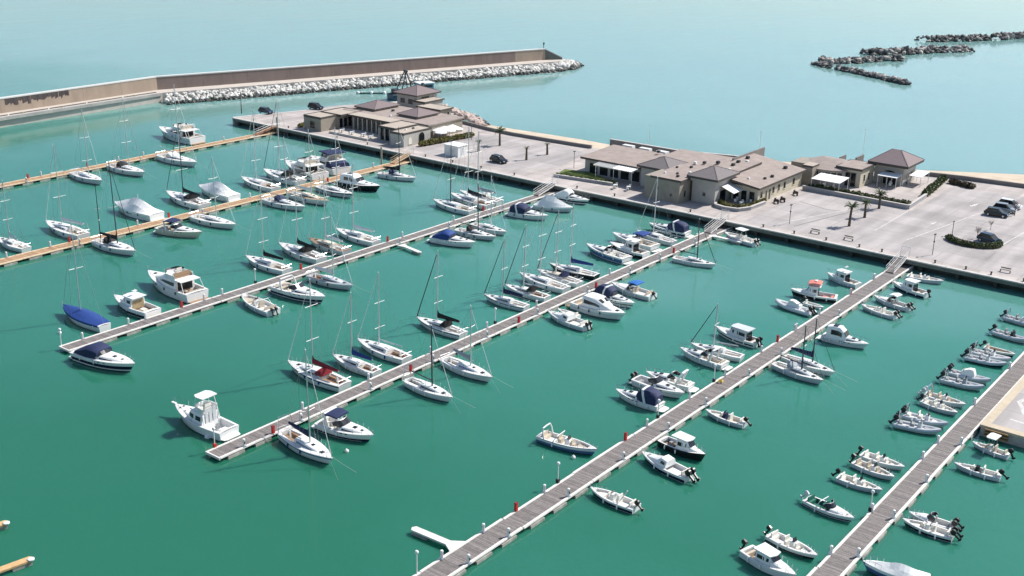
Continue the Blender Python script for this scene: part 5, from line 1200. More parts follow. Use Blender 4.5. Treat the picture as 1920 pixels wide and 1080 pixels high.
# ------------------------------------------------------------------ the fleet: (builder, pontoon, stern pixel, bow pixel, options, label)
S, K, CR, Y, PI, O, RB, CV = 'sail', 'ketch', 'cruiser', 'yacht', 'pilot', 'open', 'rib', 'covered'
d = dict
FLEET = [
 # farthest yellow pontoon
 (S, 1, 131, 322, 183, 337, d(roof=WHITE, glass=BLUEH, mh=1.32, sp=(.30, .62), hood=None, stripe=LGREY), 'white sloop with blue cabin side, leftmost of the three sailboats on the farthest yellow pontoon'),
 (S, 1, 199, 308, 262, 322, d(furl=GREYC, fr=.09, mh=1.35, hood=BLACKC, boot=NAVYH, bench=TEAK), 'white sloop with grey rolled jib, middle sailboat of three on the farthest yellow pontoon'),
 (S, 1, 288, 289, 356, 303, d(furl=METALW, fr=.08, mh=1.35, mast=ALU, hood=WHITEC, arch=1, boot=NAVYH, bench=SEATB), 'white sloop with stern arch lying below the flybridge yacht on the farthest yellow pontoon'),
 (Y, 1, 376, 266, 294, 244, d(sole=TEAK, stripe=LGREY, beam=.34, fend=NAVY, bim=None), 'large white flybridge yacht alone on the far side of the farthest yellow pontoon'),
 # second yellow pontoon, far side
 (S, 2, 50, 466, -6, 444, d(cover=WHITEC, mh=1.3, furl=METALW, swing=.9, bench=SEATW), 'white sloop cut by the left edge of the picture, with white boom cover'),
 (S, 2, 164, 445, 92, 417, d(cover=WHITEC, mh=1.3, mast=ALU, swing=-1.0, arch=1, bench=SEATB), 'white sloop with tall mast and white sail cover beside the dark-masted ketch'),
 (CV, 2, 300, 408, 214, 383, d(m=WHITEC, h=2.0, peak=.36, pole=1, win=1, fend=NAVY), 'big white motor cruiser wrapped in a peaked white cover, left one of two'),
 (S, 2, 389, 388, 314, 361, d(mast=DMAST, furl=BLACKC, fr=.07, cover=BLACKC, hood=BLACKC, sole=TEAK, mh=1.2), 'white sloop with dark mast and black boom cover between the two tented cruisers'),
 (CV, 2, 446, 373, 379, 352, d(m=WHITEC, h=1.85, peak=.34, win=1, fend=NAVY), 'white motor cruiser under a peaked white cover, right one of two'),
 (S, 2, 524, 356, 458, 334, d(stripe=LGREY, mh=1.35, bench=TEAK, sp=(.35, .66)), 'white sloop with grey side stripe on the second yellow pontoon, right of the tents'),
 (S, 2, 574, 345, 501, 321, d(furl=BLACKC, fr=.08, hood=BLACKC, bimini=BLACKC, mh=1.3, dinghy=None, sole=TEAK), 'white sloop with black sprayhood and black rolled jib left of the white motor yacht'),
 (Y, 2, 618, 336, 552, 311, d(fly=True, beam=.36, arch=True, stripe=NAVYH), 'white flybridge motor yacht moored left of the yacht with navy canopies'),
 (Y, 2, 664, 327, 604, 303, d(bim=NAVY, aftcan=NAVY, beam=.40, stripe=LGREY, fend=WHITEC), 'motor yacht with big navy canopies on top near the quay, second yellow pontoon'),
 # second yellow pontoon, near side
 (K, 2, 177, 450, 250, 470, d(mast=DMAST, furl=BLACKC, fr=.07, mizzen=1, cover=BLACKC, hood=BLACKC, mh=1.42, sp=(.5,), spm=DMAST, boot=NAVYH), 'white ketch with two black masts'),
 (CR, 2, 299, 428, 379, 437, d(can='bimini', cm=NAVY, seatm=SEATB, hull=CREAM, boot=CREAM, pad=1), 'cream cabin cruiser with navy bimini on the near side of the second yellow pontoon'),
 (S, 2, 361, 405, 440, 421, d(mast=ALU, mh=1.15, hood=None, furl=METALW, arch=1, fend=BLACKC, glass=GLASS), 'white sloop with dark fenders just right of the navy-topped cream cruiser'),
 (S, 2, 498, 374, 572, 388, d(hood=NAVY, fend=BLACKC, mh=1.3, furl=METALW, stripe=LGREY), 'white sloop with navy sprayhood lying below the pontoon bend, leftmost of three together'),
 (S, 2, 546, 362, 616, 378, d(roof=CREAM, deck=mat('teak_light', (.38, .27, .17), .6, .2, 3), cover=WHITEC, mh=1.3, furl=METALW), 'sloop with wood-coloured deck and cream cabin, middle of three together on the second yellow pontoon'),
 (S, 2, 597, 350, 662, 364, d(mh=1.32, stripe=BLACKH, hull=LGREY, furl=METALW), 'light grey sloop moored against the black-hulled motor cruiser'),
 (CR, 2, 638, 341, 713, 352, d(hull=BLACKH, can='hard', boot=BLACKH, arch=False, beam=.36, fend=WHITEC), 'motor cruiser with black hull and white hardtop'),
 (S, 2, 711, 325, 781, 333, d(mast=DMAST, hood=NAVY, mh=1.2, cover=BLACKC, stripe=LGREY), 'white sloop with short dark mast alone near the gangway of the second yellow pontoon'),
 # upper grey pontoon, far side
 ('sailcov', 3, 197, 613, 118, 574, d(), 'sailboat entirely covered with a bright blue tarpaulin'),
 (PI, 3, 291, 588, 212, 557, d(hull=WHITE, boot=BLACKH, stripe=BLACKH, band=(.02, .45), door=mat('roll_curtain', (.34, .27, .15), .7, .2, 3), roofm=WHITE, plat=1, seatm=SEATW), 'small white fishing cruiser with dark lower hull and tan rear curtain'),
 (Y, 3, 386, 562, 292, 521, d(fly=True, arch=False, ch=1.45, beam=.33, flyseat=TEAK, sole=TEAK, cabm=WHITE, fend=BLACKC), 'tall white flybridge trawler moored on the upper grey pontoon'),
 (S, 3, 541, 508, 462, 480, d(cover=BLACKC, swing=-.3, glass=GLASS, mh=1.3, sp=(.33, .62), furl=METALW, bench=SEATB), 'white sloop with black boom cover, leftmost of four at the upper grey pontoon'),
 (S, 3, 607, 488, 526, 457, d(hood=BLACKC, fend=BLACKC, mh=1.32, sole=TEAK, stripe=LGREY, cover=BLACKC), 'white sloop with dark sprayhood, second of four at the upper grey pontoon'),
 (S, 3, 655, 473, 582, 447, d(hull=LGREY, deck=TEAK, cover=WHITEC, mh=1.3, roof=CREAM, fend=BLACKC), 'greyish sloop with wooden deck and white boom, third of four on the upper grey pontoon'),
 (S, 3, 712, 456, 635, 430, d(cover=WHITEC, swing=-.6, mh=1.3, sp=(.36, .68), glass=BLACKH, bench=SEATW), 'white sloop with white boom and dark cabin windows, rightmost of four above the finger pier'),
 (S, 3, 891, 398, 815, 375, d(mast=DMAST, mh=1.32, furl=METALW, boot=NAVYH, bench=SEATB, hull=WHITE, arch=1), 'white sloop with dark mast, front one of three moored together on the upper grey pontoon'),
 (S, 3, 925, 388, 849, 364, d(mh=1.34, cover=BLACKC, furl=METALW, fend=BLACKC, bench=TEAK), 'white sloop with black boom cover, middle of three moored together on the upper grey pontoon'),
 (S, 3, 938, 379, 862, 358, d(mh=1.3, furl=METALW, hood=WHITEC, cover=GREYC), 'white sloop with white sprayhood, rear one of three moored together on the upper grey pontoon'),
 # upper grey pontoon, near side
 (CR, 3, 148, 660, 253, 687, d(can='half', cm=NAVY, stripe=NAVYH, band=(.25, .62), beam=.32, arch=False, boot=NAVYH, aback=.3), 'white speed cruiser with navy cockpit cover and navy hull stripe at the left pontoon end'),
 (O, 3, 521, 587, 442, 549, d(con='centre', ob=2, tilt=.4, ttop=None, folded=WHITEC, seatm=SEATB, stripe=LGREY), 'open white motorboat with twin black outboards below the upper grey pontoon'),
 (CR, 3, 505, 533, 596, 556, d(can='none', stripe=NAVYH, band=(.2, .5), seatm=SEATW, arch=True, pad=1), 'long white open cruiser with navy stripe backed up to the upper grey pontoon'),
 (S, 3, 581, 516, 662, 535, d(mh=1.28, deck=GREYC, roof=LGREY, hull=LGREY, bench=TEAK, cover=METALW, fend=BLACKC, boot=BLACKH), 'grey-decked sloop right of the long white open cruiser'),
 (CR, 3, 811, 445, 892, 456, d(can='half', cm=BLUE, arch=False, stripe=None), 'white cabin cruiser with bright blue canopy left of two moored sailboats'),
 (S, 3, 856, 430, 930, 443, d(hood=BLACKC, mh=1.15, mast=DMAST, stripe=LGREY, fend=BLACKC, hull=LGREY, roof=WHITE), 'pale grey sloop with dark sprayhood right of the blue-canopied cruiser'),
 (S, 3, 886, 419, 950, 433, d(mh=1.25, furl=METALW, glass=BLACKH, stripe=LGREY), 'white sloop with dark cabin windows half hidden behind the pale grey sloop'),
 (CR, 3, 957, 396, 1028, 405, d(can='camper', cm=NAVY, arch=True, hull=WHITE, fend=NAVY, beam=.36), 'white cruiser with navy blue canopy left of the tented boat near the quay'),
 (CV, 3, 1003, 384, 1076, 390, d(m=WHITEC, h=2.0, peak=.3, fend=NAVY, hull=LGREY), 'boat wrapped in a tall white tent cover near the gangway of the upper grey pontoon'),
 (CR, 3, 1042, 366, 1105, 376, d(can='half', cm=WHITEC, stripe=NAVYH, band=(.3, .62), arch=False), 'white cruiser with dark side stripe nearest the quay on the upper grey pontoon'),
 # middle grey pontoon, far side
 ('sportfisher', 4, 444, 817, 341, 770, d(), 'white sportfishing boat with a tall tower roof'),
 (S, 4, 655, 726, 546, 680, d(cover=REDC, hood=REDC, mh=1.25, sp=(.40, .74), stripe=NAVYH, furl=METALW, bench=TEAK), 'white sloop with dark red boom cover and red sprayhood'),
 (S, 4, 713, 699, 628, 664, d(cover=BLUE, mh=1.25, sp=(.62,), furl=METALW, bench=TEAK, boot=NAVYH), 'white sloop with blue boom cover right of the red-covered sloop'),
 (S, 4, 773, 676, 679, 638, d(mast=ALU, mh=1.22, sp=(.33, .64), bench=TEAK, sole=TEAK, furl=METALW, stripe=LGREY), 'white sloop with bare boom and teak cockpit between blue-covered and black-covered sloops'),
 (S, 4, 878, 629, 789, 596, d(cover=BLACKC, furl=DMAST, fr=.11, hood=BLACKC, mh=1.3, sp=(.36, .68), stripe=NAVYH, swing=-.3), 'white sloop with black boom cover and thick black rolled jib standing alone'),
 (S, 4, 993, 576, 912, 551, d(furl=DMAST, fr=.09, cover=NAVY, mh=1.3, sp=(.55,), stripe=NAVYH, swing=-.2), 'white sloop with navy boom cover, leftmost of five moored together on the middle grey pontoon'),
 (S, 4, 1032, 559, 951, 533, d(furl=DMAST, fr=.09, hood=BLACKC, mh=1.35, bench=TEAK, boot=NAVYH), 'white sloop with black sprayhood, second of five moored together on the middle grey pontoon'),
 (S, 4, 1074, 545, 984, 514, d(mh=1.3, boot=BLACKH, sp=(.34, .64), hood=None, glass=BLACKH, furl=METALW, bench=SEATW), 'large white sloop with long black cabin window, third of five on the middle grey pontoon'),
 (S, 4, 1091, 532, 1010, 505, d(furl=DMAST, fr=.09, hood=NAVY, mh=1.3, deck=OFFW, roof=CREAM), 'white sloop with navy sprayhood and black jib, fourth of five on the middle grey pontoon'),
 (S, 4, 1127, 519, 1037, 495, d(hull=BLACKH, boot=WHITE, cover=BLUE, mh=1.28, stripe=BLACKH, swing=-.5), 'sloop with black bow and blue boom cover, rightmost of five on the middle grey pontoon'),
 (CR, 4, 1191, 491, 1113, 463, d(can='none', arch=False, stripe=BLUEH, band=(.2, .75), seatm=SEATW, beam=.3), 'slim white speedboat with blue hull band on the middle grey pontoon'),
 (PI, 4, 1216, 478, 1147, 457, d(h=1.6, cab=(.28, .52), roofm=METALW, door=GLASS, hull=WHITE, boot=BLACKH, stripe=BLACKH, gear=1, sole=TEAK), 'old fishing boat with boxy white wheelhouse between a speedboat and a blue-canopied cruiser'),
 (CR, 4, 1244, 468, 1162, 442, d(can='bimini', cm=BLUE, seatm=SEATB, arch=False), 'white cruiser with blue bimini behind the boxy fishing boat'),
 (S, 4, 1274, 456, 1203, 433, d(mh=1.35, furl=METALW, stripe=LGREY, hood=None, sp=(.12, .6)), 'white sloop moored between the blue-bimini cruiser and the navy camper cruiser'),
 (CR, 4, 1301, 440, 1226, 421, d(can='camper', cm=NAVY, stripe=NAVYH, band=(.35, .7), aback=-.5), 'white cruiser with big navy canopy and white arch nearest the quay, middle grey pontoon'),
 # middle grey pontoon, near side
 (CR, 4, 602, 790, 700, 817, d(can='bimini', cm=NAVY, stripe=NAVYH, band=(.05, .35), arch=True, aback=.6, beam=.36), 'white cruiser with navy bimini and dark waterline beside the blue-striped sloop'),
 (S, 4, 528, 807, 618, 858, d(stripe=BLUEH, glass=BLUEH, cover=NAVY, mh=1.3, sp=(.42, .8), furl=METALW, arch=1, bench=TEAK), 'white sloop with blue side panels and navy boom cover nearest the middle pontoon outer end'),
 (S, 4, 764, 711, 849, 744, d(mast=DMAST, mh=1.12, sole=LEAFR, sp=(.6,), spm=DMAST, hull=WHITE, furl=METALW, arch=1, deck=OFFW), 'white sloop with black mast on the near side of the middle grey pontoon'),
 (S, 4, 832, 672, 921, 706, d(mh=1.05, furl=METALW, cover=GREYC, swing=.6, stripe=LGREY, glass=BLUEH), 'white sloop with smooth pale hull and bare boom, right of the black-masted sloop'),
 (O, 4, 1099, 610, 1025, 584, d(con='cuddy', ob=2, hull=WHITE, stripe=LGREY, tilt=.4), 'white cuddy motorboat with black outboards pointing away from the middle grey pontoon'),
 (O, 4, 1080, 588, 1041, 575, d(con='none', ob=0, hull=WHITE, brail=False), 'small white dinghy squeezed beside the cuddy motorboat'),
 (Y, 4, 1078, 566, 1150, 585, d(fly=False, beam=.40, arch=False, ch=1.6, hull=WHITE, stripe=LGREY), 'broad white motor yacht without flybridge below the middle grey pontoon'),
 (CR, 4, 1116, 549, 1188, 568, d(can='camper', cm=NAVY, stripe=BLACKH, band=(.45, .6), aback=-.4), 'white cruiser with navy canopy and thin black stripe right of the broad motor yacht'),
 (O, 4, 1221, 553, 1143, 530, d(con='screen', ob=1, bim=SKYB, stripe=LGREY, seatm=SEATB), 'white cabin boat with sky blue bimini pointing away from the middle grey pontoon'),
 (S, 4, 1266, 482, 1340, 493, d(mast=DMAST, furl=BLACKC, fr=.07, mh=1.05, stripe=LGREY, glass=BLACKH, hood=None), 'white sloop with dark mast alone in open water near the middle pontoon gangway'),
 (O, 4, 1418, 455, 1358, 436, d(con='centre', ttop=WHITE, ob=2, hull=WHITE, stripe=LGREY), 'open boat with white T-top moored at the finger pier by the quay'),
 # long lower grey pontoon, far side
 (O, 5, 1018, 815, 1125, 847, d(con='centre', ob=0, hull=BLUEH, stripe=WHITE, band=(.55, .9), folded=WHITEC, archb=1, seatm=SEATB, beam=.3), 'long white open boat with blue lower hull, bow touching the long lower pontoon'),
 (CR, 5, 1248, 762, 1163, 731, d(can='camper', cm=NAVY, arch=True, aback=-.5, hull=WHITE, beam=.34), 'white cruiser with large navy canopy, front one of three side by side'),
 (CR, 5, 1200, 712, 1292, 740, d(can='none', arch=False, ob=2, obm=BLACK, stripe=LGREY, seatm=SEATG), 'white boat with black outboards outward, middle one of three side by side'),
 (CR, 5, 1303, 725, 1220, 698, d(can='none', arch=True, aback=.7, seatm=SEATW, platm=WHITE), 'white open cruiser with white arch, rear one of three side by side'),
 (CR, 5, 1374, 687, 1288, 655, d(can='none', arch=True, aback=.4, stripe=LGREY, seatm=SEATB, boot=NAVYH), 'white cabin cruiser with frame arch in front of the small dark-rigged sloop'),
 (S, 5, 1387, 667, 1300, 642, d(furl=DMAST, fr=.09, mast=ALU, mh=.95, sp=(.6,), cover=None, hood=None, boot=BLACKH), 'small white sloop with leaning black rolled jib behind a cabin cruiser'),
 (PI, 5, 1420, 642, 1342, 613, d(hull=WHITE, stripe=BLACKH, band=(.35, .6), ob=2, cab=(.2, .58), roofm=LGREY, door=GLASS, cabm=LGREY, mastlet=False), 'pilothouse boat with grey roof and large dark windows on the long lower pontoon'),
 (RB, 5, 1522, 584, 1455, 563, d(ob=2, cov=WHITEC, tube=TUBEW, rollbar=False), 'white inflatable boat with white console cover left of the dark-hulled boat'),
 (O, 5, 1512, 563, 1549, 574, d(con='none', ob=1, hull=WHITE, archb=None, brail=False), 'little open skiff between the white inflatable and the dark-hulled boat'),
 (PI, 5, 1572, 559, 1484, 543, d(hull=WHITE, stripe=BLACKH, band=(.05, .7), boot=BLACKH, bim=SALMON, sole=TEAK, cab=(.40, .62), seatm=SALMON, gear=1, door=BLACK), 'dark-hulled fishing boat with coral red sun awning'),
 (PI, 5, 1609, 532, 1552, 511, d(hull=WHITE, cab=(.36, .66), roofm=WHITE, seatm=SEATB, stripe=LGREY), 'white pilothouse boat behind the boat with the coral red awning'),
 # long lower grey pontoon, near side
 (O, 5, 1183, 944, 1096, 909, d(con='centre', hull=WHITE, stripe=NAVYH, band=(.05, .6), ob=1, mastlet=1, tilt=.9, boot=BLACKH), 'open white boat with dark lower hull, nearest to the camera on the long lower pontoon'),
 (O, 5, 1280, 886, 1190, 843, d(con='cuddy', hull=WHITE, stripe=NAVYH, band=(.05, .6), ob=2, tilt=.9, obs=1.2, boot=BLACKH), 'white cuddy boat with dark lower hull and twin large black outboards'),
 (PI, 5, 1240, 822, 1321, 852, d(hull=BLACKH, stripe=BLACKH, boot=BLACKH, railm=BLACKH, cab=(.42, .68), over=.12, h=1.2, roofm=WHITE, sole=SEATG, gear=1, seatm=BLACK, door=GLASS, mastlet=False), 'black-hulled workboat with square white cabin roof and cluttered stern'),
 (O, 5, 1391, 789, 1316, 765, d(con='centre', conm=NAVY, scr=NAVY, ob=1, tilt=.9, hull=LGREY, seatm=SEATW, liner=SEATW, sole=SEATB), 'open boat with navy console cover and grey hull beside the long lower pontoon'),
 (S, 5, 1449, 680, 1517, 702, d(mh=.95, hull=LGREY, furl=DMAST, fr=.03, roof=LGREY, mast=DMAST, sp=(.6,), hood=GREYC), 'small grey sloop in front of another sloop below the long lower pontoon'),
 (S, 5, 1468, 667, 1537, 687, d(mh=.95, mast=DMAST, cover=NAVY, furl=DMAST, fr=.04, sp=(.6,)), 'small white sloop with navy boom cover behind the small grey sloop'),
 (CR, 5, 1539, 626, 1618, 641, d(can='hard', arch=False, hull=WHITE, stripe=LGREY, fend=WHITEC), 'white hardtop cruiser moored stern-to the long lower pontoon, right of two small sloops'),
 (O, 5, 1673, 588, 1607, 568, d(con='centre', hull=WHITE, stripe=LGREY, ob=2, tilt=.9, boot=BLACKH), 'open white boat with black outboards, front one of four at the quay end'),
 (O, 5, 1697, 573, 1630, 552, d(con='screen', ob=2, tilt=.9, bim=WHITEC, hull=LGREY, seatm=SEATG), 'grey boat with white sun roof, second of four at the quay end'),
 (PI, 5, 1732, 549, 1668, 526, d(hull=WHITE, stripe=NAVYH, band=(.1, .5), cab=(.34, .62), ob=1, mastlet=False), 'white cabin boat with dark hull line, third of four at the quay end'),
 (O, 5, 1702, 514, 1770, 526, d(con='centre', ob=0, hull=LGREY, conm=WHITE), 'open grey boat with tall white console tucked against the quay wall'),
 # right-hand pontoon, far side
 (PI, 6, 1440, 1046, 1512, 1083, d(cab=(.30, .60), roofm=WHITE, ob=1, h=.95, mastlet=False, hull=WHITE, door=SEATB), 'white cabin boat with dark outboard cut by the bottom edge of the picture'),
 (O, 6, 1463, 1005, 1553, 1048, d(con='centre', ob=1, seatm=SEATW, hull=WHITE, stripe=BLACKH, band=(.08, .4), tilt=.5), 'open white boat with dark waterline just above the cabin boat at the bottom edge'),
 (O, 6, 1533, 938, 1623, 978, d(con='screen', ob=1, obm=LGREY, sole=GREENI, liner=GREENI, seatm=GREENI, folded=WHITE, stripe=NAVYH, band=(.2, .42)), 'runabout with green interior and white bimini frame'),
 (O, 6, 1586, 893, 1669, 921, d(con='centre', ob=1, hull=LGREY, seatm=SEATW, liner=SEATW), 'open white boat with grey hull right above the green runabout'),
 (O, 6, 1621, 868, 1697, 899, d(con='centre', ob=1, seatm=SEATB, hull=LGREY, tilt=.4), 'open boat with tan seats, front one of a pair on the right-hand pontoon'),
 (O, 6, 1633, 852, 1714, 879, d(con='centre', ob=1, seatm=SEATW, hull=WHITE, tilt=.4), 'open all-white boat, rear one of a pair on the right-hand pontoon'),
 (RB, 6, 1692, 793, 1775, 810, d(ob=1, tube=TUBEG), 'grey inflatable boat, front one of the lowest inflatable pair on the right-hand pontoon'),
 (RB, 6, 1710, 778, 1790, 798, d(ob=2, tube=TUBEG, rollbar=True, seatm=SEATW), 'grey inflatable boat with white seats, rear one of the lowest inflatable pair'),
 (O, 6, 1744, 751, 1811, 776, d(con='centre', ob=1, hull=LGREY, seatm=SEATW), 'open white boat in front of another at the pontoon section beside the slipway'),
 (O, 6, 1743, 737, 1820, 759, d(con='centre', ob=2, obm=LGREY, hull=WHITE, seatm=SEATB, archb=1, archm=STEEL), 'open boat with grey outboards, behind another at the pontoon section beside the slipway'),
 (RB, 6, 1780, 710, 1850, 726, d(ob=1, tube=TUBEG, conm=GREYC), 'grey inflatable boat with grey console, front one of the middle inflatable pair'),
 (RB, 6, 1795, 697, 1868, 715, d(ob=2, tube=TUBEG, cov=WHITEC, rollbar=False), 'grey inflatable boat with white console cover, rear one of the middle inflatable pair'),
 (RB, 6, 1823, 668, 1888, 682, d(ob=1, tube=TUBEG, hull=NAVYH), 'grey inflatable with dark underside, front one of the upper inflatable pair'),
 (RB, 6, 1829, 656, 1895, 673, d(ob=2, tube=TUBEW), 'white inflatable, rear one of the upper inflatable pair'),
 (O, 6, 1857, 649, 1909, 663, d(con='none', ob=1, hull=WHITE, boot=BLACKH, stripe=BLACKH, band=(.05, .5), sole=SEATB, liner=SEATB, seatm=SEATB), 'small open boat with tan interior and dark lower hull'),
 (RB, 6, 1864, 618, 1928, 637, d(ob=1, tube=TUBEG, rollbar=False, conm=BLACK), 'grey inflatable with black console at the right edge of the picture'),
 (RB, 6, 1885, 591, 1948, 608, d(ob=1, tube=TUBEG), 'grey inflatable cut by the right edge, topmost on the right-hand pontoon'),
 # right-hand pontoon, near side
 (O, 6, 1886, 848, 1818, 824, d(con='centre', ttop=WHITE, ob=1, hull=LGREY, seatm=SEATB, tilt=.5), 'open boat with white T-top lying below the slipway wall'),
 (O, 6, 1877, 890, 1789, 866, d(con='centre', conm=BLACK, ob=1, hull=LGREY, tilt=.9, beam=.31), 'long open boat with black console below the T-top boat'),
 (O, 6, 1786, 1000, 1690, 970, d(con='centre', hull=WHITE, stripe=BLACKH, band=(.05, .55), ob=2, tilt=.9, boot=BLACKH), 'open white boat with black lower hull, front of the near-side pair, right-hand pontoon'),
 (O, 6, 1790, 984, 1704, 957, d(con='screen', ob=2, tilt=.9, hull=WHITE, seatm=SEATG), 'white runabout with grey seats, rear of the near-side pair, right-hand pontoon'),
 (CV, 6, 1722, 1081, 1620, 1050, d(m=WHITEC, h=.75, peak=.35, hull=BLUEH, fend=WHITEC), 'motorboat under a white tarpaulin at the bottom right of the picture'),
]
KIND = {S: ('sailboat', 'sailboat', sail), K: ('ketch', 'sailboat', sail), 'sailcov': ('sailboat', 'sailboat', sail_covered), CR: ('cabin_cruiser', 'motorboat', cruiser), Y: ('motor_yacht', 'yacht', yacht),
        'sportfisher': ('sportfishing_boat', 'motorboat', sportfisher), PI: ('cabin_boat', 'motorboat', pilot), O: ('open_boat', 'motorboat', openb), RB: ('inflatable_boat', 'inflatable boat', rib), CV: ('covered_boat', 'motorboat', covered)}
rng = random.Random(3)
for kind, pn, sx_, sy_, bx_, by_, op, lab in FLEET:
    nm, cat, fn = KIND[kind]
    a = G(sx_, sy_, .7); b = G(bx_, by_, 1.0 if kind not in (RB, O) else .75)
    dv = (b - a); dv.z = 0; L = dv.length
    lo, hi = {S: (7.6, 13), K: (9, 13), Y: (9, 15), RB: (5, 7.5), O: (4.2, 8.5), PI: (6, 9), CR: (6.5, 11)}.get(kind, (6, 12))
    if 'dinghy' in lab or 'skiff' in lab: lo, hi = 3.2, 4.2
    L2 = max(lo, min(hi, L)); ang = math.atan2(dv.y, dv.x); c = (a + b) / 2; c.z = 0
    u = Vector((math.cos(ang), math.sin(ang), 0)); c = c if abs(L2 - L) < .05 else c
    yc, hw = PY[pn]; sgn = 1 if c.y > yc else -1                  # keep clear of the pontoon
    gap = min((c + u * L2 / 2).y * sgn, (c - u * L2 / 2).y * sgn) - yc * sgn - hw - .55
    extra = .75 if kind in (CR, Y, CV, 'sportfisher') and u.y * sgn > 0 else 0
    gap -= extra
    if gap < 0: c.y -= sgn * gap
    r = thing(nm, lab, cat, (c.x, c.y, rng.uniform(-.03, .02)), ang, 'boats moored along ' + PN[pn])
    fn(r, L2, op)
# ------------------------------------------------------------------ pontoon fittings
def ordinal(n): return ['first', 'second', 'third', 'fourth', 'fifth', 'sixth', 'seventh', 'eighth', 'ninth', 'tenth', 'eleventh', 'twelfth', 'thirteenth', 'fourteenth', 'fifteenth', 'sixteenth'][n]
def pedestal_parts():
    mb = MB(); mb.loft([[(.125 * math.cos(k * .7854), .15 * math.sin(k * .7854), z) for k in range(8)] for z in (0, .70)])
    cap = MB().loft([[(q * math.cos(k * .7854), q * math.sin(k * .7854), z) for k in range(8)] for q, z in ((.15, .701), (.17, .78), (.14, .90), (.05, .95))])
    bs = MB().box(-.2, .2, -.2, .2, -.02, .04); pl = MB().box(-.06, .06, -.165, -.13, .35, .6)
    return mb.mesh('column', METALW, True), cap.mesh('light_cap', WHITE, True), bs.mesh('foot', STEEL), pl.mesh('socket_panel', NAVYH)
PED = pedestal_parts()
SPOTS = {5: [(829, 1048), (908, 998), (1020, 923), (1208, 797), (1287, 745), (1356, 703), (1421, 658), (1478, 616), (1531, 588), (1623, 520), (1655, 502), (871, 1052), (947, 1003), (1057, 927), (1157, 857), (1242, 802), (1310, 754), (1388, 700), (1450, 660), (1507, 621), (1558, 588), (1605, 554), (1649, 525)],
         4: [(560, 764), (687, 711), (801, 659), (904, 612), (1000, 572), (1142, 513), (1262, 463), (452, 834), (561, 787), (692, 729), (808, 676), (910, 631), (1003, 588), (1093, 545), (1179, 511), (1233, 485), (1296, 455), (1339, 438)],
         3: [(145, 631), (266, 595), (409, 549), (755, 444), (846, 412), (935, 382), (244, 609), (390, 565), (637, 487), (744, 454), (836, 424), (940, 392)],
         2: [(14, 483), (91, 461), (252, 420), (469, 370), (600, 338), (700, 313), (143, 455), (380, 400)], 1: [(44, 339), (79, 330), (222, 301), (269, 292), (416, 262)],
         6: [(1569, 1043), (1644, 962), (1736, 862), (1761, 831), (1824, 758), (1890, 690), (1608, 1043), (1671, 970), (1728, 901), (1793, 831)]}
EN = {1: 'the farthest yellow pontoon', 2: 'the second yellow pontoon', 3: 'the upper grey pontoon', 4: 'the middle grey pontoon', 5: 'the long lower pontoon', 6: 'the right-hand pontoon'}
for pn, pts in SPOTS.items():
    yc, hw = PY[pn]; sides = {1: [], -1: []}
    for px, py in pts:
        g_ = G(px, py, .6); sides[1 if g_.y > yc else -1].append(g_.x)
    for sg, xs in sides.items():
        for i, x in enumerate(sorted(xs)):
            t_ = thing('service_pedestal', 'white pedestal on the %s edge of %s, %s from outer end' % ('far' if sg > 0 else 'near', EN[pn], ordinal(i)), 'service pedestal', (x, yc + sg * (hw - .24), .6), 0 if sg < 0 else math.pi, 'service pedestals on the pontoons')
            for nm, me in zip(('column', 'light_cap', 'foot', 'socket_panel'), PED): link(nm, me, t_)
# red fire cabinets
fb = MB().box(-.16, .16, -.14, .14, 0, .8, 0, .01).mesh('cabinet', RED); fl = MB().loft([[(-.19, -.17, .801), (.19, -.17, .801), (.19, .17, .801), (-.19, .17, .801)], [(-.16, -.12, .92), (.16, -.12, .92), (.16, .12, .92), (-.16, .12, .92)]]).mesh('lid', mat('lid_dark_red', (.25, .012, .015), .5, .2, 3)); fh = MB().tube([(.17, .1 * math.cos(k * .628), .5 + .1 * math.sin(k * .628)) for k in range(11)], .03, 4).mesh('hose_reel', BLACK)
FIRE = [(5, 966, 957, 'nearest the camera on'), (5, 1176, 826, 'right of the blue-hulled open boat on'), (5, 1457, 640, 'beside the grey-roofed pilothouse boat on'), (5, 1590, 550, 'next to the coral-awning boat on'),
        (4, 508, 810, 'near the sportfishing boat on'), (4, 765, 694, 'beside the black-masted sloop on'), (4, 967, 603, 'across from the navy-covered sloop on'), (4, 1111, 538, 'beside the navy-canopied cruiser on'), (4, 1258, 473, 'halfway between the two quayward sailboats on'),
        (3, 338, 575, 'beside the flybridge trawler on'), (3, 566, 505, 'between two moored sloops on'), (3, 728, 453, 'next to the finger pier on'), (3, 909, 396, 'close to the three moored sloops on'),
        (2, 135, 455, 'beside the dark-masted ketch on'), (2, 318, 408, 'behind the navy-topped cream cruiser on'), (2, 610, 340, 'at the crowded bend of'), (1, 55, 335, 'at the left of'), (1, 166, 313, 'behind the leftmost sloop on')]
for pn, px, py, lab in FIRE:
    yc, hw = PY[pn]; g_ = G(px, py, .6); sg = 1 if g_.y > yc else -1
    t_ = thing('fire_cabinet', 'red fire cabinet %s %s' % (lab, EN[pn]), 'fire cabinet', (g_.x, yc + sg * (hw - .25), .6), 0, 'fire cabinets on the pontoons')
    link('cabinet', fb, t_); link('lid', fl, t_); link('hose_reel', fh, t_)
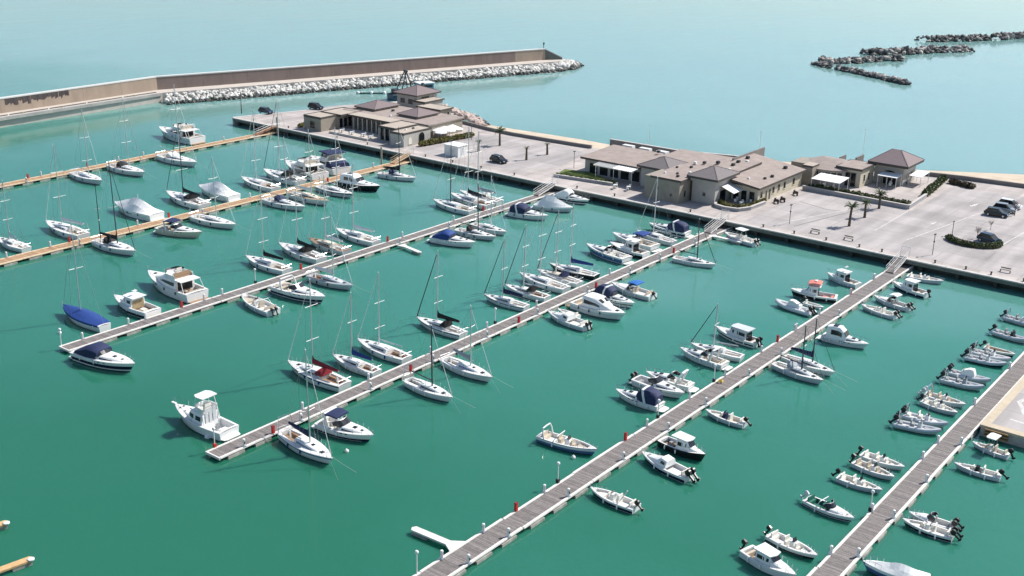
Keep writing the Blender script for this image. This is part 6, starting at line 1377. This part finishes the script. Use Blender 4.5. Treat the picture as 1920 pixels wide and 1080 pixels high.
# lamp posts on the pontoons
lp = MB().tube([(0, 0, 0), (0, 0, 2.1)], .06, 6).mesh('pole', METALW); lg = MB().sph((0, 0, 2.24), .2, 0, 8).mesh('globe', WHITE, True); lf = MB().box(-.16, .16, -.16, .16, 0, .35).mesh('base_box', BLACK)
for pn, px, py, lab, redb in ((5, 783, 1076, 'at the bottom edge of the picture', 0), (5, 1049, 906, 'with dark base box above the nearest open boat', 1), (4, 403, 838, 'with red base at the outer end of the middle grey pontoon', 1), (3, 115, 647, 'at the outer end of the upper grey pontoon', 0), (3, 473, 529, 'beside the leftmost of four sloops on the upper grey pontoon', 1), (5, 1232, 783, 'with dark base beside the navy-canopied cruiser', 1), (5, 1340, 716, 'with dark base and yellow hose beside three moored boats', 1), (4, 926, 606, 'with dark base in the gap of the middle grey pontoon', 1), (6, 1642, 962, 'with dark base beside the green runabout', 1)):
    yc, hw = PY[pn]; g_ = G(px, py, .6); sg = 1 if g_.y > yc else -1
    t_ = thing('pontoon_lamp', 'slim white pontoon lamp ' + lab, 'lamp', (g_.x, yc + sg * (hw - .1), .6), 0, 'lamps on the pontoons')
    link('pole', lp, t_); link('globe', lg, t_)
    if redb: link('base_box', MB().box(-.16, .16, -.16, .16, 0, .4).mesh('base_box', RED if pn == 4 and px < 500 else BLACK), t_)
    if px == 1340:
        c = MB().tube([(.5 + .28 * math.cos(k * .6), -.5 + .28 * math.sin(k * .6), .03 + .012 * k) for k in range(30)], .045, 4).build('coiled_hose', YELLOW, None, True); c.location = (g_.x - .1, yc + hw - .35, .6); tag(c, 'coil of yellow hose lying on the long lower pontoon', 'hose')
# buoys
for px, py, lab, s in ((390, 819, 'white round mooring buoy beside the sportfishing boat', .38), (650, 846, 'small white buoy floating in open water right of the blue-striped sloop', .25), (592, 783, 'white round fender ball by the navy bimini cruiser', .3), (112, 624, 'white buoy at the outer end of the upper grey pontoon', .25), (1075, 858, 'small pale buoy floating beside the blue-hulled open boat', .25)):
    g_ = G(px, py, .1); o = MB().sph((0, 0, 0), s, 0, 10).tube([(0, 0, s * .9), (0, 0, s * 1.25)], .06, 5).build('mooring_buoy', WHITEC, None, True); o.location = (g_.x, g_.y, .12); tag(o, lab, 'buoy')
# ------------------------------------------------------------------ work ship and floating boom beyond the office
_g = G(776, 184); ws = thing('work_ship', 'dark blue work ship with a black lifting frame behind the harbour office', 'ship', (_g.x, _g.y, 0), R(-21)); H = Hull(15, 5, 1.7, .85, .4, 2.4, .3, .05, .92)
make_hull(ws, H, mat('ship_blue', (.02, .06, .12), .4, .15, 1), BLACKH); make_deck(ws, H, mat('ship_deck', (.06, .07, .08), .8, .2, 2))
MB().box(1.2, 5.6, -1.7, 1.7, 1.9, 4.2).build('deckhouse', mat('ship_light_blue', (.10, .25, .33), .5, .1, 1), ws); MB().box(.9, 5.9, -1.95, 1.95, 4.201, 4.4).build('deckhouse_roof', METALW, ws)
for y in (-1.71, 1.69): MB().box(1.6, 5.2, y, y + .02, 3.1, 3.8).build('window', GLASS, ws)
f = MB()
for y in (-1.8, 1.8): f.tube([(-5, y, 1.7), (-2.6, y * .3, 8.0)], .16, 6); f.tube([(-1, y, 1.7), (-2.6, y * .3, 8.0)], .16, 6)
f.tube([(-2.6, -1.2, 8.0), (-2.6, 1.2, 8.0)], .25, 6); f.build('lifting_frame', BLACK, ws); MB().box(-6.5, -4.6, -1.5, 1.5, 1.8, 3.0).build('winch', BLACK, ws)
bo = thing('floating_boom', 'floating dark green boom with white floats in the channel behind the restaurant', 'boom', (233, 249.5, 0)); a, b = G(668, 176), G(722, 176); v = b - a; bo.location = a
MB().tube([(0, 0, .05), tuple(v * .5 + Vector((0, 0, .05))), tuple(v + Vector((0, 0, .05)))], .4, 6).build('boom_tube', mat('boom_green', (.02, .07, .055), .6, .2, 2), bo)
for t in (.06, .52, .97): MB().sph(tuple(v * t + Vector((0, 0, .3))), .55, 0, 8).build('float', WHITEC, bo, True)
# ------------------------------------------------------------------ cars, scooters
def car(label, px, px2, body, tall=1.5, L=4.2, shape='hatch', lift=0):
    a, b = G(*px, Q), G(*px2, Q); v = b - a; ang = math.atan2(v.y, v.x); c = (a + b) / 2
    t_ = thing('parked_car', label, 'car', (c.x, c.y, Q + .004), ang, 'parked cars'); w_ = .86
    xs = [(-.5, .55, .80), (-.47, .35, .92), (-.3, .3, .97), (.2, .3, .95), (.42, .32, .80), (.5, .45, .62)]; rg = []
    for k, z0, z1 in xs:
        q = w_ * (.9 if abs(k) > .45 else 1); rg.append([(k * L, -q, z0), (k * L, -q, z1 * .8), (k * L, -q * .9, z1), (k * L, q * .9, z1), (k * L, q, z1 * .8), (k * L, q, z0)])
    bd = MB().loft(rg).build('body', body, t_, True)
    g0, g1 = (-.46, -.36) if shape == 'hatch' else (-.40, -.24)
    rf = [(g0 * L, .78, .9, .9), (g1 * L, .70, .9, tall), (.08 * L, .68, .9, tall), (.26 * L, .76, .88, .93)]
    MB().loft([[(x, -w_ * .93, zb), (x, -wt, zt), (x, wt, zt), (x, w_ * .93, zb)] for x, wt, zb, zt in [(a_, b_ * w_ * 1.2, c_, d_) for a_, b_, c_, d_ in rf]]).build('window_glass', GLASS, t_)
    MB().prism([(g1 * L - .08, -.66), (.09 * L, -.63), (.12 * L, 0), (.09 * L, .63), (g1 * L - .08, .66)], tall - .02, tall + .06).build('roof', body, t_)
    wm = MB().loft([[(.31 * math.cos(k * .5236), y, .31 + .31 * math.sin(k * .5236)) for k in range(12)] for y in (-.1, .1)]).mesh('wheel', RUBBER); rm = MB().loft([[(.19 * math.cos(k * .7854), y, .31 + .19 * math.sin(k * .7854)) for k in range(8)] for y in (-.115, .115)]).mesh('rim', ALU)
    for x in (-.31 * L, .31 * L):
        for y in (-w_ + .08, w_ - .08): link('rim', rm, link('wheel', wm, t_, (x, y, 0)))
    for y in (-.6, .6): MB().box(.47 * L, .497 * L, y - .16, y + .16, .56, .70).build('headlight', LAMPG, t_); MB().box(-.503 * L, -.48 * L, y - .12, y + .12, .68, .84).build('tail_light', RED, t_)
    return t_
car('black car at the front of a row of three parked cars', (1850, 402), (1886, 408), CARK, 1.5, 4.4)
car('silver car in the middle of a row of three parked cars', (1863, 394), (1902, 400), CARS, 1.6, 4.4)
car('white car at the back of a row of three parked cars', (1874, 386), (1911, 393), CARW, 1.6, 4.5)
car('dark blue car parked behind the oval hedge', (1838, 450), (1872, 459), CARB, 1.5, 4.2)
car('black car alone on the paved forecourt', (921, 301), (950, 308), CARK, 1.5, 4.4)
car('dark blue car at the outer tip of the quay', (490, 211), (508, 214), CARB, 1.5, 4.2)
car('black car parked behind the low beige restaurant', (582, 203), (603, 206), CARK, 1.6, 4.5)
def scooter(label, px):
    g_ = G(*px, Q); t_ = thing('scooter', label, 'scooter', (g_.x, g_.y, Q + .004), R(60), 'scooters by the arcade building')
    wm = MB().loft([[(.24 * math.cos(k * .628), y, .24 + .24 * math.sin(k * .628)) for k in range(10)] for y in (-.06, .06)]).mesh('wheel', RUBBER)
    for x in (-.62, .62): link('wheel', wm, t_, (x, 0, 0))
    MB().loft([[(-.8, -.14, .5), (-.8, .14, .5), (-.8, .1, .75), (-.8, -.1, .75)], [(-.1, -.18, .3), (-.1, .18, .3), (-.1, .14, .8), (-.1, -.14, .8)], [(.3, -.14, .26), (.3, .14, .26), (.3, .14, .34), (.3, -.14, .34)]]).build('body', BLACK, t_)
    MB().box(-.75, -.05, -.14, .14, .79, .87).build('seat', RUBBER, t_); MB().tube([(.62, 0, .3), (.42, 0, 1.0), (.38, -.3, 1.02)], .04, 5).tube([(.42, 0, 1.0), (.38, .3, 1.02)], .03, 4).build('handlebar', BLACK, t_); MB().box(.36, .48, -.2, .2, .35, .9).build('leg_shield', CARB, t_)
scooter('dark scooter, left one of two in front of the arcade building', (1455, 381)); scooter('dark scooter, right one of two in front of the arcade building', (1467, 378)); scooter('dark scooter parked alone near the round restaurant wall', (1491, 366))
# ------------------------------------------------------------------ vegetation
LEAFG = mat('lawn_blade', (.10, .145, .03), .7, .2, 3, island=.35)
def frond_mesh(L_, droop, seed):
    rr = random.Random(seed); mb = MB(); P_ = []
    for k in range(7):
        t = k / 6; P_.append(Vector((L_ * (t - .12 * t * t * droop), 0, L_ * (.55 * t - droop * .75 * t * t))))
    mb.tube(P_, .035, 4, 0, .01)
    for k in range(14):
        t = .12 + .86 * k / 13; i = min(5, int(t * 6)); p = P_[i].lerp(P_[i + 1], t * 6 - i); ll = .62 * math.sin(math.pi * (.15 + .75 * t)) * L_ * .32
        for sg in (1, -1):
            q = p + Vector((ll * .65, sg * ll * .8, -ll * .35 + rr.uniform(-.05, .05))); n = Vector((.05, -.03 * sg, 0))
            mb.add([p - n, p + n, q], [(0, 1, 2)])
    return mb.mesh('frond', FROND)
FR = [frond_mesh(1.45, q, i) for i, q in enumerate((.5, .9, 1.3, .15))]
def palm(label, px, h, n=26, s=1.0, tied=False):
    g_ = G(*px, Q); t_ = thing('palm_tree', label, 'palm tree', (g_.x, g_.y, Q - .05), 0, 'palm trees'); rr = random.Random(int(px[0]))
    lx, ly = rr.uniform(-.15, .15), rr.uniform(-.2, .2); pts = [(lx * (k / 6) ** 2, ly * (k / 6) ** 2, h * k / 6) for k in range(7)]
    tr = MB(); rg = []
    for i in range(15):
        t = i / 14; rad = lerp(.27, .19, t) * (1.10 if i % 2 else .95) * (1.25 if t > .9 else 1); c = (lx * t * t, ly * t * t, h * t); rg.append([(c[0] + rad * math.cos(k * .7854), c[1] + rad * math.sin(k * .7854), c[2]) for k in range(8)])
    tr.loft(rg); tr.build('trunk', TRUNK, t_)
    for k in range(n):
        el = rr.choice((0, 0, 1, 1, 2)) if not tied else 3; o = link('frond', FR[el], t_, (lx, ly, h - .05 + rr.uniform(0, .1)), (rr.uniform(-.25, .25), rr.uniform(-.75, .15) if not tied else rr.uniform(-1.25, -.85), k * 2.399)); o.scale = (s, s, s)
    return t_
palm('tall palm with full crown standing near the beach wall on the forecourt', (937, 273), 3.4, 28, 1.15)
palm('palm with small trimmed crown beside the white kiosk', (897, 284), 2.4, 16, .65); palm('palm with sparse small crown in the middle of the forecourt, right of the black car', (987, 300), 2.7, 14, .6)
palm('palm with sparse small crown nearest the beach wall, rightmost on the forecourt', (1026, 290), 2.4, 14, .55)
palm('palm nearest the water in a row of three on the parking ground', (1592, 424), 3.6, 28, 1.05); palm('middle palm in a row of three on the parking ground', (1621, 408), 2.9, 24, .9); palm('palm at the planted terrace end of a row of three', (1648, 391), 2.9, 28, 1.1)
palm('small palm behind the white parasols of the beige restaurant', (829, 243), 2.4, 14, .6)
def leaf_blob(name, label, cat, blobs, m, n, leaf=.22, core=None, seed=1, parent_loc=None):
    """hedge or shrub: a dark core plus many small leaf faces; blobs = (x, y, z, rx, ry, rz)"""
    rr = random.Random(seed); x0, y0 = blobs[0][0], blobs[0][1]; t_ = thing(name, label, cat, (x0, y0, Q)); mb = MB(); cm = MB()
    for bx_, by_, bz_, rx, ry, rz in blobs:
        c0 = MB().sph((0, 0, 0), 1, 0, 8); cm.add([(bx_ - x0 + v[0] * rx * .8, by_ - y0 + v[1] * ry * .8, bz_ - Q + v[2] * rz * .8) for v in c0.v], c0.f)
    for k in range(n):
        b_ = rr.choice(blobs); a1, a2 = rr.uniform(0, 6.28), math.acos(rr.uniform(-.15, 1)); q = rr.uniform(.82, 1.1) 
        p = Vector((b_[0] - x0 + b_[3] * q * math.sin(a2) * math.cos(a1), b_[1] - y0 + b_[4] * q * math.sin(a2) * math.sin(a1), b_[2] - Q + b_[5] * q * math.cos(a2)))
        u = Vector((rr.uniform(-1, 1), rr.uniform(-1, 1), rr.uniform(-1, 1))).normalized() * leaf * rr.uniform(.6, 1.3); v = u.cross(Vector((rr.uniform(-1, 1), rr.uniform(-1, 1), rr.uniform(-1, 1)))).normalized() * leaf * .55
        mb.add([p - u, p + v, p + u, p - v], [(0, 1, 2, 3)])
    tag(mb.build('leaves', m, t_), kind='stuff'); cm.build('branches', core or LEAFR, t_, True); return t_
def row(a, b, n, rx, ry, rz, z, j=.15, seed=0):
    rr = random.Random(seed); return [(lerp(a[0], b[0], k / (n - 1)) + rr.uniform(-j, j), lerp(a[1], b[1], k / (n - 1)) + rr.uniform(-j, j), z, rx * rr.uniform(.85, 1.15), ry * rr.uniform(.85, 1.15), rz * rr.uniform(.8, 1.15)) for k in range(n)]
leaf_blob('hedge', 'yellow-green clipped hedge between the restaurant parasols and the kiosk', 'hedge', row((192.0, 175.6), (207.6, 173.8), 14, .9, .7, .75, Q + .5), LEAFY, 2600, .2)
ov = []
for k in range(22):
    a = math.pi * (.62 + 1.02 * k / 21); ov.append((201.4 + 3.2 * math.cos(a), 53.9 + 4.1 * math.sin(a), Q + .3, .75, .75, .6))
leaf_blob('hedge', 'curved green hedge island in the parking ground in front of a dark blue car', 'hedge', ov, LEAF, 3000, .16)
leaf_blob('hedge', 'dark green hedge running from the villa terrace to the beach wall', 'hedge', row((226.6, 71.2), (242.5, 73.0), 16, .9, .8, .8, Q + .5), LEAF, 2600, .2)
leaf_blob('shrub', 'brownish round shrub beside the beach wall on the parking ground', 'shrub', row((241.2, 70.6), (240.2, 66.4), 5, .9, .9, .7, Q + .35), LEAFR, 900, .2)
leaf_blob('hedge', 'dark planting strip behind the blue grey terrace wall', 'hedge', row((216.5, 91.4), (216.3, 71.2), 30, .8, .6, .75, Q + .55, .35, 4), LEAF, 3600, .18)
leaf_blob('hedge', 'curved green hedge around the café terrace by the middle pontoon gangway', 'hedge', row((194.2, 100.0), (192.2, 97.2), 5, .6, .6, .5, Q + .4) + row((192.2, 96.6), (193.6, 94.2), 4, .6, .6, .5, Q + .4) + row((194.4, 94.0), (200.5, 93.6), 7, .6, .5, .45, Q + .4), LEAFY, 2200, .16)
leaf_blob('shrub', 'small green bush at the left corner of the beige restaurant', 'shrub', row((187.6, 211.8), (189.6, 212.4), 3, .7, .7, .6, Q + .3), LEAFY, 400, .18)
leaf_blob('shrub', 'dark shrubs between the beige restaurant and the harbour office', 'shrub', row((217.5, 213), (219.6, 206), 6, 1.0, 1.0, .8, Q + .4), LEAF, 900, .22)
mb = MB().prism([(190.0, 136.0), (195.2, 137.4), (196.6, 132.0), (193.9, 126.0), (193.8, 123.2), (191.9, 123.2)], Q - .1, Q + .42); tag(mb.build('lawn', GRASS), kind='structure')
gr = MB(); rr = random.Random(8)
for k in range(2600):
    t = rr.random(); x, y = lerp(190.4, 193.4, rr.random()) + t * .9, lerp(124.0, 135.8, rr.random()); h = rr.uniform(.06, .2); a = rr.uniform(0, 6.28); gr.add([(x, y, Q + .4), (x + .1 * math.cos(a), y + .1 * math.sin(a), Q + .4), (x + rr.uniform(-.1, .1), y + rr.uniform(-.1, .1), Q + .42 + h)], [(0, 1, 2)])
tag(gr.build('grass', LEAFG), 'green grass blades on the lawn in front of the long restaurant', 'grass', kind='stuff')
leaf_blob('shrub', 'dark hedge edge along the lawn of the long restaurant', 'shrub', row((190.1, 135.6), (191.9, 123.4), 12, .25, .45, .3, Q + .5), LEAF, 900, .14)
def bare_tree(label, px, h, s=1.0, seed=1):
    g_ = G(*px, Q); t_ = thing('bare_tree', label, 'tree', (g_.x, g_.y, Q), 0, 'bare young trees on the parking ground'); rr = random.Random(seed)
    MB().tube([(0, 0, -.1), (.03, 0, h * .3), (0, .05, h * .5)], .08 * s, 6, 0, .05 * s).build('trunk', BARK, t_); br = MB()
    for k in range(16):
        a = k * 2.4; b0 = Vector((0, .03, h * rr.uniform(.32, .5))); d1 = Vector((math.cos(a), math.sin(a), rr.uniform(.9, 2.2))).normalized(); b1 = b0 + d1 * h * rr.uniform(.2, .36); br.tube([b0, b1], .03 * s, 4, 0, .018 * s)
        for j in range(5):
            d2 = (d1 + Vector((rr.uniform(-.7, .7), rr.uniform(-.7, .7), rr.uniform(0, .6)))).normalized(); c0 = b0.lerp(b1, rr.uniform(.4, 1)); br.tube([c0, c0 + d2 * h * rr.uniform(.1, .22)], .016 * s, 3, 0, .008 * s)
    br.build('branches', BARK, t_)
bare_tree('bushy bare tree behind the row of three parked cars', (1902, 404), 3.4, 1.2, 1); bare_tree('thin bare sapling beside the oval hedge island', (1832, 447), 2.6, .8, 2); bare_tree('thin bare sapling in front of the three parked cars', (1857, 431), 2.2, .6, 3)
# ------------------------------------------------------------------ street furniture
lpole = MB().tube([(0, 0, 0), (0, 0, 3.6)], .055, 6).mesh('pole', FASC); lhead = MB().box(-.35, .35, -.12, .12, 3.55, 3.7, 0, .03).mesh('lamp_head', VENT); lsp = MB().sph((0, 0, 2.35), .16, 0, 8).mesh('lower_lamp_head', VENT)  # dark ball on the pole is the second, lower luminaire
for px, lab, ex in (((1748, 478), 'dark lamp post beside the gangway of the long lower pontoon', 1), ((1480, 420), 'dark lamp post on the quay edge right of the arcade building', 1), ((1785, 441), 'short dark lamp post at the left tip of the oval hedge', 0), ((884, 262), 'thin lamp post in the hedge near the kiosk', 0), ((1076, 315), 'thin lamp post at the edge of the restaurant lawn', 0), ((1322, 268), 'thin lamp post', 0)):
    if lab == 'thin lamp post': continue
    g_ = G(*px, Q); t_ = thing('lamp_post', lab, 'lamp post', (g_.x, g_.y, Q), 0, 'lamp posts on the quay'); link('pole', lpole, t_); link('lamp_head', lhead, t_)
    if ex: link('lower_lamp_head', lsp, t_)
    if px[0] == 1785: t_.scale = (1, 1, .7)
p_ = MB().tube([(0, 0, 0), (0, 0, 5.6)], .13, 6, 0, .09).build('pole', DMAST, thing('signal_mast', 'tall dark pole standing on the outer tip of the quay', 'pole', (*G(453, 213, Q)[:2], Q)))
bd = MB().loft([[(q * math.cos(k * 1.047), q * math.sin(k * 1.047), z) for k in range(6)] for q, z in ((.16, 0), (.12, .3), (.22, .42), (.2, .5))]).mesh('bollard', FASC)
ys = [226, 213, 205.5, 196, 186, 168, 160, 152, 143, 127, 118, 109, 101, 86, 80, 74, 68, 64, 55, 50, 46, 41, 36]
for i, y in enumerate(ys):
    o = link('bollard', bd, None, (184.9, y, Q + .03)); tag(o, 'small dark mooring bollard on the quay edge, %s from the outer tip' % (ordinal(i) if i < 16 else ['seventeenth', 'eighteenth', 'nineteenth', 'twentieth', 'twenty-first', 'twenty-second', 'twenty-third'][i - 16]), 'bollard', 'mooring bollards on the quay edge')
def bench(label, x, y):
    t_ = thing('bench', label, 'bench', (x, y, Q)); MB().box(-.2, .2, -.8, .8, .42, .46).build('seat', STUCCOT, t_); MB().box(.17, .21, -.8, .8, .6, .82).build('backrest', STUCCOT, t_)
    for s_ in (-.75, .75): MB().box(-.2, .25, s_ - .04, s_ + .04, 0, .419).build('leg', VENT, t_)
bench('dark bench on the quay edge at the right of the long lower pontoon gangway', 187.6, 44.6); bench('dark bench on the quay edge below the palm row', 187.4, 71.0); bench('dark bench on the quay edge left of the palm row', 187.4, 77.2)
for (px, py), lab in (((1205, 291), 'left'), ((1413, 303), 'middle'), ((1609, 298), 'right')):
    g_ = G(px, py, Q); t_ = thing('beach_pole', 'thin pale pole rising behind the restaurant roofs, %s of three' % lab, 'pole', (g_.x + 2.5, g_.y, Q - .8), 0, 'thin poles behind the restaurants')
    MB().tube([(0, 0, 0), (0, 0, 7.2)], .05, 5, 0, .035).build('shaft', ALU, t_); MB().box(-.25, .25, -.07, .07, 7.15, 7.28).build('lamp_head', ALU, t_)
# parasols, tables and chairs on the terraces
def parasol(label, x, y, s=1.5):
    t_ = thing('parasol', label, 'parasol', (x, y, Q), 0, 'white parasols beside the beige restaurant'); MB().tube([(0, 0, 0), (0, 0, 2.4)], .05, 5).build('pole', METALW, t_)
    MB().loft([[(s * math.cos(k * .7854), s * math.sin(k * .7854), 2.05) for k in range(8)], [(s * math.cos(k * .7854), s * math.sin(k * .7854), 2.2) for k in range(8)], [(.08 * math.cos(k * .7854), .08 * math.sin(k * .7854), 2.75) for k in range(8)]]).build('canopy', WHITEC, t_, True); MB().box(-.3, .3, -.3, .3, 0, .1).build('base', FASC, t_)
for (x, y), lab in zip(((200.4, 177.9), (203.0, 178.2), (205.6, 178.0), (202.0, 175.8), (204.8, 175.9), (199.0, 175.9)), ('back left', 'back middle', 'back right', 'front middle', 'front right', 'front left')): parasol('white parasol beside the beige restaurant, %s of the six' % lab, x, y)
tt = MB().loft([[(.45 * math.cos(k * .7854), .45 * math.sin(k * .7854), z) for k in range(8)] for z in (.70, .75)]).mesh('table_top', WHITE); tl = MB().tube([(0, 0, 0), (0, 0, .7)], .05, 5).box(-.22, .22, -.22, .22, 0, .04).mesh('pedestal_leg', FASC)
cs_ = MB().box(-.22, .22, -.22, .22, .42, .47).mesh('seat', METALW); cb = MB().box(.18, .23, -.22, .22, .47, .9).mesh('backrest', METALW); cl_ = MB().box(-.2, -.16, -.2, -.16, 0, .419).box(-.2, -.16, .16, .2, 0, .419).box(.16, .2, -.2, -.16, 0, .419).box(.16, .2, .16, .2, 0, .419).mesh('legs', METALW)
def cafe(lab, x, y, n=2):
    t_ = thing('cafe_table', 'round white café table %s' % lab, 'table', (x, y, Q + .08), 0, 'café tables on the terraces'); link('table_top', tt, t_); link('pedestal_leg', tl, t_)
    for k in range(n):
        a = math.pi * k + .3; c = thing('cafe_chair', 'white chair, %s of the café table %s' % (('seaward', 'harbour side')[k], lab), 'chair', (x + .85 * math.cos(a), y + .85 * math.sin(a), Q + .08), a, 'chairs around the table ' + lab); link('seat', cs_, c); link('backrest', cb, c); link('legs', cl_, c)
for q in ((190.0, 199.8, 'at the left end of the courtyard'), (189.8, 196.2, 'left of the middle of the courtyard'), (190.2, 192.6, 'right of the middle of the courtyard'), (189.6, 189.6, 'at the right end of the courtyard'), (196.6, 97.6, 'under the pavilion awning'), (195.4, 95.8, 'behind the curved café hedge'), (198.4, 95.2, 'near the corner of the arcade building'), (217.8, 87.0, 'on the right under the round restaurant canopy'), (218.4, 89.4, 'on the left under the round restaurant canopy'), (229.6, 79.6, 'under the canopy of the villa'), (190.0, 121.2, 'beside the lawn of the long restaurant'), (190.6, 118.4, 'by the tan blank wall')): cafe(q[2], q[0], q[1])
# painted lines on the parking ground: sheets 4 mm above the asphalt
ln = MB()
for a, b in (((1460, 419), (1600, 391)), ((1640, 432), (1705, 394)), ((1700, 450), (1858, 392)), ((1878, 460), (1920, 436))):
    p, q = G(*a, Q), G(*b, Q); ln.bar((p.x, p.y, Q + .006), (q.x, q.y, Q + .006), .16, .005)
for k in range(9): ln.bar((200 + 2.6 * k, 47.5, Q + .006), (200 + 2.6 * k, 42.5, Q + .006), .12, .005)
for k in range(8): ln.bar((205 + 2.5 * k, 58.0, Q + .006), (205 + 2.5 * k, 53.4, Q + .006), .10, .005)
for px, py in ((1825, 385), (1752, 418), (1830, 384)):
    g_ = G(px, py, Q); ln.bar((g_.x - 1.1, g_.y, Q + .006), (g_.x + 1.1, g_.y, Q + .006), .25, .005); ln.bar((g_.x - 1.1, g_.y, Q + .007), (g_.x - .3, g_.y + .5, Q + .007), .25, .005)
tag(ln.build('parking_marking', LINE), kind='structure')
jt = MB()
for a, b in (((1490, 424), (1630, 388)), ((1500, 378), (1548, 392)), ((1548, 392), (1580, 396))):
    p, q = G(*a, Q), G(*b, Q); jt.bar((p.x, p.y, Q + .006), (q.x, q.y, Q + .006), .3, .004)
tag(jt.build('drain_channel', GREYW), kind='structure')
